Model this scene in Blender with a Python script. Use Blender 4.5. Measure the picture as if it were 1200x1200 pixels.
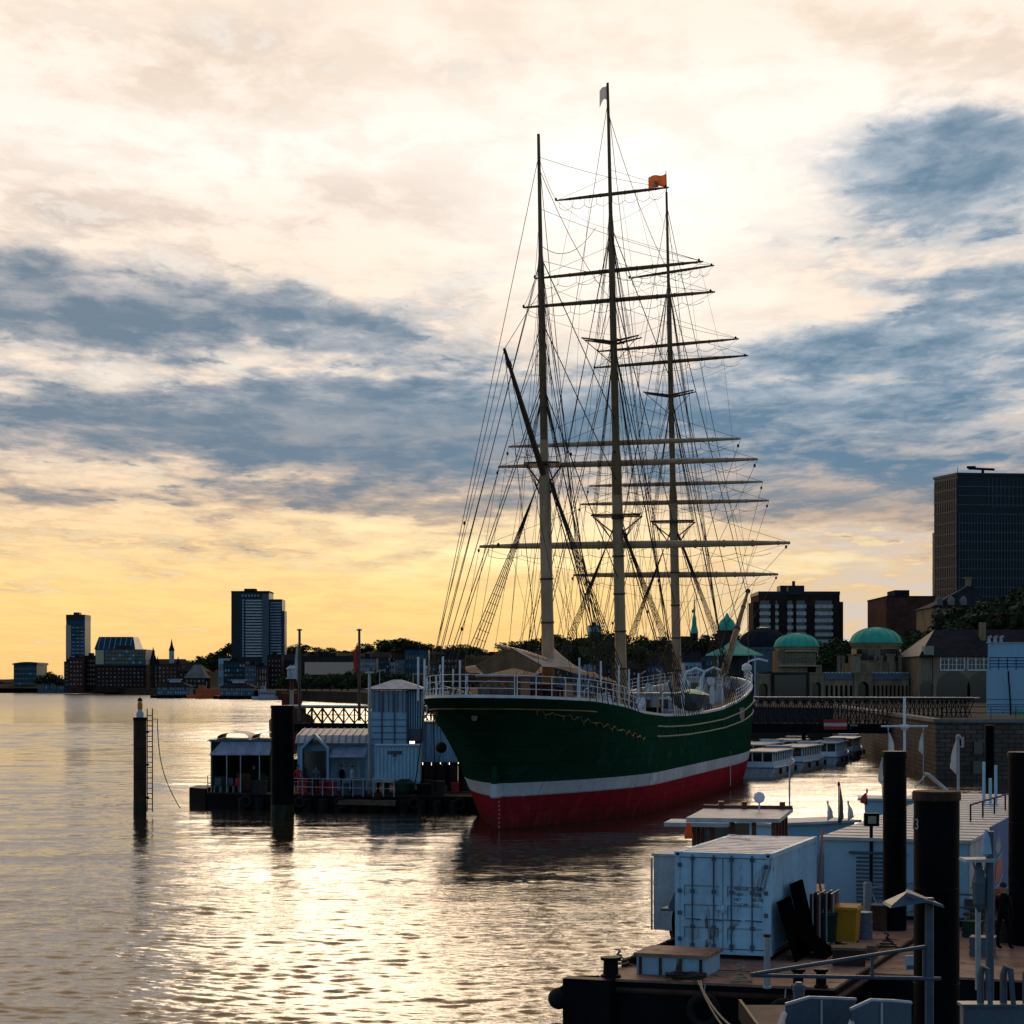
import bpy, math, random
import numpy as np
from mathutils import Vector, Matrix
R = math.radians
random.seed(7); np.random.seed(7)
scene = bpy.context.scene
for o in list(bpy.data.objects): bpy.data.objects.remove(o)
COL = scene.collection

# ------------------------------------------------------------ camera
CAMZ = 8.0; F = 2400.0; HOR = 801.0      # focal length and horizon in photo pixels
cam = bpy.data.cameras.new("camera"); co = bpy.data.objects.new("camera", cam); COL.objects.link(co)
co.location = (0, 0, CAMZ); co.rotation_euler = (R(90), 0, 0)
cam.sensor_width = 36; cam.lens = 72; cam.shift_y = (HOR - 600) / 1200
cam.clip_start = 0.5; cam.clip_end = 30000
scene.camera = co

# ------------------------------------------------------------ light
SUN_AZ = 2.9; SUN_EL = 12.7
sun = bpy.data.lights.new("sun", 'SUN'); so = bpy.data.objects.new("sun", sun); COL.objects.link(so)
sun.energy = 0.5; sun.angle = R(24); sun.color = (1.0, 0.74, 0.48)
so.rotation_euler = (R(90 - SUN_EL), 0, R(180 - SUN_AZ))
so.location = (0, 0, 100)
scene.view_settings.view_transform = 'Standard'; scene.view_settings.look = 'None'
scene.view_settings.gamma = 1; scene.view_settings.exposure = 0.12

def srgb(r, g, b):
    return tuple((c/255/12.92 if c/255 <= .04045 else ((c/255+.055)/1.055)**2.4) for c in (r, g, b))

class NT:
    """tiny helper for node trees"""
    def __init__(s, nt): s.t = nt; s.n = nt.nodes; s.l = nt.links
    def new(s, typ, **kw):
        n = s.n.new(typ)
        for k, v in kw.items(): setattr(n, k, v)
        return n
    def link(s, a, b): s.l.new(a, b)
    def _in(s, sock, v):
        if isinstance(v, bpy.types.NodeSocket): s.l.new(v, sock)
        elif v is not None: sock.default_value = v
    def math(s, op, a, b=None, c=None, clamp=False):
        n = s.n.new('ShaderNodeMath'); n.operation = op; n.use_clamp = clamp
        for i, v in enumerate((a, b, c)): s._in(n.inputs[i], v)
        return n.outputs[0]
    def vmath(s, op, a, b=None, c=None):
        n = s.n.new('ShaderNodeVectorMath'); n.operation = op
        for i, v in enumerate((a, b, c)): s._in(n.inputs[i], v)
        return n.outputs['Value'] if op in ('DOT_PRODUCT', 'LENGTH') else n.outputs[0]
    def mix(s, f, a, b, blend='MIX'):
        n = s.n.new('ShaderNodeMix'); n.data_type = 'RGBA'; n.blend_type = blend; n.clamp_factor = True
        s._in(n.inputs[0], f)
        for i, v in ((6, a), (7, b)):
            if isinstance(v, tuple) and len(v) == 3: v = (*v, 1)
            s._in(n.inputs[i], v)
        return n.outputs[2]
    def noise(s, vec, scale, detail=4, rough=.55, dist=0):
        n = s.n.new('ShaderNodeTexNoise'); s._in(n.inputs['Vector'], vec)
        n.inputs['Scale'].default_value = scale; n.inputs['Detail'].default_value = detail
        n.inputs['Roughness'].default_value = rough; n.inputs['Distortion'].default_value = dist
        return n
    def ramp(s, f, stops, interp='LINEAR'):
        n = s.n.new('ShaderNodeValToRGB'); n.color_ramp.interpolation = interp; s._in(n.inputs[0], f)
        e = n.color_ramp.elements
        while len(e) > 1: e.remove(e[-1])
        e[0].position = stops[0][0]; e[0].color = (*stops[0][1], 1)
        for p, c in stops[1:]:
            k = e.new(p); k.color = (*c, 1)
        return n.outputs[0]
    def maprange(s, v, a, b, c=0, d=1, smooth=True):
        n = s.n.new('ShaderNodeMapRange'); n.interpolation_type = 'SMOOTHSTEP' if smooth else 'LINEAR'
        s._in(n.inputs[0], v)
        for i, x in enumerate((a, b, c, d)): n.inputs[i+1].default_value = x
        return n.outputs[0]

# ------------------------------------------------------------ sky: Nishita dome under procedural cloud decks
world = bpy.data.worlds.new("World"); scene.world = world; world.use_nodes = True
def make_sky():
    T = NT(world.node_tree); T.n.clear()
    out = T.new('ShaderNodeOutputWorld'); bg = T.new('ShaderNodeBackground')
    T.link(bg.outputs[0], out.inputs[0])
    sky = T.new('ShaderNodeTexSky', sky_type='NISHITA'); sky.sun_disc = False
    sky.sun_elevation = R(SUN_EL); sky.sun_rotation = R(SUN_AZ)
    sky.air_density = 1.2; sky.dust_density = 1.5; sky.ozone_density = 1.5
    g = T.new('ShaderNodeNewGeometry')
    d = T.vmath('MULTIPLY', g.outputs['Incoming'], (-1, -1, -1))
    sx = T.new('ShaderNodeSeparateXYZ'); T.link(d, sx.inputs[0])
    x, y, z = sx.outputs
    hyp = T.math('SQRT', T.math('ADD', T.math('MULTIPLY', x, x), T.math('MULTIPLY', y, y)))
    az = T.math('ARCTAN2', x, y)                                   # radians from north
    el = T.math('DIVIDE', z, T.math('MAXIMUM', hyp, .05))
    # cloud coordinates: hundreds of milliradian/2.4 -> u right of north, v above horizon
    u = T.math('MULTIPLY', az, 24.0); v = T.math('MULTIPLY', el, 24.0)
    cp = T.new('ShaderNodeCombineXYZ'); T.link(u, cp.inputs[0]); T.link(v, cp.inputs[1]); p0 = cp.outputs[0]
    # cloud-deck plane: perspective squeezes the decks towards the horizon
    iz = T.math('DIVIDE', 1.0, T.math('MAXIMUM', T.math('ADD', el, .10), .02))
    qx = T.new('ShaderNodeCombineXYZ'); T.link(T.math('MULTIPLY', T.math('MULTIPLY', az, 1.0), iz), qx.inputs[0]); T.link(T.math('MULTIPLY', iz, .80), qx.inputs[1]); q = qx.outputs[0]
    w1 = T.noise(q, 1.6, 5, .55)
    w2 = T.noise(q, 6.0, 5, .6)
    warp = T.vmath('MULTIPLY', T.vmath('SUBTRACT', w1.outputs['Color'], (.5, .5, .5)), (2.8, 1.5, 0))
    warp2 = T.vmath('MULTIPLY', T.vmath('SUBTRACT', w2.outputs['Color'], (.5, .5, .5)), (.6, .35, 0))
    p = T.vmath('ADD', T.vmath('ADD', p0, warp), warp2)
    def blobs(lst):
        acc = None
        for (px, py, rx, ry, w) in lst:
            c = ((px-600)/100, (801-py)/100, 0)
            qq = T.vmath('MULTIPLY', T.vmath('SUBTRACT', p, c), (100/rx, 100/ry, 0))
            e = T.math('EXPONENT', T.math('MULTIPLY', T.vmath('DOT_PRODUCT', qq, qq), -1.0))
            acc = T.math('MULTIPLY', e, w) if acc is None else T.math('MULTIPLY_ADD', e, w, acc)
        return acc
    fine = T.noise(T.vmath('ADD', q, T.vmath('MULTIPLY', w2.outputs['Color'], (.10, .10, 0))), 9.0, 8, .62)
    big = T.noise(T.vmath('ADD', q, T.vmath('MULTIPLY', w1.outputs['Color'], (.35, .35, 0))), 3.1, 8, .60)
    tex = T.math('ADD', T.math('MULTIPLY', big.outputs[0], .54), T.math('MULTIPLY', fine.outputs[0], .46))
    base = T.ramp(T.math('DIVIDE', v, 10.0), [
        (0.00, srgb(246, 196, 124)), (.04, srgb(252, 208, 132)), (.10, srgb(255, 218, 142)), (.16, srgb(254, 218, 162)),
        (.24, srgb(248, 220, 188)), (.34, srgb(250, 230, 208)), (.48, srgb(252, 232, 212)), (.62, srgb(255, 242, 230)),
        (.80, srgb(254, 238, 222)), (1.0, srgb(252, 214, 170))])
    rightm = T.maprange(u, .8, 4.2, 0, .9)
    lowm = T.maprange(v, 5.0, 2.2, 0, 1)
    base = T.mix(T.math('MULTIPLY', rightm, lowm), base, srgb(205, 195, 188))
    # thin veil, peach low down and grey-mauve higher
    veilc = T.ramp(T.math('DIVIDE', v, 10.0), [(0, srgb(236, 190, 118)), (.10, srgb(238, 196, 130)), (.20, srgb(204, 172, 142)), (.34, srgb(182, 172, 166)), (.6, srgb(224, 204, 188)), (1, srgb(236, 210, 182))])
    veil = T.maprange(tex, .42, .60)
    topm = blobs([(90, 60, 260, 70, 1.0), (330, 220, 260, 90, .8), (60, 260, 200, 60, .8), (1050, 40, 240, 60, .7), (150, 610, 360, 70, .9), (500, 620, 200, 60, .7), (1150, 110, 160, 70, .8), (1000, 660, 300, 60, .6)])
    vm = T.math('MULTIPLY', veil, T.math('ADD', .50, T.math('MULTIPLY', topm, .45)), clamp=True)
    c = T.mix(vm, base, veilc)
    # slate-blue decks
    dk = blobs([(10, 340, 240, 58, 1.15), (250, 375, 230, 40, 1.0), (430, 408, 80, 20, .8), (150, 505, 300, 50, 1.15), (400, 505, 260, 72, 1.25), (580, 510, 160, 70, .9), (20, 440, 160, 40, .35),
                (1000, 205, 140, 52, 1.15), (1150, 190, 110, 60, .9), (1080, 265, 180, 40, .7), (850, 285, 60, 14, .6),
                (1090, 400, 210, 75, .95), (880, 400, 140, 40, .45), (1000, 520, 300, 80, 1.05), (760, 500, 160, 70, .6), (1120, 600, 260, 52, .95), (900, 585, 150, 24, .5),
                (470, 598, 100, 17, 1.0), (110, 596, 280, 20, .75), (260, 650, 330, 22, .5), (120, 690, 200, 9, .3), (550, 345, 90, 22, .35), (560, 66, 90, 20, .3), (1180, 330, 120, 40, .6), (90, 25, 120, 30, .25),
                (950, 648, 150, 14, -.7), (1000, 345, 150, 12, -.4), (720, 260, 170, 90, -.6), (1010, 462, 150, 9, -.35), (330, 445, 130, 9, -.4)])
    dk = T.math('ADD', dk, T.math('MULTIPLY', T.math('SUBTRACT', tex, .50), 3.6))
    dk = T.math('SUBTRACT', dk, T.maprange(v, 8.2, 11, 0, .8))
    edge = T.maprange(dk, .16, .98)
    core = T.maprange(dk, .30, 1.5, smooth=False)
    um = T.maprange(u, -6, 4)
    thin = T.mix(T.maprange(v, 1.6, 3.4), srgb(196, 170, 146), T.mix(um, srgb(172, 172, 176), srgb(160, 174, 188)))
    deep = T.mix(T.maprange(v, 1.4, 2.6), srgb(150, 140, 132), T.mix(um, srgb(104, 125, 143), srgb(92, 125, 150)))
    lum = T.math('ADD', core, T.math('MULTIPLY', T.math('SUBTRACT', fine.outputs[0], .5), 1.6), clamp=True)
    lum = T.math('SUBTRACT', lum, T.math('MULTIPLY', T.maprange(big.outputs[0], .58, .38), .45), clamp=True)
    dc = T.mix(lum, thin, deep)
    c = T.mix(T.math('MULTIPLY', edge, .96), c, dc)
    rim = T.math('MULTIPLY', T.math('MULTIPLY', edge, T.math('SUBTRACT', 1.0, edge)), T.maprange(fine.outputs[0], .46, .62, 0, 2.6))
    c = T.mix(T.math('MINIMUM', rim, .55), c, T.mix(T.maprange(v, 1.5, 3.5), (1.0, .78, .44), (1.0, .90, .78)))
    # the sun behind thin cloud
    glow = blobs([(725, 262, 170, 85, .42), (690, 225, 90, 50, .3), (600, 180, 320, 60, .16), (705, 330, 210, 55, .3), (850, 120, 260, 50, .25), (280, 180, 300, 40, .25), (570, 648, 130, 20, .7), (640, 640, 210, 40, .35), (930, 652, 90, 8, .35)])
    glow2 = T.math('MULTIPLY', glow, T.math('SUBTRACT', 2.1, T.math('MULTIPLY', tex, 1.9)))
    glow2 = T.math('MULTIPLY', glow2, T.math('SUBTRACT', 1.0, T.math('MULTIPLY', core, .75)))
    gc = T.mix(T.maprange(v, 1.2, 3.4), (1.15, .92, .46), (1.12, 1.08, 1.0))
    c = T.mix(T.math('MINIMUM', glow2, 1.0), c, gc)
    # north sector holds the lit clouds, everything else is the open blue evening sky
    fr = T.math('MULTIPLY', T.maprange(T.math('ABSOLUTE', az), .75, 1.5, 1, 0), T.maprange(el, .8, 2.2, 1, 0))
    ns = T.vmath('MULTIPLY', sky.outputs[0], (.092, .112, .140))
    cl2 = T.noise(T.vmath('MULTIPLY', d, (1.2, 1.2, 3)), 2.5, 6, .6)
    ns = T.mix(T.math('MULTIPLY', T.maprange(cl2.outputs[0], .45, .65), .5), ns, (.15, .20, .28))
    c = T.mix(fr, ns, c)
    T.link(c, bg.inputs[0]); bg.inputs[1].default_value = 1.0
make_sky()

# ------------------------------------------------------------ geometry helpers
def at(px, py, Y): return Vector(((px-600)*Y/F, Y, CAMZ + (HOR-py)*Y/F))
def gz(px, py, z):
    Y = (CAMZ - z)*F/(py-HOR); return Vector(((px-600)*Y/F, Y, z))

class MB:
    def __init__(s): s.v = []; s.f = []; s.m = []
    def add(s, vs, fs, mi=0):
        n = len(s.v); s.v += [tuple(p) for p in vs]
        for f in fs: s.f.append(tuple(i+n for i in f)); s.m.append(mi)
        return s
    def hexa(s, p, mi=0):   # 4 bottom ccw, 4 top ccw
        return s.add(p, [(3, 2, 1, 0), (4, 5, 6, 7), (0, 1, 5, 4), (1, 2, 6, 5), (2, 3, 7, 6), (3, 0, 4, 7)], mi)
    def box(s, x0, x1, y0, y1, z0, z1, mi=0):
        return s.hexa([(x0, y0, z0), (x1, y0, z0), (x1, y1, z0), (x0, y1, z0), (x0, y0, z1), (x1, y0, z1), (x1, y1, z1), (x0, y1, z1)], mi)
    def bar(s, a, b, w, h, mi=0):      # rectangular bar between two points
        a = Vector(a); b = Vector(b); d = (b-a).normalized()
        up = Vector((0, 0, 1)) if abs(d.z) < .95 else Vector((0, 1, 0))
        r = d.cross(up).normalized()*w/2; t = r.cross(d).normalized()*h/2
        return s.hexa([a-r-t, a+r-t, b+r-t, b-r-t, a-r+t, a+r+t, b+r+t, b-r+t], mi)
    def tube(s, pts, r, n=6, mi=0, caps=True):
        pts = [Vector(p) for p in pts]; k = len(pts)
        rs = r if isinstance(r, (list, tuple)) else [r]*k
        vs = []; prev = None
        for i, p in enumerate(pts):
            d = (pts[min(i+1, k-1)] - pts[max(i-1, 0)])
            d = d.normalized() if d.length > 1e-9 else Vector((0, 0, 1))
            if prev is None:
                up = Vector((0, 0, 1)) if abs(d.z) < .9 else Vector((1, 0, 0))
                a = d.cross(up).normalized()
            else: a = (prev - d*prev.dot(d)).normalized()
            prev = a; b = d.cross(a)
            for j in range(n):
                t = 2*math.pi*j/n; vs.append(p + (a*math.cos(t)+b*math.sin(t))*rs[i])
        fs = []
        for i in range(k-1):
            for j in range(n):
                fs.append((i*n+j, i*n+(j+1) % n, (i+1)*n+(j+1) % n, (i+1)*n+j))
        if caps: fs.append(tuple(range(n))[::-1]); fs.append(tuple(range((k-1)*n, k*n)))
        return s.add(vs, fs, mi)
    def lathe(s, c, prof, n=16, mi=0):
        c = Vector(c); vs = []; k = len(prof)
        for (r, z) in prof:
            for j in range(n):
                t = 2*math.pi*j/n; vs.append((c.x+r*math.cos(t), c.y+r*math.sin(t), c.z+z))
        fs = [(i*n+j, i*n+(j+1) % n, (i+1)*n+(j+1) % n, (i+1)*n+j) for i in range(k-1) for j in range(n)]
        fs.append(tuple(range(n))[::-1]); fs.append(tuple(range((k-1)*n, k*n)))
        return s.add(vs, fs, mi)
    def prism(s, poly, z0, z1, mi=0):
        n = len(poly); vs = [(x, y, z0) for x, y in poly]+[(x, y, z1) for x, y in poly]
        fs = [tuple(range(n))[::-1], tuple(range(n, 2*n))]+[(i, (i+1) % n, n+(i+1) % n, n+i) for i in range(n)]
        return s.add(vs, fs, mi)
    def extr(s, poly, axis, a0, a1, mi=0):   # polygon in the other two axes, extruded along axis
        n = len(poly)
        def mk(p, a): return (a, p[0], p[1]) if axis == 'x' else (p[0], a, p[1])
        vs = [mk(p, a0) for p in poly]+[mk(p, a1) for p in poly]
        fs = [tuple(range(n))[::-1], tuple(range(n, 2*n))]+[(i, (i+1) % n, n+(i+1) % n, n+i) for i in range(n)]
        return s.add(vs, fs, mi)
    def grid(s, rows, mi=0, closed=False):
        k = len(rows); n = len(rows[0]); vs = [p for r in rows for p in r]
        m = n if closed else n-1
        return s.add(vs, [(i*n+j, i*n+(j+1) % n, (i+1)*n+(j+1) % n, (i+1)*n+j) for i in range(k-1) for j in range(m)], mi)
    def mesh(s, name, mats, smooth=False):
        me = bpy.data.meshes.new(name); me.from_pydata(s.v, [], s.f)
        if not isinstance(mats, (list, tuple)): mats = [mats]
        for m in mats: me.materials.append(m)
        me.polygons.foreach_set('material_index', s.m)
        if smooth: me.polygons.foreach_set('use_smooth', [True]*len(s.f))
        me.update()
        if smooth == 'auto':
            try: me.set_sharp_from_angle(angle=R(35))
            except Exception: pass
        return me
    def build(s, name, mats, parent=None, smooth=False, loc=None, rot=None):
        o = bpy.data.objects.new(name, s.mesh(name, mats, smooth)); COL.objects.link(o)
        if parent is not None: o.parent = parent
        if loc is not None: o.location = loc
        if rot is not None: o.rotation_euler = (0, 0, rot)
        return o

def tag(o, label=None, cat=None, group=None, kind=None):
    if label: o['label'] = label
    if cat: o['category'] = cat
    if group: o['group'] = group
    if kind: o['kind'] = kind
    return o
def empty(name, loc, label, cat, group=None, rot=0):
    o = bpy.data.objects.new(name, None); COL.objects.link(o); o.location = loc; o.rotation_euler = (0, 0, rot)
    o.empty_display_size = .3
    return tag(o, label, cat, group)
def kids(o): return [c for c in bpy.data.objects if c.parent is o]
def dup(o, loc=None, rot=None, label=None, parent=None, scale=None):
    c = o.copy(); COL.objects.link(c); c.parent = parent
    if loc is not None: c.location = loc
    if rot is not None: c.rotation_euler = (0, 0, rot)
    if scale is not None: c.scale = scale if isinstance(scale, tuple) else (scale,)*3
    if label: c['label'] = label
    for ch in kids(o): dup(ch, parent=c)
    return c
def rep(name, me, parent, loc, rot=None):
    o = bpy.data.objects.new(name, me); COL.objects.link(o); o.parent = parent; o.location = loc
    if rot is not None: o.rotation_euler = rot
    return o

# ------------------------------------------------------------ materials
MATS = {}
def mat(name, col, rough=.6, metal=0.0, var=.3, scale=1.5, bump=0.0, spec=.18, rust=0.0, stretch=(1, 1, .35), emit=0, trans=0.0):
    if name in MATS: return MATS[name]
    m = bpy.data.materials.new(name); m.use_nodes = True; T = NT(m.node_tree)
    b = T.n['Principled BSDF']; b.inputs['Roughness'].default_value = rough; b.inputs['Metallic'].default_value = metal
    b.inputs['Specular IOR Level'].default_value = spec
    tc = T.new('ShaderNodeTexCoord'); vec = T.vmath('MULTIPLY', tc.outputs['Object'], stretch)
    n1 = T.noise(vec, scale, 6, .6); n2 = T.noise(tc.outputs['Object'], scale*7, 4, .6)
    f = T.math('ADD', T.math('MULTIPLY', n1.outputs[0], .7), T.math('MULTIPLY', n2.outputs[0], .3))
    lo = tuple(c*(1-var) for c in col); hi = tuple(min(1, c*(1+var*.8)) for c in col)
    c = T.mix(T.maprange(f, .35, .65), lo, hi)
    if rust:
        rn = T.noise(vec, scale*2.3, 8, .68, .6)
        c = T.mix(T.maprange(rn.outputs[0], .62-rust*.2, .72-rust*.1), c, (.10, .042, .02))
        rr = T.maprange(rn.outputs[0], .5, .7, rough, .85); T.link(rr, b.inputs['Roughness'])
    T.link(c, b.inputs['Base Color'])
    if bump:
        bn = T.new('ShaderNodeBump'); bn.inputs['Strength'].default_value = bump; bn.inputs['Distance'].default_value = .03
        T.link(n2.outputs[0], bn.inputs['Height']); T.link(bn.outputs[0], b.inputs['Normal'])
    if emit:
        b.inputs['Emission Color'].default_value = (*col, 1); b.inputs['Emission Strength'].default_value = emit
    if trans:
        b.inputs['Transmission Weight'].default_value = trans
    MATS[name] = m; return m
def brickmat(name, c1, c2, cm, scale=1.0, rough=.85, bw=.5, rh=.25, ms=.02):
    if name in MATS: return MATS[name]
    m = bpy.data.materials.new(name); m.use_nodes = True; T = NT(m.node_tree); b = T.n['Principled BSDF']
    b.inputs['Roughness'].default_value = rough; b.inputs['Specular IOR Level'].default_value = .05
    tc = T.new('ShaderNodeTexCoord'); s = T.new('ShaderNodeSeparateXYZ'); T.link(tc.outputs['Object'], s.inputs[0])
    cx = T.new('ShaderNodeCombineXYZ'); T.link(T.math('ADD', s.outputs[0], s.outputs[1]), cx.inputs[0]); T.link(s.outputs[2], cx.inputs[1])
    br = T.new('ShaderNodeTexBrick'); T.link(cx.outputs[0], br.inputs[0]); br.inputs['Scale'].default_value = scale
    br.inputs['Color1'].default_value = (*c1, 1); br.inputs['Color2'].default_value = (*c2, 1); br.inputs['Mortar'].default_value = (*cm, 1)
    br.inputs['Brick Width'].default_value = bw; br.inputs['Row Height'].default_value = rh; br.inputs['Mortar Size'].default_value = ms
    n = T.noise(tc.outputs['Object'], .35, 6, .65)
    c = T.mix(T.maprange(n.outputs[0], .35, .7, 0, .65), br.outputs[0], (c1[0]*.35, c1[1]*.35, c1[2]*.35))
    T.link(c, b.inputs['Base Color'])
    MATS[name] = m; return m

M = dict(
 white=mat('white_paint', (.62, .64, .66), .45, var=.15),
 dwhite=mat('weathered_white', (.42, .44, .46), .55, var=.3),
 rail=mat('rail_paint', (.70, .73, .76), .4, var=.1),
 green=mat('hull_green', (.010, .050, .028), .6, var=.35, scale=.5, bump=.12, spec=.0),
 stripe=mat('waterline_white', (.60, .62, .66), .6, spec=.2, var=.18, scale=.6, rust=.12),
 red=mat('boot_red', (.28, .020, .026), .7, spec=.0, var=.38, scale=.55, rust=.14),
 gold=mat('gold_trim', (.28, .17, .06), .45, var=.3),
 spar=mat('spar_buff', (.45, .285, .165), .45, var=.25, scale=.8),
 sparm=mat('spar_brown', (.19, .115, .055), .45, var=.3, scale=.8),
 spard=mat('spar_dark', (.085, .062, .042), .5, var=.3),
 rope=mat('tarred_rope', (.035, .028, .024), .8, var=.2),
 ropel=mat('manila_rope', (.30, .25, .17), .8, var=.2),
 deck=mat('deck_planks', (.20, .15, .10), .7, var=.3),
 canvas=mat('canvas', (.55, .47, .38), .85, var=.12),
 brown=mat('varnished_brown', (.13, .04, .022), .35, var=.3),
 black=mat('black_steel', (.006, .006, .008), spec=.04, rough=.5, var=.4, scale=1.2, bump=.3),
 pile=mat('bitumen_steel', (.005, .0045, .006), spec=.04, rough=.55, var=.5, scale=1.0, bump=.35),
 pilerust=mat('rusted_steel', (.06, .028, .018), .8, var=.5, scale=1.5, bump=.4),
 lblue=mat('light_blue_paint', (.28, .44, .56), .5, var=.10, scale=.7, rust=.05),
 cblue=mat('container_blue', (.36, .55, .68), .45, var=.18, scale=.9, rust=.22, bump=.05),
 ctop=mat('container_roof', (.50, .50, .52), .5, var=.2, scale=.8, rust=.1),
 slate=mat('blue_grey_paint', (.075, .10, .13), .45, var=.25),
 galv=mat('galvanised', (.32, .35, .38), .4, metal=.4, var=.25),
 glass=mat('dark_glass', (.02, .03, .04), .08, var=.2, spec=.8),
 wood=mat('weathered_wood', (.13, .085, .06), .8, var=.4, scale=1.2, bump=.2),
 woodd=mat('dark_wood', (.035, .025, .02), .8, var=.4),
 rustdeck=mat('rusty_deck', (.26, .145, .105), .62, var=.4, scale=.9, rust=.35, bump=.3, stretch=(1, 1, 1)),
 rubber=mat('rubber', (.012, .012, .012), .75, var=.3),
 yellow=mat('yellow_plastic', (.40, .18, .012), .6, var=.12),
 dgreen=mat('dark_green_plastic', (.012, .035, .022), .45, var=.2),
 orange=mat('orange_cloth', (.75, .20, .03), .7, var=.15),
 redp=mat('red_paint', (.42, .03, .03), .5, var=.2),
 teal=mat('verdigris_copper', (.05, .40, .28), .6, var=.22, scale=.5),
 stone=mat('tuff_stone', (.25, .18, .115), .85, spec=.0, var=.35, scale=.5),
 stoned=mat('dark_stone', (.04, .033, .03), .9, spec=.0, var=.4, scale=.5),
 cream=mat('cream_render', (.35, .30, .22), .8, var=.15),
 slateroof=mat('slate_roof', (.018, .021, .028), .8, spec=.02, var=.35, scale=.6),
 concrete=mat('concrete', (.17, .16, .15), .85, var=.3, scale=.3),
 asphalt=mat('quay_ground', (.025, .024, .022), .95, spec=.05, var=.3, scale=.1),
 earth=mat('hill_ground', (.012, .018, .008), .98, spec=.02, var=.5, scale=.02),
 leaf=mat('foliage', (.028, .045, .014), .8, var=.55, scale=.25, spec=.2),
 leaf2=mat('foliage_yellow', (.060, .070, .018), .8, var=.5, scale=.25, spec=.2),
 bark=mat('bark', (.05, .04, .03), .9),
 brick=brickmat('red_brick', (.11, .036, .026), (.08, .03, .022), (.10, .07, .06), 1, bw=.6, rh=.3, ms=.03),
 brickd=brickmat('dark_brick', (.050, .026, .024), (.035, .02, .02), (.05, .035, .03), 1, bw=.6, rh=.3, ms=.03),
 block=brickmat('quay_blocks', (.16, .125, .10), (.10, .08, .066), (.025, .02, .018), 1, bw=.85, rh=.38, ms=.03),
 tower=mat('tower_dark', (.010, .018, .028), .4, var=.35, scale=.05),
 towerfin=mat('tower_fin', (.075, .095, .11), .4, metal=.2, var=.2),
 bronze=mat('bronze_fin', (.17, .13, .11), .45, metal=.2, var=.2),
 bglass=mat('blue_glass', (.015, .07, .10), .35, var=.4, spec=.1, scale=.1),
 winlite=mat('pale_window', (.22, .30, .38), .3, var=.3, scale=.3),
 windk=mat('dark_window', (.015, .02, .028), .15, var=.3, spec=.7),
 painted_sky_glow=mat('painted_glass_reflection', (.45, .36, .24), .2, var=.1),  # sky glow reflected in glass, painted as a plain tan colour
 lamp=mat('amber_lamp', (.55, .22, .03), .35, var=.1),
 flagw=mat('white_cloth', (.62, .62, .64), .8, var=.1),
 bbox=mat('boat_blue', (.09, .32, .52), .4, var=.15),
 greytop=mat('grey_roof_sheet', (.40, .41, .42), .55, var=.2),
)

def hullmat(name, col, spec, rustamt):
    m = bpy.data.materials.new(name); m.use_nodes = True; T = NT(m.node_tree); b = T.n['Principled BSDF']
    b.inputs['Roughness'].default_value = .55; b.inputs['Specular IOR Level'].default_value = spec
    tc = T.new('ShaderNodeTexCoord'); s = T.new('ShaderNodeSeparateXYZ'); T.link(tc.outputs['Object'], s.inputs[0])
    cx = T.new('ShaderNodeCombineXYZ'); T.link(s.outputs[1], cx.inputs[0]); T.link(s.outputs[2], cx.inputs[1])
    br = T.new('ShaderNodeTexBrick'); T.link(cx.outputs[0], br.inputs[0]); br.inputs['Scale'].default_value = 1
    br.inputs['Color1'].default_value = (.86, .86, .86, 1); br.inputs['Color2'].default_value = (1.12, 1.12, 1.12, 1); br.inputs['Mortar'].default_value = (.55, .55, .55, 1)
    br.inputs['Brick Width'].default_value = 4.6; br.inputs['Row Height'].default_value = .92; br.inputs['Mortar Size'].default_value = .018
    n1 = T.noise(T.vmath('MULTIPLY', cx.outputs[0], (2.2, .28, 1)), 1.0, 7, .65)       # vertical streaks
    n2 = T.noise(tc.outputs['Object'], .8, 6, .6); n3 = T.noise(tc.outputs['Object'], 1.6, 4, .6)
    c = T.mix(1.0, col, br.outputs[0], 'MULTIPLY')
    c = T.mix(T.maprange(n2.outputs[0], .35, .68, 0, .45), c, tuple(x*.45 for x in col))
    c = T.mix(T.maprange(n2.outputs[0], .50, .72, 0, .55), c, tuple(min(1, x*1.6+.012) for x in col))
    low = T.maprange(s.outputs[2], 1.2, .0, 0, 1)
    c = T.mix(T.math('MULTIPLY', low, T.maprange(n1.outputs[0], .35, .6, .2, .8)), c, (.030, .022, .014))  # weed and scum at the water
    c = T.mix(T.maprange(n1.outputs[0], .57, .68, 0, rustamt), c, (.09, .035, .018))
    T.link(c, b.inputs['Base Color'])
    h = T.math('ADD', T.math('MULTIPLY', br.outputs[1], -1.0), T.math('MULTIPLY', n3.outputs[0], .8))
    bn = T.new('ShaderNodeBump'); bn.inputs['Strength'].default_value = .5; bn.inputs['Distance'].default_value = .03
    T.link(h, bn.inputs['Height']); T.link(bn.outputs[0], b.inputs['Normal'])
    return m
M['green'] = hullmat('plated_green', (.010, .050, .029), .0, .45)
M['red'] = hullmat('plated_red', (.30, .020, .028), .0, .5)
M['stripe'] = hullmat('plated_white', (.56, .57, .60), .0, .45)
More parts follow.
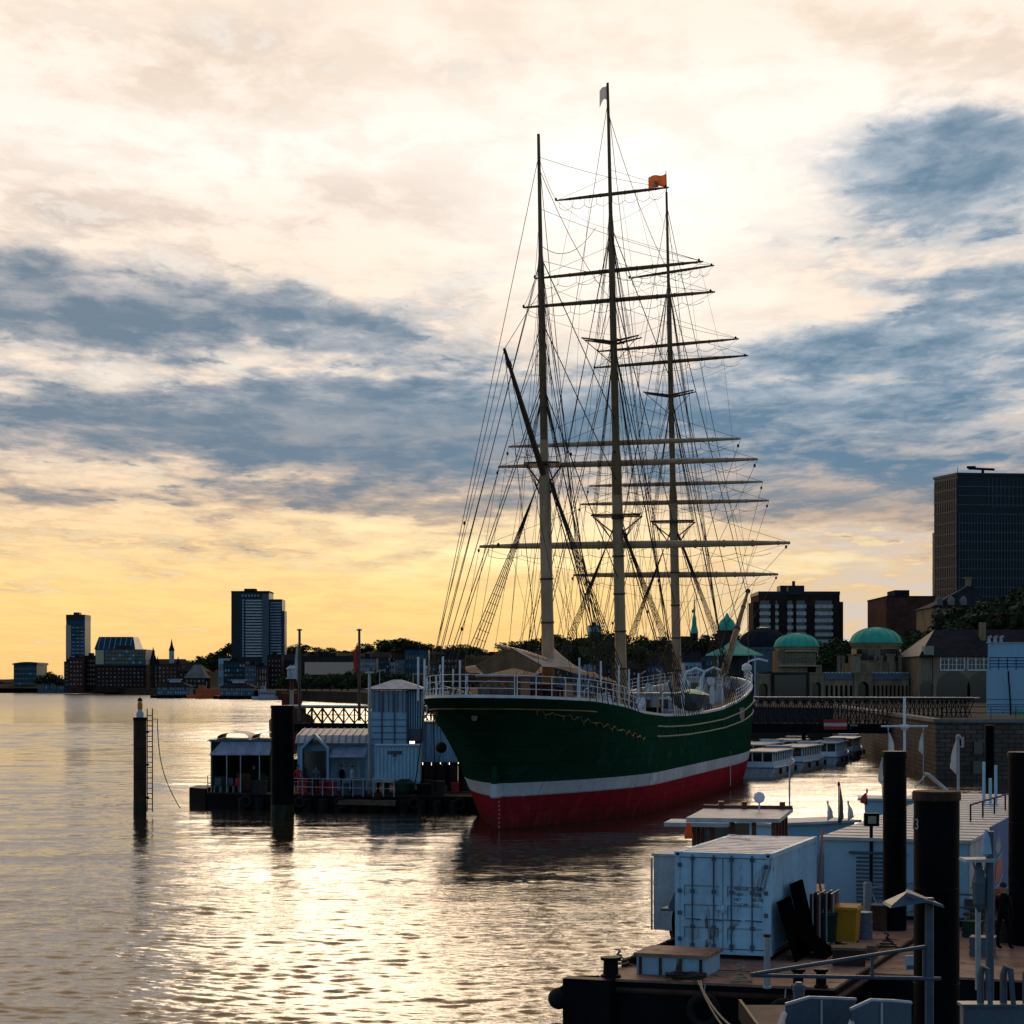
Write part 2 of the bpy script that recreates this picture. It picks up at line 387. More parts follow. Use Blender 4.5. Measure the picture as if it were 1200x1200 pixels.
def clothmat(name, col, tl=.45):
    m = bpy.data.materials.new(name); m.use_nodes = True; T = NT(m.node_tree); T.n.clear()
    o = T.new('ShaderNodeOutputMaterial'); d = T.new('ShaderNodeBsdfDiffuse'); t = T.new('ShaderNodeBsdfTranslucent'); mx = T.new('ShaderNodeMixShader')
    tc = T.new('ShaderNodeTexCoord'); n = T.noise(tc.outputs['Object'], 1.1, 5, .6); c = T.mix(T.maprange(n.outputs[0], .35, .65), tuple(x*.82 for x in col), col)
    T.link(c, d.inputs[0]); T.link(c, t.inputs[0]); mx.inputs[0].default_value = tl
    T.link(d.outputs[0], mx.inputs[1]); T.link(t.outputs[0], mx.inputs[2]); T.link(mx.outputs[0], o.inputs[0]); return m
M['canvas'] = clothmat('awning_canvas', (.90, .80, .66), .55)
M['flagw'] = clothmat('white_cloth', (.72, .70, .70), .4)
M['orange'] = clothmat('orange_cloth_thin', (.85, .22, .06), .5)
# ------------------------------------------------------------ water
def make_water():
    m = bpy.data.materials.new('river_water'); m.use_nodes = True; T = NT(m.node_tree); b = T.n['Principled BSDF']
    b.inputs['Base Color'].default_value = (.032, .025, .017, 1); b.inputs['Roughness'].default_value = .03
    b.inputs['Specular Tint'].default_value = (1, .93, .83, 1); b.inputs['IOR'].default_value = 1.55; b.inputs['Specular IOR Level'].default_value = .5  # warm tint put into the reflections, standing in for peach sky light
    tc = T.new('ShaderNodeTexCoord')
    dist = T.vmath('LENGTH', tc.outputs['Object'])
    T.link(T.maprange(dist, 150, 900, .02, .20, smooth=False), b.inputs['Roughness'])   # ripples too small to draw
    v = T.vmath('MULTIPLY', tc.outputs['Object'], (.38, 1.25, 1))
    n1 = T.noise(v, 2.6, 4, .6, .2); n2 = T.noise(v, 8, 2, .6, .2)
    gust = T.noise(T.vmath('MULTIPLY', tc.outputs['Object'], (.02, .05, 1)), 1.0, 3, .5)
    h = T.math('ADD', T.math('MULTIPLY', n1.outputs[0], .75), T.math('MULTIPLY', n2.outputs[0], .30))
    bn = T.new('ShaderNodeBump'); bn.inputs['Distance'].default_value = .05
    T.link(T.maprange(gust.outputs[0],   .35, .65,   .45, .95), bn.inputs['Strength'])
    T.link(h, bn.inputs['Height']); T.link(bn.outputs[0], b.inputs['Normal'])
    # polar grid round the viewpoint, dense where the river is close, to the horizon
    dense = np.linspace(-17.5, 17.5, 560)
    az = np.radians(np.concatenate([np.linspace(-180, -20, 30, endpoint=False), np.linspace(-20, -17.5, 4, endpoint=False), dense, np.linspace(18.2, 21, 4), np.linspace(24, 180, 28, endpoint=False)]))
    rr = np.concatenate([[.01, 4, 9, 14], np.geomspace(18, 420, 1900), np.geomspace(430, 20000, 90)])
    A, Rr = np.meshgrid(az, rr); X = Rr*np.sin(A); Y = Rr*np.cos(A)
    Z = np.zeros_like(X); rng = np.random.RandomState(3)
    spacing = np.maximum(Rr*.0017, Rr*.0011*1.2)
    for i in range(78):
        if i < 48: lam = .17*(5.0**(i/47)); sl = .035
        else: lam = 1.1*(9**((i-48)/29)); sl = .014
        th = rng.normal(math.pi*.5, .34) if i % 7 else rng.uniform(0, 6.28)      # crests run across the river
        k = 2*math.pi/lam; a = sl/k
        fade = np.clip((lam/spacing-2.2)/2.5, 0, 1)
        Z += a*fade*np.sin(k*(X*math.cos(th)+Y*math.sin(th))+rng.uniform(0, 6.28))
    Z *= np.clip((Rr-6)/10, 0, 1)
    Z *= .75+.35*np.sin(X*.05+1.3)*np.sin(Y*.035)
    nr, nc = X.shape
    idx = np.arange(nr*nc).reshape(nr, nc)
    a = idx[:-1, :]; c = idx[1:, :]; a2 = np.roll(a, -1, 1); c2 = np.roll(c, -1, 1)
    faces = np.stack([a, a2, c2, c], -1).reshape(-1, 4)[:, ::-1]
    me = bpy.data.meshes.new('water'); nf = len(faces)
    me.vertices.add(nr*nc); me.vertices.foreach_set('co', np.stack([X, Y, Z], -1).astype(np.float32).ravel())
    me.loops.add(nf*4); me.loops.foreach_set('vertex_index', faces.astype(np.int32).ravel())
    me.polygons.add(nf); me.polygons.foreach_set('loop_start', np.arange(0, nf*4, 4, dtype=np.int32))
    me.polygons.foreach_set('loop_total', np.full(nf, 4, dtype=np.int32))
    me.polygons.foreach_set('use_smooth', np.ones(nf, dtype=bool))
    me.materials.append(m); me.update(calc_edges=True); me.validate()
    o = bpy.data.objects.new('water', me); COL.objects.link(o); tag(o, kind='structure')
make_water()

# ------------------------------------------------------------ land
def make_land():
    edge = [(400, 150), (60, 168), (36, 172), (46, 285), (33, 300), (19, 430), (-20, 560), (-62, 830), (-128, 1050), (-236, 1380), (-385, 1760), (-560, 2150), (-1500, 2600)]
    back = [(-6000, 9000), (6000, 9000), (6000, 150)]
    mb = MB(); mb.prism(edge[::-1]+back[::-1] if False else edge+back, -3, 4.6)
    o = mb.build('quay_ground', M['asphalt']); tag(o, kind='structure')
make_land()
def hill(name, prof, Y, back, base=4.0):
    # prof: (px, py of crest); front foot 60% nearer, crest at Y
    rows = []
    for k, (t, hf) in enumerate([(-1, 0), (-.6, .35), (-.25, .8), (0, 1), (.5, 1), (1, 0)]):
        row = []
        for i, (px, py) in enumerate(prof):
            c = at(px, py, Y); y = Y+t*back; hz = base+(c.z-base)*hf + (random.uniform(-1.2, 1.2) if 0 < hf < 1 else 0)
            row.append((c.x*y/Y if t < 0 else c.x, y, hz))
        rows.append(row)
    mb = MB(); mb.grid(rows); o = mb.build(name, M['earth'], smooth=True); tag(o, kind='structure')
def dens(prof, n=6):
    out = []
    for (a, b) in zip(prof, prof[1:]):
        for k in range(n): t = k/n; out.append((a[0]+(b[0]-a[0])*t, a[1]+(b[1]-a[1])*t+random.uniform(-.8, .8)))
    return out+[prof[-1]]
FARRIDGE = [(-250, 800), (-60, 797), (60, 796), (150, 790), (190, 778), (240, 776), (300, 772), (345, 764), (420, 763), (470, 757), (520, 760), (560, 766), (620, 760), (700, 757), (760, 758), (850, 757), (960, 762), (1100, 760), (1300, 760)]
hill('hill_far', dens(FARRIDGE), 2000, 260)
hill('hill_near', dens([(880, 782), (930, 774), (985, 760), (1030, 748), (1080, 740), (1130, 722), (1180, 704), (1230, 700), (1400, 700)]), 640, 110)
# ------------------------------------------------------------ the bark
TH = R(15.0); SO = Vector((-0.72, 112.0, 0))
ship = empty('sailing_ship', SO, 'green hulled three masted sailing ship with white waterline and red bottom, seen from its stern', 'sailing ship', rot=-TH)
def toloc(p):
    d = p-SO; c, s = math.cos(TH), math.sin(TH)
    return Vector((d.x*c-d.y*s, d.x*s+d.y*c, d.z))
_o = toloc(Vector((0, 0, CAMZ)))
def ray(px, py): return toloc(Vector(((px-600)/F, 1, CAMZ+(HOR-py)/F)))-_o
def onb(px, py, b=0.0):
    r = ray(px, py); t = (b-_o.x)/r.x; return _o+r*t
def ons(px, py, s):
    r = ray(px, py); t = (s-_o.y)/r.y; return _o+r*t
def lerp(a, b, t): return a+(b-a)*t
def interp(x, tab):
    if x <= tab[0][0]: return tab[0][1]
    for (a, fa), (b, fb) in zip(tab, tab[1:]):
        if x <= b: return fa+(fb-fa)*(x-a)/(b-a)
    return tab[-1][1]
DROP = [(-9, .05), (14, .05), (17, 1.05), (90, 1.05)]
RAIL = [(-9, 7.32), (-4, 7.22), (2, 7.02), (8, 6.6), (13, 6.2), (20, 5.92), (28, 5.82), (36, 5.9), (43, 6.05), (52, 6.6), (60, 7.3), (70, 7.9), (81, 8.5)]
def rail(s): return interp(s, RAIL)
LEV = [(-1.5, 0.2, 78, 4.8), (0, 0, 78.3, 5.35), (.9, 0, 78.5, 5.55), (1.8, -.05, 78.7, 5.66), (2.2, -.1, 78.8, 5.7), (2.55, -.25, 78.9, 5.72)]
NB = 72
def hw(s, k, w, s0, s1, B):
    # k = 0 keel .. 1 rail ; fine run aft low down, round counter at the rail
    Ls = lerp(20, 15, w); Lb = lerp(34, 31, w)
    xs = max(0, min(1, (s-s0)/Ls)); xb = max(0, min(1, (s1-s)/Lb))
    fine = (1-(1-xs)**2.0)**1.12; ell = (1-(1-xs)**1.9)**.60
    fs = lerp(fine, ell, w**1.1)
    fb = (1-(1-xb)**2.1)**lerp(.95, .72, w)
    return B*fs*fb
def level_curve(k):
    """k<1: submerged to stripe top; k in 1..2: up the topsides to the rail"""
    if k <= 1:
        i = k*(len(LEV)-1); a = LEV[int(i)]; b = LEV[min(int(i)+1, len(LEV)-1)]; t = i-int(i)
        z, s0, s1, B = [lerp(p, q, t) for p, q in zip(a, b)]; w = max(0, .55*z/2.55); zf = lambda s: z
    else:
        t = k-1
        s0 = lerp(-.25, -6.6, t**1.45); s1 = lerp(78.9, 80.6, t); B = lerp(5.72, 5.5, t)
        w = lerp(.55, 1, t**.85); zf = lambda s, t=t: lerp(2.55, rail(s), t)
    pts = []
    for i in range(NB+1):
        u = i/NB
        # cluster stations at the ends
        q = .5-.5*math.cos(math.pi*u); q = .55*q+.45*u
        s = s0+(s1-s0)*q
        pts.append((hw(s, k, w, s0, s1, B), s, zf(s)))
    return pts
KS = [0, .2, .4, .6, .8, 1.0]+[1+.09*i for i in range(1, 11)]+[2.0]
def make_hull():
    rings = []
    for k in KS:
        c = level_curve(k); star = c; port = [(-b, s, z) for (b, s, z) in c[::-1]]
        rings.append(star+port[1:-1])
    n = len(rings[0])
    bands = [('hull_bottom', 0, 3, M['red']), ('waterline_stripe', 3, 5, M['stripe']), ('hull', 5, len(KS)-1, M['green'])]
    for name, a, b, m in bands:
        mb = MB(); mb.grid(rings[a:b+1], closed=True)
        mb.f = [f[::-1] for f in mb.f]
        mb.build(name, m, ship, smooth=True)
    # inner bulwark, cap rail, deck
    top = rings[-1]
    def inset(p, d, dz):
        b, s, z = p; L = math.hypot(b, .35*(s-36)); 
        return (b-math.copysign(min(abs(b), d), b), s+(d if s < -2 else (-d if s > 74 else 0)), z+dz)
    mb = MB(); mb.grid([[inset(p, -.10, .0) for p in top], [inset(p, -.10, .16) for p in top], [inset(p, .28, .16) for p in top], [inset(p, .28, .0) for p in top], [inset(p, -.10, .0) for p in top]], closed=True)
    mb.build('cap_rail', M['white'], ship)
    mb = MB(); mb.grid([[inset(p, .25, .0) for p in top], [inset(p, .25, -interp(p[1], DROP)-.04) for p in top]], closed=True)
    mb.build('bulwark', M['dwhite'], ship)
    mb = MB(); c = level_curve(2.0)
    mb.grid([[(sg_*max(0, b-.25), s+(.25 if s < -4 else 0), z-interp(s, DROP)+(0 if sg_ else .08)) for b, s, z in c] for sg_ in (1, 0, -1)])
    mb.build('deck', M['deck'], ship)
    # rubbing strakes
    for dk in (1.80, 1.62):
        c = level_curve(dk)
        for sg in (1, -1):
            mb = MB(); pts = [(sg*(b+.03), s, z) for b, s, z in c if 16 < s < 79]
            mb.tube(pts, .065, 4); mb.build('rubbing_strake', mat('strake_green', (.06, .16, .10), .6, var=.3), ship)
    # gilt line under the counter rail and scrollwork
    c = level_curve(1.88); mb = MB()
    pts = [(-b-.02, s, z) for b, s, z in c if s < 6][::-1]+[(b+.02, s, z) for b, s, z in c if s < 4]
    mb.tube(pts, .038, 5); mb.build('gilt_line', M['gold'], ship)
    for sg in (1, -1):
        mb = MB(); prev = None
        for i in range(60):
            t = i/59; k = 1.86-.28*t+.012*math.sin(i*1.7); s_t = -2.5+15*t
            c = level_curve(k); 
            for (p, q) in zip(c, c[1:]):
                if p[1] <= s_t <= q[1]:
                    f = (s_t-p[1])/(q[1]-p[1]); b = lerp(p[0], q[0], f); z = lerp(p[2], q[2], f)+.10*math.sin(i*1.3); cur = (sg*(b+.04), s_t, z)
                    if prev: mb.tube([prev, cur], .03, 4, caps=False)
                    if i % 3 == 0: mb.tube([cur, (cur[0], cur[1]+.12, cur[2]-.2)], .022, 4)
                    prev = cur; break
        mb.build('gilt_scroll', M['gold'], ship)
    # rudder with stock and draught marks
    mb = MB(); mb.hexa([(-.16, -1.3, -1.5), (.16, -1.3, -1.5), (.16, .5, -1.5), (-.16, .5, -1.5), (-.16, -1.15, 1.8), (.16, -1.15, 1.8), (.16, .2, 1.8), (-.16, .2, 1.8)], 0)
    mb.hexa([(-.16, -1.15, 1.8), (.16, -1.15, 1.8), (.16, .2, 1.8), (-.16, .2, 1.8), (-.16, -1.1, 2.55), (.16, -1.1, 2.55), (.16, 0, 2.55), (-.16, 0, 2.55)], 1)
    mb.hexa([(-.14, -1.1, 2.55), (.14, -1.1, 2.55), (.14, 0, 2.55), (-.14, 0, 2.55), (-.12, -.9, 3.6), (.12, -.9, 3.6), (.12, -.3, 3.9), (-.12, -.3, 3.9)], 2)
    mb.build('rudder', [M['red'], M['stripe'], M['green']], ship)
    for i in range(11): mb = MB(); mb.box(.165, .18, -.62, -.50, .15+i*.23, .25+i*.23); mb.build('draught_mark', M['dwhite'], ship)
    mb = MB(); mb.lathe((0, 0, 0), [(.17, 0), (.17, .1)], 12)
    sc = level_curve(1.78)
    me = mb.mesh('porthole', M['windk'])
    o = rep('stern_lamp', me, ship, (0, sc[0][1]-.05, sc[0][2])); o.rotation_euler = (R(90), 0, 0)
    # hull plates seams: portholes on the quarter
    for s_t in range(18, 74, 6):
        c = level_curve(1.7)
        for (p, q) in zip(c, c[1:]):
            if p[1] <= s_t <= q[1]:
                o = rep('porthole', me, ship, (p[0]-.03, s_t, p[2])); o.rotation_euler = (0, R(90), 0)
make_hull()

# ---- masts
def mast(name, bot, top, base_z, r0, r1, tp, label=None):
    a = onb(*bot); b = onb(*top); d = (b-a)
    def P(z): return a+d*((z-a.z)/d.z)
    root = None; mb = MB()
    zt = b.z; zs = [base_z, lerp(base_z, zt, .42), lerp(base_z, zt, .44), lerp(base_z, zt, .78), lerp(base_z, zt, .80), zt]
    rs = [r0, r0*.88, r0*.66, r0*.5, r0*.34, r1]
    zc = tp[0]+1.5; k1 = [i for i in range(6) if zs[i] < zc]; rc = interp(zc, list(zip(zs, rs)))
    mb.tube([P(zs[i]) for i in k1]+[P(zc)], [rs[i] for i in k1]+[rc], 12)
    up = MB(); k2 = [i for i in range(6) if zs[i] > zc]
    up.tube([P(zc-2.2)+Vector((0, .12, 0)), P(zc)]+[P(zs[i]) for i in k2], [rc*.85, rc*.95]+[rs[i] for i in k2], 12)
    return mb, P, zt, up
def yard(parent, L, Rr, r, s, col, footrope=True):
    a = ons(*L, s); b = ons(*Rr, s)
    mb = MB(); ts = [0, .12, .35, .5, .65, .88, 1]; rs = [.35, .7, .95, 1, .95, .7, .35]
    mb.tube([a.lerp(b, t) for t in ts], [r*k for k in rs], 8)
    for t in (.04, .12, .21, .30, .39, .61, .70, .79, .88, .96):     # bands
        p = a.lerp(b, t); q = a.lerp(b, t+.006); kr = r*interp(t, list(zip(ts, rs)))*1.25
        mb.tube([p, q], kr, 8)
    y = mb.build('yard', col, parent, smooth='auto')
    mb = MB()
    # jackstay stubs and footropes
    for h in (0, 1):
        p0 = a.lerp(b, .03+.5*h*.94); p1 = a.lerp(b, .03+.47*.94+.5*h*.94)
        n = 4
        for k in range(n):
            q0 = p0.lerp(p1, k/n)-Vector((0, 0, r)); q1 = p0.lerp(p1, (k+1)/n)-Vector((0, 0, r))
            pts = [q0.lerp(q1, t/6)-Vector((0, 0,   .22*4*(t/6)*(1-t/6)+ .40)) for t in range(7)]
            mb.tube(pts, .018, 3, caps=False); mb.tube([q0, pts[0]], .016, 3, caps=False)
    if footrope: mb.build('footrope', M['rope'], parent)
    return a, b, y

def ratlines(mb, A0, A1, B0, B1, n, r=.014):
    for i in range(1, n):
        t = i/n; mb.tube([A0.lerp(A1, t), B0.lerp(B1, t)], r, 3, caps=False)
BLK = MB().lathe((0, 0, -.12), [(.03, 0), (.08, .06), (.08, .18), (.03, .24)], 6).mesh('block', M['rope'])
def block(parent, p): rep('block', BLK, parent, p)

MAST = {}
def railpt(sg, s, dz=0):
    c = level_curve(2.0)
    for (p, q) in zip(c, c[1:]):
        if p[1] <= s <= q[1]:
            f = (s-p[1])/(q[1]-p[1]); return Vector((sg*lerp(p[0], q[0], f), s, lerp(p[2], q[2], f)+dz))
    return Vector((0, s, rail(s)))
SHN = [0]
def rig_mast(key, bot, top, r0, tops, yards, label):
    mb, P, zt, up = mast(key, bot, top, rail(onb(*bot).y)-1.0, r0, .09, tops)
    m = mb.build('mast', M['spar'], ship, smooth='auto')
    m['label'] = label; up.build('topmast', M['sparm'], m, smooth='auto')
    MAST[key] = (m, P, zt)
    # hoops
    mb = MB()
    z = P(0).z
    for k in range(7):
        zz = 9+k*2.6; 
        if zz < zt*.4: mb.tube([P(zz), P(zz+.12)], r0*1.05, 12)
    mb.build('mast_band', M['spard'], m)
    zT1, zT2, zT3 = tops      # lower top, crosstrees, topgallant hounds
    # lower top platform
    def top_platform(z, hw_, hl, name):
        p = P(z); b = MB()
        b.prism([(p.x-hw_, p.y-hl*.7), (p.x-hw_*.7, p.y-hl), (p.x+hw_*.7, p.y-hl), (p.x+hw_, p.y-hl*.7), (p.x+hw_*.8, p.y+hl), (p.x-hw_*.8, p.y+hl)], z, z+.12)
        b.tube([(p.x-hw_, p.y, z), (p.x-.1, p.y, z-1.3)], .05, 4); b.tube([(p.x+hw_, p.y, z), (p.x+.1, p.y, z-1.3)], .05, 4)
        b.build(name, M['spard'], m)
    top_platform(zT1, 1.75 if key != 'mizzen' else 1.1, 1.0, 'mast_top')
    if key != 'mizzen':
        p = P(zT2); b = MB()
        for dy in (-.5, .5): b.tube([(p.x-2.0, p.y+dy-.7, zT2+.25), (p.x, p.y+dy, zT2), (p.x+2.0, p.y+dy-.7, zT2+.25)], [.05, .1, .05], 5)
        for dx in (-.5, .5): b.tube([(p.x+dx, p.y-1, zT2+.1), (p.x+dx, p.y+1, zT2+.1)], .06, 5)
        b.tube([(p.x, p.y, zT2-1.5), (p.x-2.0, p.y-1.1, zT2+.3)], .03, 4); b.tube([(p.x, p.y, zT2-1.5), (p.x+2.0, p.y-1.1, zT2+.3)], .03, 4)
        b.build('crosstrees', M['spard'], m)
    sb = P(7).y
    for sg in (1, -1):
        # lower shrouds with ratlines
        b = MB(); hi = P(zT1-.3); pts = []
        for k in range(5):
            q = railpt(sg, sb+.2-k*.95, -.1); pts.append(q)
            b.tube([hi+Vector((sg*.15, 0, -k*.06)), q], .027, 4, caps=False)
            b.tube([q+(hi-q)*.03, q+(hi-q)*.075], .05, 5)                 # rigging screws
        nn = int((hi.z-pts[0].z)/.52)
        for i in range(2, nn):
            t = i/nn; b.tube([pts[0].lerp(hi, t), pts[4].lerp(hi, t)], .02, 3, caps=False)
        b.build('shrouds', M['rope'], m)
        # topmast shrouds
        w1 = 1.6 if key != 'mizzen' else 1.0
        b = MB(); hi = P(zT2-.3); base = P(zT1)
        ps = [base+Vector((sg*w1, -.9+.45*k, .1)) for k in range(4)]
        for q in ps: b.tube([hi, q], .022, 3, caps=False)
        nn = int((zT2-zT1)/.5)
        for i in range(1, nn):
            t = i/nn; b.tube([ps[0].lerp(hi, t), ps[3].lerp(hi, t)], .018, 3, caps=False)
        # futtocks
        for q in ps: b.tube([q, P(zT1-1.8)+Vector((sg*.3, 0, 0))], .02, 3, caps=False)
        b.build('topmast_shrouds', M['rope'], m)
        # topgallant shrouds
        b = MB(); hi = P(zT3); base = P(zT2)
        ps = [base+Vector((sg*(1.2 if key != 'mizzen' else .4), -.5+.5*k, .1)) for k in range(3)]
        for q in ps: b.tube([hi, q], .018, 3, caps=False)
        nn = int((zT3-zT2)/.55)
        for i in range(1, nn):
            t = i/nn; b.tube([ps[0].lerp(hi, t), ps[2].lerp(hi, t)], .015, 3, caps=False)
        b.build('topgallant_shrouds', M['rope'], m)
        # backstays
        for k, zz in enumerate((zT2, zT2+.4, lerp(zT2, zT3, .5), zT3, zT3-.3, zt-1.2)):
            q = railpt(sg, sb-5.4-k*.85, 0)
            b = MB(); b.tube([P(zz), q], .026 if k < 4 else .02, 4, caps=False); b.tube([q+(P(zz)-q)*.02, q+(P(zz)-q)*.045], .05, 5)
            b.build('backstay', M['rope'], m)
    # yards
    ys = []
    for (L, Rr, r, c) in yards:
        s = P(12).y+.55
        # yard sits just forward of the mast at its own height
        zc = (ons(*L, s).z+ons(*Rr, s).z)/2; s = P(zc).y+.5
        a, b_, yo = yard(m, L, Rr, r, s, M[c]); ys.append((a, b_))
    return P, zt, ys
def Zof(px, py): return onb(px, py).z

P1, z1, _ = rig_mast('mizzen', (642, 757), (631, 157), .40, (Zof(638, 545), Zof(636, 452), Zof(633, 300)), [], 'bare rearmost mast without yards')
P2, z2, Y2 = rig_mast('main', (728, 790), (712, 97), .42, (Zof(723, 605), Zof(719, 402), Zof(714, 262)), [
    ((652, 235), (784, 219.5), .13, 'sparm'), ((626.5, 326.5), (824, 306.5), .15, 'sparm'), ((613, 360.5), (838, 342), .16, 'sparm'),
    ((596, 523.5), (868, 514), .19, 'spar'), ((584, 547), (888, 538), .22, 'spar'), ((562, 640.5), (926, 636), .27, 'spar')], 'middle and tallest mast')
P3, z3, Y3 = rig_mast('fore', (793, 775), (781, 225), .38, (Zof(789, 612), Zof(787, 465), Zof(783, 330)), [
    ((738, 326), (837, 311), .12, 'sparm'), ((700, 412), (866, 397), .14, 'sparm'), ((696, 431), (877, 416.5), .15, 'sparm'),
    ((690, 569.5), (894, 564.5), .17, 'spar'), ((680, 591), (901, 586.5), .19, 'spar'), ((672, 674), (912, 673), .24, 'spar')], 'foremast furthest from the viewer')

# gaff and boom on the mizzen
mb = MB(); pk = onb(591, 409); th = P1(Zof(634, 553)); th2 = th-Vector((0, .45, 0))
mb.tube([pk, pk.lerp(th2, .5), th2], [.09, .17, .2], 8); mb.tube([pk.lerp(th2, .1), pk.lerp(th2, .13)], .16, 8); mb.build('gaff', M['spard'], MAST['mizzen'][0], smooth='auto')
mb = MB(); bm0 = P1(9.4)-Vector((0, .5, 0)); bm1 = onb(585, 757)
mb.tube([bm0, bm0.lerp(bm1, .5), bm1], [.17, .19, .1], 8); mb.build('boom', M['spar'], MAST['mizzen'][0], smooth='auto')
mb = MB()
for zz, f in ((P1(0), 0),): pass
for z_, t in ((z1-9, 1.0), (z1-12, .6), (z1-14, .3)): mb.tube([P1(z_), pk.lerp(th2, 1-t)], .02, 3, caps=False)
for sg in (1, -1): mb.tube([pk, railpt(sg, -3, .2)], .022, 3, caps=False); mb.tube([pk.lerp(th2, .1), railpt(sg, 0, .2)], .018, 3, caps=False)
mb.build('gaff_rigging', M['rope'], MAST['mizzen'][0])
# bowsprit
bs1 = onb(884, 692, 0); bs0 = Vector((0, 76, 8.2)); bs1 = Vector((0, 92.5, onb(884, 692).z if False else 8.0+(801-692)*(112+.966*92.5)/2400*1.0))
mb = MB(); mb.tube([bs0, bs0.lerp(bs1, .5), bs1], [.4, .3, .13], 10)
for t in (.3, .55, .8, .985): mb.tube([bs0.lerp(bs1, t), bs0.lerp(bs1, t+.012)], .36 if t < .6 else .25, 10)
bows = mb.build('bowsprit', M['spard'], ship, smooth='auto')

# fore-and-aft stays
def stay(a, b, r=.034, parent=ship, name='stay', sag=0.0):
    mb = MB(); n = 8 if sag else 1
    mb.tube([a.lerp(b, i/n)-Vector((0, 0, sag*4*(i/n)*(1-i/n))) for i in range(n+1)], r, 4, caps=False)
    return mb.build(name, M['rope'], parent)
def dk(P, off): p = P(7); return Vector((0, p.y-off, rail(p.y)-.2))
for (Pa, za, Pb, offs) in ((P1, z1, P2, 2.0), (P2, z2, P3, 2.0)):
    T1, T2, T3 = {id(P1): (Zof(638, 545), Zof(636, 452), Zof(633, 300)), id(P2): (Zof(723, 605), Zof(719, 402), Zof(714, 262))}[id(Pa)]
    stay(Pa(T1), dk(Pb, 1.5), .04); stay(Pa(T1)+Vector((0, 0, .8)), dk(Pb, 1.0), .04)
    stay(Pa(T2), Pb(T1*.72)); stay(Pa((T2+T3)/2), Pb(T1+1)); stay(Pa(T3), Pb(T2+.5)); stay(Pa(za-2), Pb(T3+1 if Pb(T3).z < 40 else 38), .022, sag=.8)
T1, T2, T3 = (Zof(789, 612), Zof(787, 465), Zof(783, 330))
stay(P3(T1), Vector((0, 76, 8.6)), .04); stay(P3(T2), bs0.lerp(bs1, .35)); stay(P3((T2+T3)/2), bs0.lerp(bs1, .6)); stay(P3(T3), bs0.lerp(bs1, .95)); stay(P3(z3-1), bs1, .024)
for sg in (1, -1): stay(bs0.lerp(bs1, .95), railpt(sg, 74, 0), .03)
# braces, lifts and buntlines
def runrig(Pm, ys, Paft, zs, parent):
    for i, (a, b) in enumerate(ys):
        for e in (a, b):
            sg = -1 if e is a else 1
            mb = MB(); mid = (a+b)/2
            z_l = e.z+ (abs(e.x)*.33)
            mb.tube([e, Pm(z_l)], .015, 3, caps=False)
            mb.build('lift', M['rope'], parent)
            mb = MB()
            if Paft is not None:
                tgt = Paft(zs[i]) if i < 3 else railpt(sg, Pm(7).y-14-2*i, .2)
            else: tgt = railpt(sg, Pm(7).y-12-1.5*i, .2)
            n = 6; mb.tube([e.lerp(tgt, k/n)-Vector((0, 0, .25*4*(k/n)*(1-k/n))) for k in range(n+1)], .017, 3, caps=False)
            o = mb.build('brace', M['rope'], parent)
            block(parent, e.lerp(tgt, .03))
    mb = MB()
    for (a, b), (c, d) in zip(ys, ys[1:]):
        for t in (.16, .3, .42, .58, .7, .84):
            if random.random() < .8: mb.tube([a.lerp(b, t), c.lerp(d, lerp(t, .5, -.05))], .011, 3, caps=False)
    a, b = ys[-1]
    for t in (.1, .25, .38, .46, .54, .62, .75, .9):
        p = a.lerp(b, t); q = Vector((p.x*.55, p.y-1.5, rail(p.y)-.2)); mb.tube([p, q], .013, 3, caps=False)
    # clewlines sagging to the mast
    for (a, b) in ys:
        for e in (a, b):
            c = Pm(e.z-2.2); pts = [e.lerp(c, k/8)-Vector((0, 0, .35*4*(k/8)*(1-k/8))) for k in range(9)]
            mb.tube(pts, .012, 3, caps=False)
    mb.build('buntlines', M['rope'], parent)
runrig(P2, Y2, P1, [39, 36, 33], MAST['main'][0])
runrig(P3, Y3, P2, [38, 34, 31], MAST['fore'][0])
# halyards by every mast
for key in ('mizzen', 'main', 'fore'):
    m, P, zt = MAST[key]; mb = MB()
    for k in range(16):
        z = lerp(14, zt-6, k/15); p = P(z); sg = 1 if k % 2 else -1
        q = Vector((sg*random.uniform(1.5, 4.2), P(7).y+random.uniform(-3, 1.2), rail(P(7).y)))
        mb.tube([p, q], .014, 3, caps=False)
    mb.build('halyards', M['rope'], m)
    for k in range(5):
        sg = 1 if k % 2 else -1; block(m, P(random.uniform(10, 22))+Vector((sg*random.uniform(1.5, 5), random.uniform(-4, -1), 0)))
for i_, (x_, y_, h_) in enumerate(((3.6, 27, 2.4), (4.2, 30, 1.9), (2.8, 33, 3.0), (3.9, 42, 2.2), (-3.5, 36, 2.6), (1.0, 50, 3.1), (-1.5, 46, 3.4), (2.2, 46.5, 2.9), (3.0, 58, 2.5), (-2.5, 60, 2.6))):
    z0 = rail(y_)-1.0; mb = MB(); mb.tube([(x_, y_, z0), (x_, y_, z0+h_), (x_+.5*(-1)**i_, y_+.1, z0+h_+.35)], .06, 6); mb.tube([(x_-.4, y_, z0+h_*.7), (x_+.4, y_, z0+h_*.7)], .04, 5); mb.build('deck_post', M['rail' if i_ % 3 else 'spar'], ship)
# signal line of dressing lamps sagging off the mizzen
stay(onb(634, 288), onb(698, 267), .02, name='lamp_line', sag=1.0)

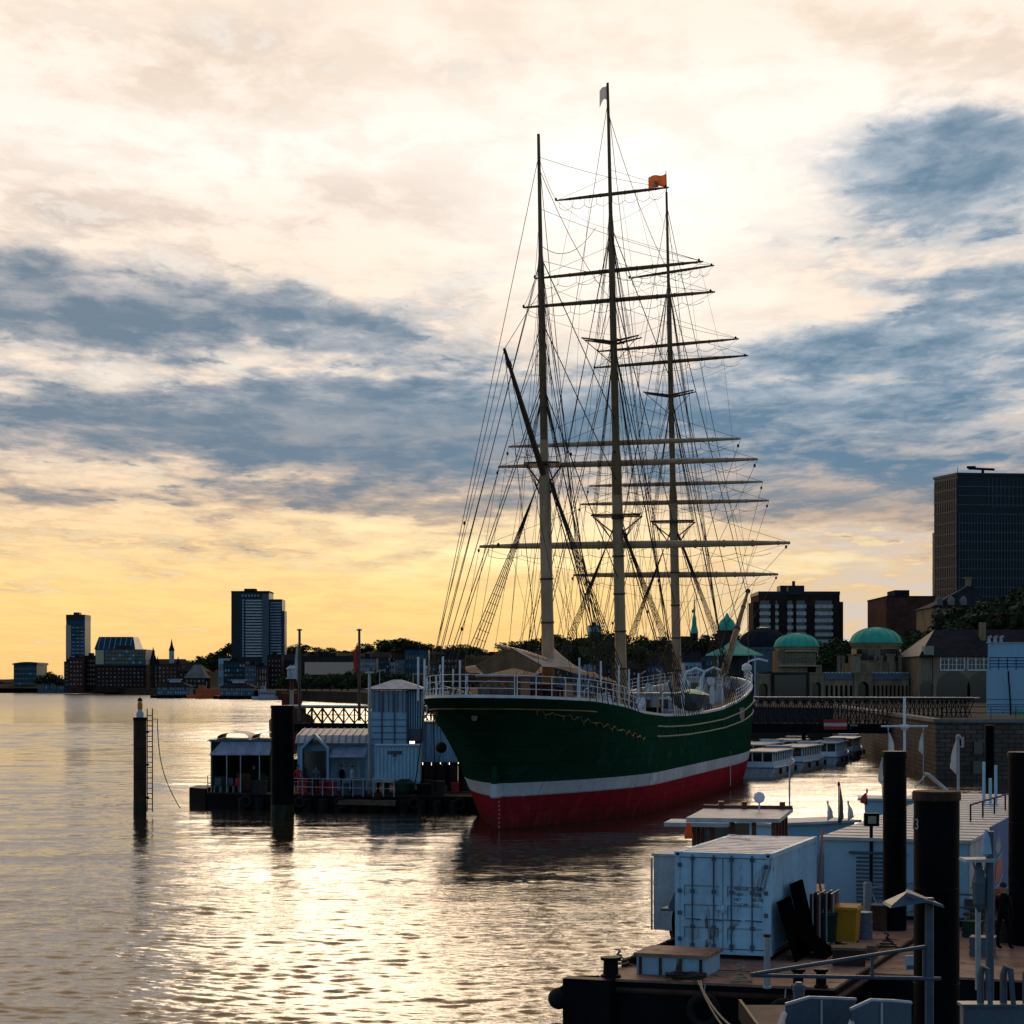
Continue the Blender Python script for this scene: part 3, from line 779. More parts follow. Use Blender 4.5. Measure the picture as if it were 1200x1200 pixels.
# ---- deck furniture
def shiprails(s0, s1, n, h=1.05, name='guard_rail', sg=(1, -1)):
    for g in sg:
        pts = [railpt(g, s0+(s1-s0)*i/n, .15) for i in range(n+1)]; pts = [Vector((p.x-g*.15, p.y, p.z)) for p in pts]
        mb = MB()
        for p in pts: mb.tube([p, p+Vector((0, 0, h))], .024, 5)
        for hh in (h, h*.66, h*.33): mb.tube([p+Vector((0, 0, hh)) for p in pts], .017, 4)
        mb.build(name, M['rail'], ship)
shiprails(-4.5, 13, 14)
# taffrail round the stern
mb = MB(); c = level_curve(2.0); st = [(-b, s, z) for b, s, z in c if s < -4.3][::-1]+[(b, s, z) for b, s, z in c if s < -4.3][1:]
st = [Vector((x*.96, y+.12, z+.15)) for x, y, z in st]
for p in st[::3]: mb.tube([p, p+Vector((0, 0, 1.05))], .024, 5)
for hh in (1.05, .7, .35): mb.tube([p+Vector((0, 0, hh)) for p in st], .017, 4)
mb.build('guard_rail', M['rail'], ship)
# tall awning stanchions, bright white
for (px, s, b) in ((513, 1.5, -5.1), (517, 3, -5.2), (530, 1.0, -3.5), (533, 4, -3.4)):
    mb = MB(); z0 = rail(s); mb.tube([(b, s, z0), (b, s, z0+2.45)], .06, 6); mb.build('stanchion', M['rail'], ship)
for s in (.8, 3.6, 6.8, 9.4, 12.2):
    p = railpt(1, s, 0); mb = MB(); mb.tube([(p.x-.2, s, p.z), (p.x-.2, s, p.z+2.35)], .055, 6); mb.build('stanchion', M['rail'], ship)
for s in (6, 9, 12):
    p = railpt(-1, s, 0); mb = MB(); mb.tube([(p.x+.2, s, p.z), (p.x+.2, s, p.z+2.35)], .055, 6); mb.build('stanchion', M['rail'], ship)
# awning over the poop: ridge tent peaking at the mast
rows = []
for i in range(15):
    s = lerp(2.0, 14.5, i/14); row = []
    ridge = rail(s)+interp(s, [(2, 3.1), (3.2, 3.05), (6, 2.85), (10.5, 3.0), (12.5, 3.5), (14.5, 3.35)])
    ed = rail(s)+2.0
    for j in range(13):
        t = j/12*2-1; b = t*3.5*min(1, interp(s, [(2, .55), (4, .9), (6, 1)]))
        z = lerp(ridge, ed, abs(t)**.75)-.10*math.sin(abs(t)*math.pi)-.07*math.cos(i*math.pi/2.33)
        pk_ = math.exp(-((b)**2+(s-12)**2)/1.5)*.5
        row.append((b, s, z+pk_))
    rows.append(row)
mb = MB(); mb.grid(rows); mb.grid([[(x, y, z-.03) for x, y, z in r] for r in rows])
mb.build('awning', M['canvas'], ship, smooth=True)
# valance hanging at the aft end, brown
zr_ = rail(2)+3.05; ze_ = rail(2)+2.0
fl_ = [Vector((-1.92, 2.0, ze_)), Vector((0, 2.0, zr_)), Vector((1.92, 2.0, ze_)), Vector((1.5, 2.1, ze_-.45)), Vector((.3, 2.0, ze_-.15)), Vector((-1.4, 2.1, ze_-.55))]
mb = MB(); mb.add(fl_, [(0, 1, 2, 3, 4, 5)]); mb.add([p+Vector((0, .03, 0)) for p in fl_], [(5, 4, 3, 2, 1, 0)])
mb.build('awning_flap', mat('brown_canvas', (.20, .11, .06), .8), ship)
# deckhouses
def house(x0, x1, y0, y1, h, m, nm='deckhouse', roof='dwhite', nw=3):
    z0 = rail((y0+y1)/2)-interp((y0+y1)/2, DROP)-.1; mb = MB(); mb.box(x0, x1, y0, y1, z0, z0+h); d = mb.build(nm, M[m], ship)
    mb = MB(); mb.box(x0-.15, x1+.15, y0-.15, y1+.15, z0+h+.003, z0+h+.12); mb.build('roof', M[roof], d)
    for k in range(nw):
        xx = lerp(x0, x1, (k+.5)/nw); mb = MB(); mb.box(xx-.3, xx+.3, y0-.04, y0+.03, z0+h-1.0, z0+h-.35); mb.build('window', M['windk'], d)
    return d
house(-1.3, 1.1, 0.5, 2.6, 1.5, 'brown'); house(-1.8, 1.8, 6.2, 10.2, 1.5, 'brown'); house(-2.6, 2.6, 38, 48, 2.3, 'dwhite', nw=4); house(-2.2, 2.2, 62, 67, 2.0, 'dwhite')
# steering wheel
mb = MB(); ring = [(math.cos(t)*.75, -1.2, 7.4+math.sin(t)*.75) for t in np.linspace(0, 2*math.pi, 25)]
mb.tube(ring, .05, 5, caps=False)
for k in range(8):
    t = k*math.pi/4; mb.tube([(0, -1.2, 7.4), (math.cos(t)*.95, -1.2, 7.4+math.sin(t)*.95)], .025, 4)
mb.build('steering_wheel', M['brown'], ship)
for (x, y) in ((2.6, 14.5), (-2.6, 14.5), (1.8, 20), (-1.8, 24), (2.2, 29), (2.4, 51), (-2.2, 54), (1.8, 60)):
    z0 = rail(y)-1.1; mb = MB(); mb.tube([(x, y, z0), (x, y, z0+1.6), (x, y-.25, z0+1.95), (x, y-.65, z0+2.0)], [.2, .2, .26, .36], 10); mb.build('ventilator', M['rail'], ship, smooth='auto')
# clutter amidships: pin rails, hatch, winches
for (x, y, w, l, h, m) in ((0, 25, 3.5, 5, .9, 'deck'), (0, 17, 2, 2.5, 1.6, 'dwhite'), (3.6, 22, .6, 3, 1.1, 'brown'), (-3.2, 31, 1, 2, 1.3, 'brown'), (1.5, 36, 1.2, 1.2, 1.5, 'black'), (0, 57, 2.4, 2, 1.5, 'dwhite'), (0, 71, 1.6, 1.5, 1.2, 'brown')):
    z0 = rail(y)-1.1; mb = MB(); mb.box(x-w/2, x+w/2, y-l/2, y+l/2, z0, z0+h*.7); mb.box(x-w/2-.08, x+w/2+.08, y-l/2-.08, y+l/2+.08, z0+h*.7+.002, z0+h); mb.build('hatch', M[m], ship)
# pin rails with coiled ropes at each mast foot
for key in ('mizzen', 'main', 'fore'):
    m, P, zt = MAST[key]; p = P(7); z0 = rail(p.y)-1.0; mb = MB()
    for dx in (-1, 1): mb.tube([(p.x+dx, p.y-.8, z0), (p.x+dx, p.y-.8, z0+1.3)], .08, 6)
    mb.box(p.x-1.2, p.x+1.2, p.y-.95, p.y-.65, z0+1.1, z0+1.25)
    for k in range(11): xx = p.x-1.05+k*.21; mb.tube([(xx, p.y-.8, z0+.8), (xx, p.y-.8, z0+1.5)], .03, 4)
    mb.build('pin_rail', M['brown'], ship)
    mb = MB()
    for sg in (1, -1):
        for k in range(9):
            q = railpt(sg, p.y-k*.6, 0); x = q.x-sg*.35
            mb.tube([(x, q.y, q.z+.2), (x-sg*.05, q.y, q.z-.5)], [.05, .11], 5)
    mb.build('coiled_ropes', M['ropel'], ship)
# davits
for (y, x) in ((31, 4.6), (38.5, 4.6)):
    z0 = rail(y); mb = MB(); mb.tube([(x, y, z0-1), (x, y, z0+2.3), (x+.25, y, z0+2.9), (x+.9, y, z0+3.2), (x+1.4, y, z0+3.0)], [.12, .11, .10, .09, .08], 8); mb.build('davit', M['rail'], ship, smooth='auto')
# forecastle rail, lamps, hose reel
shiprails(50, 76, 18, .9)
mb = MB(); mb.tube([(3.8, 66, 8), (3.8, 66, 9.4), (4.0, 66, 9.9), (4.8, 66, 10.1), (5.6, 66, 9.9)], .09, 7); mb.lathe((3.8, 66, 8.9), [(.1, 0), (.42, .25), (.42, .6), (.1, .85)], 10); mb.build('deck_crane', M['rail'], ship)
# ladder ropes/gangway door in the bulwark
mb = MB(); q = railpt(1, 52, -.6); mb.box(q.x+.02, q.x+.07, 50.6, 53.0, q.z-.9, q.z+.1); mb.build('bulwark_plate', M['slate'], ship)
mb = MB(); c = level_curve(1.35)
for (p, q) in zip(c, c[1:]):
    if p[1] <= 45 <= q[1]: mb.tube([(p[0]+.05, 45, 2.9), (p[0]+.05, 45, .3)], .025, 4)
mb.build('hanging_rope', M['rail'], ship)

# ---- things carried by the ship
def wpt(v): 
    c, s = math.cos(TH), math.sin(TH); return Vector((SO.x+v.x*c+v.y*s, SO.y-v.x*s+v.y*c, v.z))
def boatmesh(L, B, H, n=14):
    rows = []
    for i in range(n+1):
        t = i/n*2-1; w = B/2*(1-abs(t)**2.4); sheer = H*(1+.18*t*t); row = []
        for j in range(9):
            a = math.pi*j/8; row.append((math.cos(a)*w, t*L/2, sheer-math.sin(a)**.8*H*(1-.35*abs(t)**3)))
        rows.append(row)
    return rows
lb = empty('lifeboat', wpt(Vector((4.5, 34.8, rail(35)+.15))), 'lifeboat hanging in davits amidships on the sailing ship under a green cover', 'lifeboat', rot=-TH)
rows = boatmesh(7.2, 2.3, 1.1); mb = MB(); mb.grid(rows); mb.build('hull', M['slate'], lb, smooth=True)
mb = MB(); rr_ = []
for i in range(15):
    t = i/14*2-1; w = 1.2*(1-abs(t)**2.4); z = 1.12*(1+.18*t*t)
    rr_.append([(w*k, t*3.6, z+.02+.42*(1-abs(k)**1.5)*(1-t*t)) for k in (-1, -.6, -.25, 0, .25, .6, 1)])
mb.grid(rr_); mb.build('cover', mat('green_tarpaulin', (.02, .30, .14), .5, var=.2), lb, smooth=True)
mb = MB(); mb.tube([(0, y, z) for y, z in ((-3.5, 1.25), (0, 1.05), (3.5, 1.25))], .04, 5); mb.build('gunwale', M['white'], lb)
def flag(name, p, w, h, m, label, grp, yaw=0, limp=0.0, m2=None):
    r = empty(name, p, label, 'flag', grp, rot=yaw); rows = []
    for i in range(13):
        t = i/12; row = []
        for j in range(9):
            k = j/8; x = -w*t*(1-.55*limp); z = -h*k-limp*h*1.1*t*t-.10*h*math.sin(t*5+k*2)
            row.append((x, .10*w*math.sin(t*8+k*1.5), z))
        rows.append(row)
    mb = MB(); mb.grid(rows); mb.build('cloth', m, r, smooth=True)
    return r
f = flag('flag', wpt(P2(z2-.1)), .75, 1.0, M['flagw'], 'small pale flag drooping at the very top of the tallest mast', None, limp=.5)
mb = MB(); mb.tube([P3(z3-.5), P3(z3+1.6)], [.06, .03], 6); mb.build('flagpole', M['spard'], MAST['fore'][0])
fl = flag('flag', wpt(P3(z3+1.4)), 1.7, 1.0, M['orange'], 'orange red flag with a white patch flying from the foremast top', None, limp=.35)
mb = MB(); mb.prism([(-.95, -.04), (-.6, -.04), (-.6, .1), (-.95, .1)], -1.05, -.55); mb.build('emblem', M['flagw'], fl)
# ------------------------------------------------------------ buildings on the far shore and on the hill
GZ = 4.6
def flat(name, loc, label, cat, group=None): return empty(name, loc, label, cat, group)
def wingrid(parent, W, H, cols, rows, y, m, wf=.6, hf=.5, z0=0.0, x0=0.0, name='window', dep=.10, cap=100):
    """rows x cols windows on the front (−y side) of a local box; shared mesh, one object each"""
    cw = W/cols; rh = H/rows
    n = 0; mb = MB(); mb.box(-cw*wf/2, cw*wf/2, -dep, dep, -rh*hf/2, rh*hf/2); me = mb.mesh(name, m)
    alts = [mb.mesh(name, M['winlite']), mb.mesh(name, M['windk']), mb.mesh(name, M['slate'])]; wr_ = random.Random(int(W*100)+cols)
    extra = MB()
    for r in range(rows):
        for c in range(cols):
            x = x0-W/2+cw*(c+.5); z = z0+rh*(r+.5)
            if n < cap: rep(name, me if wr_.random() < .6 else wr_.choice(alts), parent, (x, y, z)); n += 1
            else: extra.box(x-cw*wf/2, x+cw*wf/2, y-dep, y+dep, z-rh*hf/2, z+rh*hf/2)
    if extra.v: tag(extra.build(name, m, parent), kind='stuff')
def bld(name, label, cat, px0, px1, pyt, Y, dep, wall, rows=4, cols=6, win='windk', wf=.55, hf=.5, roof='flat', rm='slateroof', rh=0, base=GZ, group=None, rot=0, wtop=.93, wbot=.06, par=.6):
    a = at(px0, pyt, Y); b = at(px1, pyt, Y); W = b.x-a.x; H = a.z-base-rh
    r = flat(name, ((a.x+b.x)/2, Y, base), label, cat, group); r.rotation_euler = (0, 0, rot)
    mb = MB(); mb.box(-W/2, W/2, 0, dep, -3, H); mb.build('wall', M[wall], r)
    if roof == 'flat':
        mb = MB(); t = par
        for bx in ((-W/2-.1, W/2+.1, -.12, .25), (-W/2-.1, W/2+.1, dep-.25, dep+.12)): mb.box(*bx, H+.002, H+t)
        mb.box(-W/2-.1, -W/2+.25, .25, dep-.25, H+.002, H+t); mb.box(W/2-.25, W/2+.1, .25, dep-.25, H+.002, H+t)
        mb.box(-W*.2, W*.1, dep*.3, dep*.7, H+.002, H+t+min(2.0, H*.12))
        mb.build('roof', M[rm], r)
    elif roof == 'gable':
        mb = MB(); o = .4
        mb.add([(-W/2-o, -o, H), (W/2+o, -o, H), (W/2+o, dep+o, H), (-W/2-o, dep+o, H), (-W/2-o, dep/2, H+rh), (W/2+o, dep/2, H+rh)], [(0, 1, 5, 4), (2, 3, 4, 5), (0, 4, 3), (1, 2, 5), (3, 2, 1, 0)])
        mb.build('roof', M[rm], r)
    elif roof == 'hip':
        mb = MB(); o = .4; k = min(W*.35, dep*.5)
        mb.add([(-W/2-o, -o, H), (W/2+o, -o, H), (W/2+o, dep+o, H), (-W/2-o, dep+o, H), (-W/2+k, dep/2, H+rh), (W/2-k, dep/2, H+rh)], [(0, 1, 5, 4), (2, 3, 4, 5), (0, 4, 3), (1, 2, 5), (3, 2, 1, 0)])
        mb.build('roof', M[rm], r)
    elif roof == 'front_gable':
        mb = MB(); mb.add([(-W/2-.3, -.3, H), (W/2+.3, -.3, H), (W/2+.3, dep+.3, H), (-W/2-.3, dep+.3, H), (0, -.3, H+rh), (0, dep+.3, H+rh)], [(0, 4, 5, 3), (1, 2, 5, 4), (0, 1, 4), (2, 3, 5), (3, 2, 1, 0)])
        mb.build('roof', M[rm], r)
    if rows and cols: wingrid(r, W*.94, H*(wtop-wbot), cols, rows, -.02, M[win], wf, hf, z0=H*wbot)
    return r, W, H

# far left bank
r, W, H = bld('office_building', 'low dark office block with a curved roof standing alone at the far left', 'building', 16, 43, 779, 1800, 40, 'bglass', 4, 6, 'windk', .8, .3, rm='tower')
mb = MB(); pts = [(-W/2-1+(W+2)*i/10, H+2.5*math.sin(math.pi*(.15+.6*i/10))) for i in range(11)]
mb.extr(pts+[(W/2+1, H+.01), (-W/2-1, H+.01)], 'y', -1, 41); mb.build('canopy', M['tower'], r)
bld('quay_shed', 'low dark shed on the far left bank beside the curved roof office', 'shed', -30, 17, 801.0, 1850, 30, 'slate', 2, 10, 'windk', base=2)
bld('quay_shed', 'long low shed between the far office and the slim tower', 'shed', 44, 78, 800.5, 1700, 30, 'slate', 1, 9, 'windk', base=2)
r, W, H = bld('tower_block', 'slim glass tower with a darker top on the far left bank', 'tower', 77.5, 99.5, 727, 1600, 22, 'bglass', 16, 4, 'winlite', .7, .32, rm='tower', wtop=.92, par=4.5)
mb = MB(); mb.box(-W/2-.15, -W/2+W*.26, -.35, 3, H*.32, H*.93); mb.build('cladding', M['cream'], r)
bld('warehouse', 'red brick warehouse with rows of pale windows below the slim glass tower', 'warehouse', 81, 97, 771, 1560, 20, 'brick', 6, 4, 'cream', .5, .35)
bld('warehouse', 'narrow dark brick warehouse left of the glass topped block', 'warehouse', 97.5, 112, 769, 1570, 20, 'brickd', 6, 4, 'windk', .5, .4)
bld('annexe', 'thin dark annexe on the left foot of the slim glass tower', 'building', 75, 81.3, 776, 1590, 14, 'tower', 6, 1, 'windk', .5, .4)
r, W, H = bld('granary_building', 'big brick warehouse carrying a teal glass box and a sloping glass roof', 'building', 112, 171, 780, 1520, 40, 'brickd', 5, 12, 'windk', .35, .4)
z = H
mb = MB(); k = 1520/2400
mb.box(-W/2, W/2, -1.2, 38, z+.01, z+.01+19*k); mb.build('glass_box', M['bglass'], r)
mb = MB(); mb.box(-W/2+.4, -W/2+W*.17, -1.6, -1.0, z+1, z+18*k); mb.build('painted_glow_panel', M['painted_sky_glow'], r)  # panel whose tan colour imitates bright sky reflected in the glass
wingrid(r, W*.8, 17*k, 12, 4, -1.22, M['windk'], .86, .72, z0=z+1, x0=W*.09, name='glass_panel')
mb = MB(); zt = z+19*k
mb.hexa([(-W/2-1.5, 2, zt), (W*.28, 2, zt), (W*.28, 36, zt), (-W/2-1.5, 36, zt), (-W/2+.8, 8, zt+15*k), (W*.21, 8, zt+15*k), (W*.21, 30, zt+15*k), (-W/2+.8, 30, zt+15*k)]); mb.build('glass_roof', M['teal'] if False else M['bglass'], r)
for i in range(7):
    xx = -W/2+2+i*W*.105; mb = MB(); mb.bar((xx-.5, 2.2, zt+.2), (xx+.1, 7.7, zt+14.5*k), .5, .5, 0); mb.build('mullion', M['galv'], r)
mb = MB(); mb.box(-W*.12, W*.18, 1.0, 4, zt+.02, zt+4.5*k); mb.build('penthouse', M['brick'], r)
# gothic warehouse
r, W, H = bld('gothic_warehouse', 'brick building with turrets and a bright slender spire between the glass block and the trees', 'building', 175, 213, 772, 1500, 30, 'brick', 5, 8, 'windk', .4, .5, roof='gable', rh=4)
def turret(r, x, y, w, z0, zt, zs, m1, m2, n=8):
    mb = MB(); mb.lathe((x, y, 0), [(w, z0), (w, zt)], n); t = mb.build('turret', M[m1], r)
    mb = MB(); mb.lathe((x, y, 0), [(w*1.2, zt+.01), (w*.5, lerp(zt, zs, .45)), (.05, zs)], n); mb.build('spire', M[m2], t)
k = 1500/2400
turret(r, -W/2+2.5, 2, 2.6, 0, H+2, H+13, 'brickd', 'slateroof'); turret(r, W*.16, 4, 1.9, 0, H+10, H+19, 'galv', 'slateroof')
for x in (-.25, .38): turret(r, W*x, 1, 1.2, 0, H+1, H+6, 'brickd', 'slateroof')
bld('gabled_house', 'dark gabled hall beside the turreted brick building', 'building', 209, 240, 777, 1480, 30, 'brickd', 3, 6, 'windk', .4, .5, roof='hip', rh=6)
r, W, H = bld('villa', 'pale domed roof pavilion above the two tier pier terminal', 'building', 216, 241, 779, 1400, 20, 'stoned', 2, 5, 'windk', roof='hip', rh=9, rm='concrete')
bld('office_building', 'small blue box building just left of the high rise foot', 'building', 256, 266, 771.5, 1400, 15, 'lblue', 2, 3, 'windk')
bld('office_building', 'dark teal glass block in front of the high rise foot', 'building', 262, 288, 775, 1380, 20, 'tower', 5, 7, 'bglass', .6, .5)
bld('office_building', 'grey block with a wide pale roof panel before the high rise', 'building', 287, 305, 780, 1330, 18, 'slate', 4, 5, 'winlite', .5, .4)
bld('house', 'narrow rust coloured house with tall pale windows under the high rise', 'building', 300, 313, 781, 1290, 14, 'brick', 3, 4, 'cream', .4, .7)
bld('house', 'dark brick house right below the high rise', 'building', 313, 330, 769, 1300, 14, 'brickd', 6, 4, 'windk', .4, .4)
bld('house', 'dark green roofed house behind the red lightship mast', 'building', 329, 353, 767, 1320, 14, 'stoned', 5, 5, 'windk', .4, .4, roof='gable', rh=4)
# high rise
r, W, H = bld('high_rise', 'tall slab high rise with pale banded balconies above the far bank', 'tower block', 271, 315.5, 694.5, 1450, 26, 'tower', 0, 0, par=1.2)
k = 1450/2400
zb = H-76*k
for i in range(20):
    z = H-9*k-i*3.42*k; mb = MB(); mb.box(-W*.12, W*.32, -1.3, .0, z-.75, z+.35); mb.build('balcony', M['dwhite'], r)
mb = MB(); mb.box(W*.32, W*.5, -2.2, 0, 0, H-1); mb.build('stair_shaft', M['slate'], r)
mb = MB(); me = MB().box(-.6, .6, -.08, .08, -.8, .8).mesh('window', M['winlite'])
for i in range(20): rep('window', me, r, (-W*.19, -.03, H-9*k-i*3.42*k))
for i in range(6): rep('window', me, r, (-W*.2+i*2.2, -.03, H-3.4*k))
wk = 14.5*k; mb = MB(); mb.box(W/2+.01, W/2+wk, 3, 24, 0, H-7.5*k); w_ = mb.build('wing', M['tower'], r)
for i in range(20):
    z = H-11.5*k-i*3.3*k; mb = MB(); mb.box(W/2+.4, W/2+wk-.6, 2.2, 3, z-.7, z+.35); mb.build('balcony', M['winlite'], w_)
mb = MB(); mb.box(W/2+wk+.01, W/2+wk+2.4*k, 6, 20, 0, H-21*k); mb.build('wing', M['slate'], r)
# terminal and pier buildings
def pier_terminal(px0, px1, Y, label):
    a = at(px0, 800, Y); b = at(px1, 800, Y); W = b.x-a.x; r = flat('pier_terminal', ((a.x+b.x)/2, Y, 0), label, 'terminal')
    k = Y/2400
    mb = MB(); mb.box(-W/2-3, W/2+3, -4, 16, -1, 1.6); mb.build('pontoon', M['black'], r)
    mb = MB(); mb.box(-W/2, W/2, 0, 12, 1.61, 1.6+10*k); mb.build('wall', M['slate'], r)
    wingrid(r, W*.96, 9*k, 13, 2, -.05, M['winlite'], .6, .62, z0=2.0)
    mb = MB(); z = 1.6+10*k
    mb.hexa([(-W/2-1, -1.5, z), (W/2+1, -1.5, z), (W/2+1, 13.5, z), (-W/2-1, 13.5, z), (-W*.3, 4, z+5*k), (W*.25, 4, z+5*k), (W*.25, 8, z+5*k), (-W*.3, 8, z+5*k)]); mb.build('roof', M['slateroof'], r)
    mb = MB(); mb.box(-3, 3, 4.5, 7.5, z+5*k+.01, z+8*k); mb.box(-3.8, 3.8, 4, 8, z+8*k+.01, z+8*k+.5); mb.build('skylight', M['dwhite'], r)
pier_terminal(184, 222, 1130, 'two tier pier terminal with rows of pale windows left of the orange ferry')
pier_terminal(258, 297, 1060, 'low glazed pier pavilion between the orange ferry and the white ferry')
def ship_small(name, label, cat, px, py, L, hb, dk_, cab, Y, rot=R(90), h=1.0):
    p = at(px, 0, Y); r = empty(name, (p.x, Y, 0), label, cat, rot=rot)
    B = L*.24; prof = lambda z, k: [(B/2*k, -L*.5), (B/2*k, L*.3), (B*.32*k, L*.43), (0, L*(.5 if z > .5 else .45)), (-B*.32*k, L*.43), (-B/2*k, L*.3), (-B/2*k, -L*.5)]
    mb = MB(); mb.grid([[(x, y, -.6) for x, y in prof(0, .8)], [(x, y, 1.3*h) for x, y in prof(1, 1)], [(x*.96, y*.99, 1.6*h) for x, y in prof(1, 1)]], closed=True); mb.add([(x*.96, y*.99, 1.58*h) for x, y in prof(1, 1)], [tuple(range(7))]); mb.build('hull', M[hb], r)
    mb = MB(); mb.box(-B*.4, B*.4, -L*.40, L*.22, 1.6*h, 3.9*h); c = mb.build('cabin', M[cab], r)
    me = MB().box(-.06, .06, -L*.022, L*.022, -.5*h, .5*h).mesh('window', M['windk'])
    for i in range(10):
        for s in (1, -1): rep('window', me, c, (s*B*.4, -L*.37+i*L*.06, 2.9*h))
    mb = MB(); mb.box(-B*.44, B*.44, -L*.42, L*.24, 3.9*h+.002, 4.1*h); mb.build('roof', M[dk_], r)
    mb = MB(); mb.box(-B*.28, B*.28, -L*.02, L*.16, 4.1*h+.002, 6.0*h); w = mb.build('wheelhouse', M[cab], r)
    mb = MB(); mb.box(-B*.29, B*.29, -L*.0, L*.17, 5.0*h, 5.6*h); mb.build('window', M['windk'], w)
    mb = MB(); mb.tube([(0, -L*.05, 4.1*h), (0, -L*.05, 8*h)], .12, 5); mb.build('mast', M['dwhite'], r)
    return r
ship_small('ferry', 'orange harbour ferry moored at the far bank below the trees', 'ferry', 240, 818, 20, 'orange', 'orange', 'orange', 1095, h=1.15)
ship_small('ferry', 'white ferry with rounded bow at the far bank right of the pier pavilion', 'ferry', 310, 818, 13, 'dwhite', 'dwhite', 'dwhite', 1000, h=1.1)
bld('exhibition_hall', 'long building with a blank beige front above dark trees in the middle distance', 'hall', 352, 419, 770, 1250, 25, 'stoned', 0, 0)
p = at(387, 783, 1249)
bpan = MB(); a = at(357, 776, 1249); b = at(417.5, 790.5, 1249); hallroot = [o for o in bpy.data.objects if o.name.startswith('exhibition_hall')][0]
bpan.box(a.x-hallroot.location.x, b.x-hallroot.location.x, -.7, -.1, b.z-GZ, a.z-GZ); bpan.build('front_panel', mat('beige_front', (.60, .40, .29), .8, var=.08), hallroot)
mid = [(421, 441, 772, 'concrete', 5, 5, 'winlite', 'flat'), (440, 456, 764, 'tower', 6, 5, 'bglass', 'gable'), (452, 466, 776, 'dwhite', 4, 4, 'windk', 'flat'), (463, 490, 773, 'concrete', 5, 7, 'windk', 'flat'),
       (474, 502, 762, 'bglass', 4, 7, 'windk', 'flat'), (488, 515, 779, 'slate', 4, 6, 'winlite', 'flat'), (511, 545, 768, 'brickd', 5, 8, 'windk', 'flat')]
mlab = ['pale concrete flats right of the beige fronted hall', 'dark blue gabled block behind the pale flats', 'small white house low on the slope left of the tower cabin roof', 'wide grey flats with two rows of dark windows behind the glazed control cabin', 'blue glass block with a white edge on the slope behind the flats', 'slate coloured low block between the control cabin and the ship stern', 'dark red brick block with a flat roof directly behind the ship stern']
for (x0, x1, yt, w, rw, cl, wn, rf), lab in zip(mid, mlab):
    bld('apartment_building' if 'flats' in lab else 'town_house', lab, 'building', x0, x1, yt, random.uniform(1050, 1200), 16, w, rw, cl, wn, .6, .45, roof=rf, rh=3 if rf == 'gable' else 0)
# town seen through the rigging
town = [(648, 664, 766, 'stoned', 'gable', 'dark gabled town house seen just right of the mizzen mast foot'), (662, 678, 758, 'slate', 'front_gable', 'grey house with a steep gable between the mizzen and main masts'), (676, 696, 757, 'dwhite', 'front_gable', 'white gabled house left of the main mast foot'),
        (700, 716, 766, 'brickd', 'hip', 'dark hipped house close left of the main mast'), (735, 757, 770, 'stoned', 'gable', 'dark long house between the main and fore masts'), (757, 778, 765, 'slate', 'hip', 'slate roofed hall left of the foremast foot'),
        (802, 822, 762, 'lblue', 'gable', 'pale blue gabled building right of the foremast'), (818, 836, 756, 'slate', 'front_gable', 'grey steep gabled building between the foremast and the green church spire'), (560, 585, 772, 'brickd', 'hip', 'dark hipped house seen under the awning left end'), (588, 634, 770, 'slate', 'flat', 'blue grey flat block behind the ship awning')]
for i, (x0, x1, yt, w, rf, lab) in enumerate(town):
    bld('town_house', lab, 'building', x0, x1, yt, 620+i*12, 14, w, 4, 4, 'winlite' if i % 2 else 'windk', .45, .5, roof=rf, rh=4 if rf != 'flat' else 0)
def church(px, pyt, pyb, Y, label, m='teal', wpx=9):
    p = at(px, pyb, Y); k = Y/2400; r = empty('church', (p.x, Y, GZ), label, 'church')
    zb = p.z-GZ; zt = at(px, pyt, Y).z-GZ; w = wpx*k
    mb = MB(); mb.box(-w/2, w/2, 0, w, -2, zb); mb.build('bell_tower', M['brickd'], r)
    mb = MB(); mb.lathe((0, w/2, 0), [(w*.62, zb+.01), (w*.34, lerp(zb, zt, .22)), (w*.30, lerp(zb, zt, .4)), (w*.16, lerp(zb, zt, .48)), (.1, zt)], 8); mb.build('spire', M[m], r)
    mb = MB(); mb.box(-w*2.6, -w/2-.01, 1, w+3, -2, zb*.6); mb.add([(-w*2.7, .5, zb*.6), (-w/2, .5, zb*.6), (-w/2, w+3.5, zb*.6), (-w*2.7, w+3.5, zb*.6), (-w*2.7, w/2+2, zb*.95), (-w/2, w/2+2, zb*.95)], [(0, 1, 5, 4), (2, 3, 4, 5), (0, 4, 3), (1, 2, 5)]); mb.build('nave', M['slateroof'], r)
church(814, 697, 742, 900, 'church with a tall thin green spire seen right of the foremast', wpx=8)
church(675.5, 735, 757, 1500, 'left of two tiny dark twin church spires between mizzen and main masts', 'slateroof', 4)
church(681.5, 735, 757, 1500, 'right of two tiny dark twin church spires between mizzen and main masts', 'slateroof', 4)
bld('tower_block', 'pale blue grey block above the roofs left of the main mast', 'tower block', 690, 704, 734, 1200, 15, 'lblue', 8, 4, 'slate', .6, .4)

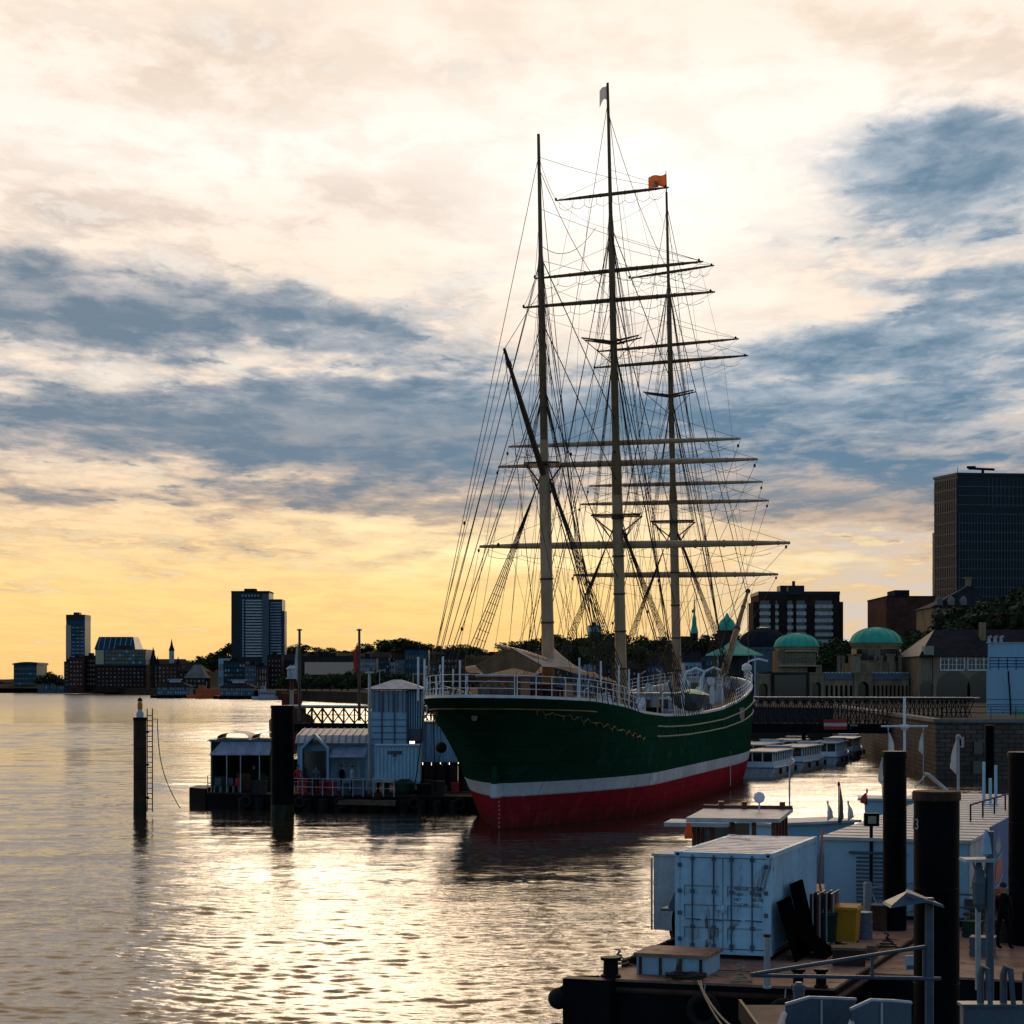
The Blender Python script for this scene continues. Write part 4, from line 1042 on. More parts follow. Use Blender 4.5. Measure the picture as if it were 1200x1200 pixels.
# ------------------------------------------------------------ landing stage buildings
YL = 400; kL = YL/2400
def dome(r, x, y, rad, z, h, m, n=28, name='dome'):
    prof = [(rad*1.04, z), (rad*1.04, z+.25)]+[(rad*math.cos(t), z+.25+h*math.sin(t)) for t in np.linspace(0, math.pi/2-.06, 10)]
    mb = MB(); mb.lathe((x, y, 0), prof, n); d = mb.build(name, M[m], r, smooth='auto')
    mb = MB()
    for j in range(16):
        t = 2*math.pi*j/16
        mb.tube([(x+(rad+.03)*math.cos(q)*math.cos(t), y+(rad+.03)*math.cos(q)*math.sin(t), z+.25+(h+.03)*math.sin(q)) for q in np.linspace(0, 1.5, 8)], .07, 3)
    mb.build('dome_ribs', M[m], d)
def drum(r, x, y, rad, z0, z1, m, nwin=12, n=24):
    mb = MB(); mb.lathe((x, y, 0), [(rad, z0), (rad, z1-.6), (rad*1.06, z1-.6), (rad*1.06, z1)], n); d = mb.build('drum', M[m], r)
    me = MB().box(-.55, .55, -.12, .12, -1.1, 1.1).mesh('window', M['windk'])
    for j in range(nwin):
        t = math.pi+math.pi*(j+.5)/nwin; o = rep('window', me, d, (x+rad*math.cos(t), y+rad*math.sin(t), (z0+z1)/2-.2)); o.rotation_euler = (0, 0, t+math.pi/2)
def arch_wall(r, x0, x1, y, z0, z1, n, m, th=1.0, aw=.6, ah=.7, name='arcade', dark='windk'):
    """wall with real arched openings"""
    W = (x1-x0)/n; mb = MB()
    for i in range(n):
        a = x0+W*i; b = a+W; c = (a+b)/2; hw_ = W*aw/2; zs = z0+(z1-z0)*ah-hw_
        zs = max(zs, z0+.3)
        pts = [(c+hw_*math.cos(t), zs+hw_*math.sin(t)) for t in np.linspace(0, math.pi, 9)]
        for yy, flip in ((y, False), (y+th, True)):
            vs = [(a, yy, z0), (c-hw_, yy, z0), (c+hw_, yy, z0), (b, yy, z0), (b, yy, z1), (a, yy, z1)]+[(px_, yy, pz) for px_, pz in pts]
            k0 = 6; fs = [(0, 1, k0+8, 5), (2, 3, 4, k0)]
            top = [(5, k0+8, k0+7, k0+6, k0+5, k0+4), (4, 5, k0+4), (4, k0+4, k0+3, k0+2, k0+1, k0)]
            mb.add(vs, [f[::-1] if flip else f for f in fs+top])
        for (p, q) in zip(pts, pts[1:]): mb.add([(p[0], y, p[1]), (q[0], y, q[1]), (q[0], y+th, q[1]), (p[0], y+th, p[1])], [(0, 1, 2, 3)])
        for sx in (c-hw_, c+hw_): mb.add([(sx, y, z0), (sx, y+th, z0), (sx, y+th, zs), (sx, y, zs)], [(0, 1, 2, 3)])
    mb.box(x0, x1, y-.15, y+th+.1, z1+.003, z1+.35)
    o = mb.build(name, M[m], r)
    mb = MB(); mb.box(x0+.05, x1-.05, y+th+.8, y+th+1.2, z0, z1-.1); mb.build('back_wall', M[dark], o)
    return o
lx = lambda px: (px-600)*kL
lz = lambda py: CAMZ+(HOR-py)*kL-GZ
# long landing stage hall: local origin at px 960
hall = empty('landing_hall', (lx(960), YL, GZ), 'long tuff stone landing hall with arcades and two turquoise domes', 'hall')
X = lambda px: (px-960)*kL
XD = lambda px, y: (px-600)*(YL+y)/2400-lx(960)
def hb(nm, p0, p1, pt, pb, y0, y1, m): mb = MB(); mb.box(X(p0), X(p1), y0, y1, lz(pb) if pb else -1, lz(pt)); return mb.build(nm, M[m], hall)
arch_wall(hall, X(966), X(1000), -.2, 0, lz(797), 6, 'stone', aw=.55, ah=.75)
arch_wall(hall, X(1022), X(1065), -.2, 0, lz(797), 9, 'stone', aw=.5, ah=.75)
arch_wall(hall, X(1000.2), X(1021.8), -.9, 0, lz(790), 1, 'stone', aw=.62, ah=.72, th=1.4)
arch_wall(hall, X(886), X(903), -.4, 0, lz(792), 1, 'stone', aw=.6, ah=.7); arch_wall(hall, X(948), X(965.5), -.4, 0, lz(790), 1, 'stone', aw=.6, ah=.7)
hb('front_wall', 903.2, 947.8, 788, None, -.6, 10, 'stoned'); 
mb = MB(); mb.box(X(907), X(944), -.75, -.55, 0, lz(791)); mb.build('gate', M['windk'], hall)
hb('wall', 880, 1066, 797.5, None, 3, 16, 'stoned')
# roofs over arcades, blue tiles with crenels
for p0, p1 in ((966, 1000), (1022, 1066)):
    mb = MB(); mb.hexa([(X(p0), -.5, lz(796.0)), (X(p1), -.5, lz(796.0)), (X(p1), 3, lz(796.0)), (X(p0), 3, lz(796.0)), (X(p0), .6, lz(789)), (X(p1), .6, lz(789)), (X(p1), 3, lz(789)), (X(p0), 3, lz(789))]); mb.build('tile_roof', M['slate'], hall)
    mb = MB(); n = int((p1-p0)/4)
    for i in range(n): xx = X(p0+2+i*4); mb.box(xx-.22, xx+.22, .55, .9, lz(789)+.003, lz(787.5))
    mb.build('roof_crest', M['dwhite'], hall)
# domed block one
hb('tower_body', 912, 957, 762, 788.3, 1, 9, 'stone'); 
mb = MB(); mb.box(X(913), X(959), -.2, 9.5, lz(781), lz(779.5)); mb.build('cornice', M['cream'], hall)
mb = MB(); mb.box(X(921), X(958), .2, 9.5, lz(763.6), lz(761.8)); mb.build('cornice', M['cream'], hall)
me = MB().box(-.28, .28, -.1, .1, -.5, .5).mesh('window', M['windk'])
for i in range(9): rep('window', me, hall, (X(918+i*4.2), .95, lz(773)))
drum(hall, XD(933.5, 9), 9, 25*kL, lz(765), lz(757), 'stone'); dome(hall, XD(933.5, 9), 9, 26.8*kL, lz(757), 14.8*kL, 'teal')
# domed block two
hb('tower_body', 998, 1052, 777, 797, 2, 12, 'stone')
for p in (997, 1003, 1043): mb = MB(); mb.box(X(p), X(p+6), .6, 3, lz(797), lz(768)); mb.box(X(p)-.2, X(p+6)+.2, .4, 3.2, lz(768)+.003, lz(766.5)); mb.build('pilaster', M['stone'], hall)
drum(hall, XD(1026.5, 11), 11, 28.5*kL, lz(778), lz(752.5), 'stone', 12); dome(hall, XD(1026.5, 11), 11, 30.8*kL, lz(752.5), 17.5*kL, 'teal')
for p in (985, 990, 1035, 1057): mb = MB(); mb.tube([(X(p), 2, lz(797)), (X(p), 2, lz(768))], .4, 8); mb.build('column', M['stone'], hall)
mb = MB(); mb.hexa([(X(947), 1, lz(789)), (X(964), 1, lz(789)), (X(964), 4, lz(789)), (X(947), 4, lz(789)), (X(947), 1, lz(781)), (X(964), 1, lz(779)), (X(964), 4, lz(779)), (X(947), 4, lz(781))]); mb.build('side_wing', M['stone'], hall)
# gabled end pavilion
pav = empty('landing_pavilion', (lx(1110), YL-10, GZ), 'stone pavilion with a steep dark hipped roof and arched white framed windows', 'building')
k2 = (YL-10)/2400; PX = lambda px: (px-1110)*k2-0; PZ = lambda py: CAMZ+(HOR-py)*k2-GZ
mb = MB(); mb.box(PX(1081), PX(1300), 0, 22, -1, PZ(769)); mb.build('wall', M['stone'], pav)
mb = MB(); mb.box(PX(1066), PX(1080.9), 1.0, 21, -1, PZ(769)); mb.build('side_wall', M['stone'], pav)
mb = MB(); x0, x1 = PX(1063), PX(1302); zr = PZ(768.8); zt_ = PZ(736)
mb.add([(x0, -.8, zr), (x1, -.8, zr), (x1, 23, zr), (x0, 23, zr), (PX(1096), 11, zt_), (x1, 11, zt_)], [(0, 1, 5, 4), (2, 3, 4, 5), (1, 2, 5), (3, 2, 1, 0)])
mb.build('roof', M['slateroof'], pav)
mb = MB(); mb.add([(x0, -.8, zr), (x0, 23, zr), (PX(1096), 11, zt_)], [(0, 2, 1)]); mb.add([(x0-.06, -.8, zr-.1), (x0-.06, 23, zr-.1)], []); mb.build('roof_end', M['cream'], pav)
mb = MB(); mb.box(PX(1070), PX(1081), -.3, 2.2, zr+.01, PZ(757)); mb.box(PX(1072), PX(1079), -.36, -.3, zr+.5, PZ(759)); mb.build('dormer', M['cream'], pav)
mb = MB(); mb.box(PX(1145), PX(1151), 6, 8, PZ(752), PZ(728)); mb.build('chimney', M['stone'], pav)
for g in range(3):
    fr = MB(); a0 = PX(1089+g*32); a1 = PX(1117+g*32); z0_, z1_ = PZ(786), PZ(772)
    fr.box(a0, a1, -.14, -.02, z0_, z0_+.25)
    for i in range(4): xx = lerp(a0, a1, i/3); fr.box(xx-.1, xx+.1, -.15, -.03, z0_+.26, z1_+.3)
    for i in range(3):
        c_ = lerp(a0, a1, (i+.5)/3); w_ = (a1-a0)/6-.12
        fr.tube([(c_+w_*math.cos(t), -.1, z1_-.4+w_*.75*math.sin(t)) for t in np.linspace(0, math.pi, 7)], .08, 4)
        fr.box(c_-.04, c_+.04, -.12, -.04, z0_+.27, z1_)
        fr.box(c_-w_, c_-.05, -.12, -.04, (z0_+z1_)/2, (z0_+z1_)/2+.08); fr.box(c_+.05, c_+w_, -.12, -.04, (z0_+z1_)/2, (z0_+z1_)/2+.08)
    w__ = fr.build('window', M['white'], pav)
    gl = MB(); gl.box(a0+.1, a1-.1, -.02, .03, z0_+.1, z1_+.2); gl.build('pane', M['windk'], w__)
for i in range(6): mb = MB(); mb.box(PX(1067+i*2.4), PX(1067.8+i*2.4), .85, 1.0, PZ(797), PZ(771)); mb.build('window', M['cream'], pav)
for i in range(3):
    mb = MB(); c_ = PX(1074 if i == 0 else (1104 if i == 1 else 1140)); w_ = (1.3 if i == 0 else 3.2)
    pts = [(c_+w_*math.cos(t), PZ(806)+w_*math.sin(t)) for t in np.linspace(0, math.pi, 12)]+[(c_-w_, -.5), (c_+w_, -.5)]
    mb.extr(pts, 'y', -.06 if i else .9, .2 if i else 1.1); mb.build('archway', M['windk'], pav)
# big elbe tunnel dome and green helmed gate tower
td = empty('tunnel_building', (lx(895)*1.145, YL*1.1, GZ), 'great dark grey dome rising behind the smaller turquoise domes', 'domed building')
k3 = kL*1.1; tz = lambda py: CAMZ+(HOR-py)*k3-GZ
drum(td, 0, 18, 31*k3, -1, tz(757), 'slate', 12, 32); dome(td, 0, 18, 32*k3, tz(757), 22*k3, 'slateroof', 32)
mb = MB(); mb.lathe((0, 18, 0), [(1.6, tz(735.5)), (1.6, tz(733)), (.3, tz(732))], 12); mb.build('lantern', M['slate'], td)
gt = empty('gate_tower', (lx(853), YL, GZ), 'stone gate tower with a verdigris helmet behind the ship bow', 'tower')
mb = MB(); mb.box(-1.6, 1.6, 0, 3.2, -1, lz(740)); mb.box(-1.9, 1.9, -.3, 3.5, lz(740)+.003, lz(738.5)); mb.build('tower_body', M['stoned'], gt)
mb = MB(); mb.lathe((0, 1.6, 0), [(1.7, lz(738.4)), (1.75, lz(733)), (1.3, lz(727)), (.5, lz(723)), (.12, lz(718))], 10); mb.build('helmet', M['teal'], gt, smooth='auto')
gp = empty('gate_pavilion', (lx(846), YL-25, GZ), 'small pavilion with a spreading green pyramid roof above the ship bow', 'pavilion')
k4 = (YL-25)/2400; gz4 = lambda py: CAMZ+(HOR-py)*k4-GZ
mb = MB(); mb.box(-3, 3, 0, 6, -1, gz4(768)); mb.build('wall', M['stoned'], gp)
mb = MB(); mb.lathe((0, 3, 0), [(5.4, gz4(768.5)), (5.3, gz4(767)), (1.6, gz4(756)), (.2, gz4(748))], 4); o = mb.build('roof', M['teal'], gp)
for dx in (-3.4, 3.4): mb = MB(); mb.tube([(dx, -.8, 0), (dx, -.8, gz4(768.5))], .15, 6); mb.build('post', M['dwhite'], gp)
# apartment block
r, W, H = bld('apartment_building', 'dark brick apartment block with white balconies and a roof tower on the hill', 'apartment block', 889, 984, 697, 600, 20, 'brickd', 0, 0, base=12, par=1.0, rm='tower')
k = 600/2400
mb = MB(); mb.box(-W*.14, W*.04, -.6, 10, H+.01, H+9*k); mb.box(-W*.12, W*.02, 2, 8, H+9*k+.01, H+11*k); mb.tube([(-W*.04, 5, H+11*k), (-W*.04, 5, H+17*k)], .5, 6); mb.build('roof_tower', M['tower'], r)
for i in range(7):
    z = H-(14+i*8.2)*k
    for (a_, b_) in ((-.49, -.36), (-.30, -.26), (-.15, -.08), (-.04, .08), (.19, .41)):
        mb = MB(); mb.box(W*a_, W*b_, -1.3, -.02, z-.5, z+.6); mb.build('balcony', M['dwhite'], r)
        mb = MB(); mb.box(W*a_+.2, W*b_-.2, -.12, .05, z+.7, z+2.0-.2); mb.build('window', M['windk'], r)
for a_, b_ in ((-W/2-1.4, -W/2-.01), (W/2+.01, W/2+1.2)): mb = MB(); mb.box(a_, b_, 1, 14, 0, H-8*k); mb.build('side_bay', M['brickd'], r)
r, W, H = bld('brick_block', 'windowless dark red brick block on the hill left of the office tower', 'building', 1039, 1096, 700, 560, 30, 'brick', 0, 0, base=6, par=.4)
mb = MB(); mb.box(-W/2-.12, -W/2+1.8, -.15, 1, 0, H); mb.build('corner_pier', M['brick'], r)
mb = MB(); mb.box(-W/2+1.9, W/2, -.12, 0, H*.55, H*.55+.25); mb.build('string_course', M['redp'], r)
# tall office tower with vertical fins, corner towards the viewer
YT = 700; kT = YT/2400
ot = empty('office_tower', ((1122-600)*kT, YT, 14), 'tall dark glass office tower with close vertical fins at the right edge', 'office tower')
tz_ = lambda py: CAMZ+(HOR-py)*kT-14
H = tz_(557); L1 = 4.6; D1 = 20; L2 = 36
# left face runs back-left, right face runs right
mb = MB(); pl = [(0, 0), (L2, 4), (L2-3, 4+D1+4), (-L1, 16)]; mb.prism(pl, -8, H); mb.build('glass_body', M['tower'], ot)
mb = MB(); mb.prism([(p[0]*1.0, p[1]) for p in [(-.25, -.4), (L2+.3, 3.7), (L2-2.7, 4+D1+4.3), (-L1-.4, 16.1)]], H+.003, H+.9); mb.build('parapet', M['tower'], ot)
nfin = [0]
def fins(a, b, n, m, z0, z1, w=.22, d=.35):
    a = Vector(a); b = Vector(b); dr = (b-a).normalized(); nrm = Vector((dr.y, -dr.x))
    ang = math.atan2(dr.y, dr.x); me = MB().box(-w/2, w/2, -d, .05, z0, z1).mesh('fin', M[m])
    for i in range(n):
        p = a.lerp(b, (i+.5)/n); rep('fin', me, ot, (p.x, p.y, 0), (0, 0, ang)); nfin[0] += 1
fins((-L1, 16), (0, 0), 13, 'bronze', 0, H-1, w=.38)
fins((0, 0), (L2, 4), 34, 'towerfin', 0, H*.26, w=.2); fins((0, 0), (L2, 4), 34, 'towerfin', H*.29, H*.80, w=.16)
fins((L2*.28, 1.2), (L2, 4), 18, 'towerfin', H*.83, H*.985, w=.2)
mb = MB()
for i in range(16):
    z = H*.06+i*H*.058; a_ = Vector((-L1, 16)); mb.bar((-L1-.15, 15.9, z), (-.1, -.25, z), .3, .35)
mb.build('floor_bands', M['tower'], ot)
for i in range(20): mb = MB(); z = H*.03+i*H*.048; mb.bar((.1, -.12, z), (L2, 3.88, z), .16, .3); mb.build('floor_band', M['slate'], ot)
mb = MB(); mb.prism([(-4.85, 18), (-4.62, 16.1), (-2.9, 26), (-3.1, 27)], -8, tz_(620)); mb.build('rear_wing', M['tower'], ot)
mb = MB(); mb.tube([(5.5, 8, H+3.2), (14.5, 8, H+2.8)], .45, 6); mb.tube([(10.5, 8, H), (10.5, 8, H+3)], .5, 6); mb.box(5, 8, 7.6, 8.4, H+3.2, H+4.0); mb.build('window_crane', M['black'], ot)
mb = MB(); mb.tube([(.3, 1, H), (.3, 1, H+3)], .1, 4); mb.build('aerial', M['black'], ot)
# baroque house on the slope
r, W, H = bld('hillside_house', 'old stone house with steep slate roof and dormers below the office tower', 'house', 1092, 1152, 712, 520, 20, 'stone', 0, 0, base=10, roof='hip', rh=0.01)
k = 520/2400
mb = MB(); mb.add([(-W/2-.5, -.6, H), (W/2+2, -.6, H), (W/2+2, 21, H), (-W/2-.5, 21, H), (-W*.1, 9, H+14*k), (W/2-1, 9, H+30*k)], [(0, 1, 5, 4), (2, 3, 4, 5), (0, 4, 3), (1, 2, 5)]); mb.build('steep_roof', M['slateroof'], r)
for i in range(3):
    mb = MB(); x = -W*.36+i*3.1; mb.box(x-.7, x+.7, -.9, 1.5, H+.6, H+2.1); mb.lathe((x, -.1, H+2.11), [(.85, 0), (.5, .5), (.1, .8)], 8); mb.build('dormer', M['concrete'], r)
for i in range(7): mb = MB(); x = -W*.38+i*W*.12; mb.box(x-.3, x+.3, -.08, .05, H-3.2, H-1.2); mb.build('window', M['cream'], r)
for i in range(9): mb = MB(); x = -W*.3+i*1.0; mb.box(x-.15, x+.15, -.5, -.2, H-9.5, H-5.5); mb.build('column', M['cream'], r)
mb = MB(); mb.box(-W/2-.6, W/2, -.9, -.02, H-4.6, H-4.2); mb.build('cornice', M['cream'], r)
mb = MB(); mb.box(W/2-2.4, W/2-1.2, 8, 10, H+20*k, H+36*k); mb.box(W/2-2.7, W/2-.9, 7.7, 10.3, H+36*k+.003, H+37.5*k); mb.build('chimney', M['stone'], r)

# ------------------------------------------------------------ trees
def crown_mesh(seed, n=900, leaf=.42, R0=1.0, m='leaf'):
    rng = np.random.RandomState(seed); vs = []; fs = []
    lobes = [(rng.normal(0, .45), rng.normal(0, .45), rng.uniform(.55, 1.35), rng.uniform(.34, .58)) for _ in range(11)]
    for i in range(n):
        lx_, ly_, lz_, lr = lobes[rng.randint(len(lobes))]
        d = rng.normal(size=3); d /= np.linalg.norm(d); rad = lr*rng.uniform(.55, 1.08)
        c = np.array([lx_, ly_, lz_])+d*rad*np.array([1, 1, .85])
        u = rng.normal(size=3); u /= np.linalg.norm(u); w = np.cross(u, d+rng.normal(size=3)*.5); w /= np.linalg.norm(w)+1e-6
        s = leaf*.17*rng.uniform(.6, 1.5); k = len(vs)
        vs += [tuple(c-u*s), tuple(c+w*s*.7), tuple(c+u*s), tuple(c-w*s*.7)]; fs.append((k, k+1, k+2, k+3))
    me = bpy.data.meshes.new('crown'); me.from_pydata(vs, [], fs); me.materials.append(M[m]); return me
CR = [crown_mesh(s, 1100, .55) for s in range(4)]+[crown_mesh(9, 1100, .55, m='leaf2')]
tb = MB(); tb.tube([(0, 0, -.6), (.02, 0, .5), (-.03, .02, 1.1)], [.07, .05, .02], 6)
for a_ in range(4): t = a_*1.7; tb.tube([(0, 0, .45+.08*a_), (.35*math.cos(t), .35*math.sin(t), .95+.05*a_)], [.03, .012], 4)
TRK = tb.mesh('trunk', M['bark'])
def tree(p, h, label, group, ci=None, w=1.0):
    r = empty('tree', p, label, 'tree', group, rot=random.uniform(0, 6.28))
    s = h/1.85; r.scale = (s*w, s*w, s)
    rep('crown', CR[random.randrange(4) if ci is None else ci], r, (0, 0, 0)); rep('trunk', TRK, r, (0, 0, 0)); return r
def terr(prof, px): return interp(px, prof)
G1 = 'trees along the distant ridge'
for i in range(74):
    px = lerp(178, 905, (i+random.uniform(-.4, .4))/73); py = interp(px, FARRIDGE); Y = 1990+random.uniform(-60, 30)
    p = at(px, py+6.0, Y); tree(p, random.choice((6, 7, 9, 11, 14))*random.uniform(.85, 1.15), 'round dark tree on the skyline of the distant ridge', G1, w=random.uniform(1.3, 2.2))
for i in range(10):
    px = [52, 58, 66, 170, 172, 246, 262, 236, 254, 268][i]; Y = 1650; p = at(px, [804, 803, 806, 806, 800, 790, 782, 782, 775, 772][i], Y)
    tree(p, random.uniform(9, 16), 'dark tree among the far bank buildings', 'trees among the far bank buildings', w=1.2)
G2 = 'dark trees below the beige fronted hall'
for i in range(18):
    px = lerp(338, 545, (i+random.uniform(-.3, .3))/17); Y = random.uniform(940, 1000); tree(Vector(((px-600)*Y/F, Y, GZ)), random.uniform(7, 11), 'dark bushy tree on the bank between the beige fronted hall and the river', G2, w=1.25)
G3 = 'trees behind the ship rigging'
for i in range(14):
    px = lerp(600, 880, (i+random.uniform(-.3, .3))/13); Y = random.uniform(700, 780); p = at(px, 768+random.uniform(-3, 3), Y); tree(p, random.uniform(6, 9), 'dark tree on the slope behind the sailing ship masts', G3, w=1.3, ci=4 if i in (5, 6) else None)
    mb = None
for (px, pt, pb, Y, ci, lab) in ((668, 745, 790, 500, None, 'dark tree behind the ship left of the main mast'), (708, 748, 785, 480, 4, 'bright green tree immediately left of the main mast foot'), (750, 752, 786, 480, 4, 'yellowish green tree between main mast and foremast')):
    a = at(px, pt, Y); b = at(px, pb, Y); b.z = GZ if b.z < GZ else b.z; tree(b, a.z-b.z, lab, None, ci=ci, w=1.1)
G4 = 'trees on the hill at the right'
for (px, pt, Y, w) in ((1120, 716, 500, 1), (1136, 706, 495, 1.1), (1152, 699, 490, 1.1), (1166, 692, 485, 1.2), (1180, 688, 480, 1.2), (1196, 684, 470, 1.2), (1212, 682, 465, 1.2), (1145, 716, 460, 1.1), (1163, 708, 455, 1.2), (1184, 703, 450, 1.2), (1204, 700, 450, 1.2), (1104, 726, 480, 1), (1088, 734, 480, .9), (1225, 690, 455, 1.2)):
    a = at(px, pt, Y); h = 11; tree(Vector((a.x, Y, a.z-h)), h, 'dense dark tree on the hillside at the right edge', G4, w=w)
for (px, pt, Y) in ((988, 745, 560), (1000, 748, 550), (975, 752, 540), (1010, 744, 570), (1064, 738, 530), (1080, 736, 520), (940, 752, 560), (952, 748, 570), (1072, 745, 500)):
    a = at(px, pt, Y); h = 8; tree(Vector((a.x, Y, a.z-h)), h, 'dark tree between the turquoise domes and the hill buildings', 'trees behind the turquoise domes', w=1.2)
# ------------------------------------------------------------ piles
M['weed'] = mat('weed_and_slime', (.02, .024, .010), .6, var=.6, scale=3)
def pile(px, pyt, Y, d, m, label, zb=-1.5, rim=None, name='mooring_pile'):
    p = at(px, pyt, Y); r = empty(name, (p.x, Y, 0), label, 'pile'); zt = p.z
    mb = MB(); mb.lathe((0, 0, 0), [(d/2*1.0, zb), (d/2, zt*.5), (d/2, zt)], 28); mb.build('shaft', M[m], r, smooth='auto')
    mb = MB(); mb.lathe((0, 0, 0), [(d/2+.02, zt-.16), (d/2+.03, zt-.16), (d/2+.03, zt-.02), (d/2+.01, zt+.02)], 28); mb.build('rim', M[rim or 'black'], r, smooth='auto')
    for i, zz in enumerate(np.arange(zt-1.9, .4, -1.85)): mb = MB(); mb.lathe((0, 0, 0), [(d/2+.004, zz), (d/2+.012, zz+.02), (d/2+.004, zz+.04)], 28); mb.build('weld_seam', M['black'], r)
    mb = MB(); mb.lathe((0, 0, 0), [(d/2+.006, -.5), (d/2+.009, .55), (d/2+.003, .85)], 28); mb.build('tide_band', M['weed'], r)
    return r, zt
r, zt = pile(331, 827, 121, 1.36, 'pile', 'thick black pile standing in front of the floating kiosks')
r, zt = pile(1048.5, 881, 57, .65, 'pile', 'tall black pile behind the numbered pile, between container and floating house')
r, zt = pile(1097.5, 928, 40, .88, 'pile', 'nearest thick black pile with the number 73 and a rust coloured rim', rim='pilerust')
def textobj(txt, size, m, parent, loc, rot, name='lettering', ext=.002, align='CENTER'):
    cu = bpy.data.curves.new(name, 'FONT'); cu.body = txt; cu.size = size; cu.extrude = ext; cu.align_x = align
    t = bpy.data.objects.new(name, cu); COL.objects.link(t); bpy.context.view_layer.update()
    me = bpy.data.meshes.new_from_object(t.evaluated_get(bpy.context.evaluated_depsgraph_get()))
    bpy.data.objects.remove(t); me.materials.clear(); me.materials.append(m)
    o = bpy.data.objects.new(name, me); COL.objects.link(o); o.parent = parent; o.location = loc; o.rotation_euler = rot; return o
for ch, dx in (('7', -108), ('3', -86)):
    a = R(-90+dx+18); textobj(ch, .30, M['dwhite'], r, (.452*math.cos(a), .452*math.sin(a), zt-.72), (R(90), 0, a+R(90)), 'numeral', .004)
r, zt = pile(1203, 882, 55, .95, 'pile', 'black pile cut by the right edge of the picture')
r, zt = pile(1160, 850, 152, .66, 'pile', 'thin dark pile standing before the quay wall')
r, zt = pile(164, 841, 124.7, .78, 'pilerust', 'rust brown pile alone in the river with ladder and amber lamp')
mb = MB()
for x in (.44, .76): mb.tube([(x, 0, .2), (x, 0, zt+.55)], .035, 5)
n = 19
for i in range(n): z = .35+i*(zt+.1)/n; mb.tube([(.44, 0, z), (.76, 0, z)], .025, 4)
for z in (1, 3, 5): mb.box(.36, .55, -.06, .06, z, z+.12)
mb.build('ladder', M['black'], r)
mb = MB(); mb.lathe((0, 0, zt+.02), [(.22, 0), (.22, .3), (.14, .35), (.14, .45)], 12); l = mb.build('lamp_base', M['dwhite'], r)
mb = MB(); mb.lathe((0, 0, zt+.48), [(.15, 0), (.16, .35), (.10, .5)], 12); mb.build('lamp_lens', M['lamp'], r)
mb = MB(); mb.lathe((0, 0, zt+.99), [(.17, 0), (.12, .16), (.03, .24)], 12); mb.build('lamp_cap', M['black'], r)
p0 = at(181, 841, 124.7); p1 = gz(211, 947, .1); base = r.location.copy()
mb = MB(); q0 = Vector((.76, 0, zt-.1)); q1 = q0+Vector((.3, 0, .03)); q2 = p1-Vector(base)
mb.tube([q0, q1]+[q1.lerp(q2, t/12)-Vector((.4*math.sin(math.pi*t/12), 0, 1.0*4*(t/12)*(1-t/12)*.25)) for t in range(1, 13)], .028, 4, caps=False); mb.build('cable', M['galv'], r)

# ------------------------------------------------------------ left pontoon with kiosks
YP = 131.0; kp = YP/2400; ZP = .95
pon = empty('pontoon', ((390-600)*kp, YP, 0), 'low black pontoon carrying the kiosks left of the ship', 'pontoon')
PXX = lambda px: (px-390)*kp
mb = MB(); mb.prism([(PXX(283), -1.0), (PXX(566), -4.5), (PXX(574), 3), (PXX(580), 16), (PXX(242), 14), (PXX(240), 0.5)], -.8, ZP); mb.build('hull', M['black'], pon)
mb = MB(); mb.prism([(PXX(285), -.9), (PXX(564), -4.4), (PXX(572), 2.8), (PXX(578), 15.8), (PXX(244), 13.8), (PXX(242), .6)], ZP+.004, ZP+.06); mb.build('deck', M['woodd'], pon)
mb = MB(); mb.prism([(PXX(216), 2), (PXX(239), .6), (PXX(239), 5), (PXX(216), 5)], -.5, 1.25); mb.build('mooring_block', M['black'], pon)
mb = MB(); mb.prism([(PXX(398), -3.4), (PXX(468), -4.6), (PXX(468), -3.9), (PXX(398), -2.8)], .45, .75); mb.build('gangplank', M['wood'], pon)
for i in range(14):
    x = PXX(288+i*19); y = -1.0-3.5*(x-PXX(283))/(PXX(560)-PXX(283)); mb = MB(); mb.lathe((x, y-.28, 0), [(.30, -.1), (.30, .75)], 8); mb.build('fender', M['rubber'], pon)
def rail_on(parent, pts, h=1.0, m='galv', bars=2, r=.028, name='railing'):
    mb = MB()
    for p in pts: mb.tube([p, (p[0], p[1], p[2]+h)], r*1.1, 5)
    for b in range(bars): hh = h*(1-b/(bars))-.0; mb.tube([(p[0], p[1], p[2]+hh) for p in pts], r, 4)
    return mb.build(name, M[m], parent)
rail_on(pon, [(PXX(240), 1.2, ZP), (PXX(240), 6, ZP), (PXX(240), 12, ZP)], 1.1)
rail_on(pon, [(PXX(346+i*12), -1.6-.25*i, ZP) for i in range(11)], 1.05)
mb = MB(); mb.tube([(PXX(245), .9, ZP), (PXX(245), .9, 4.2), (PXX(243), .9, 4.35), (PXX(240), .9, 4.3)], .035, 5); mb.build('pipe', M['galv'], pon)
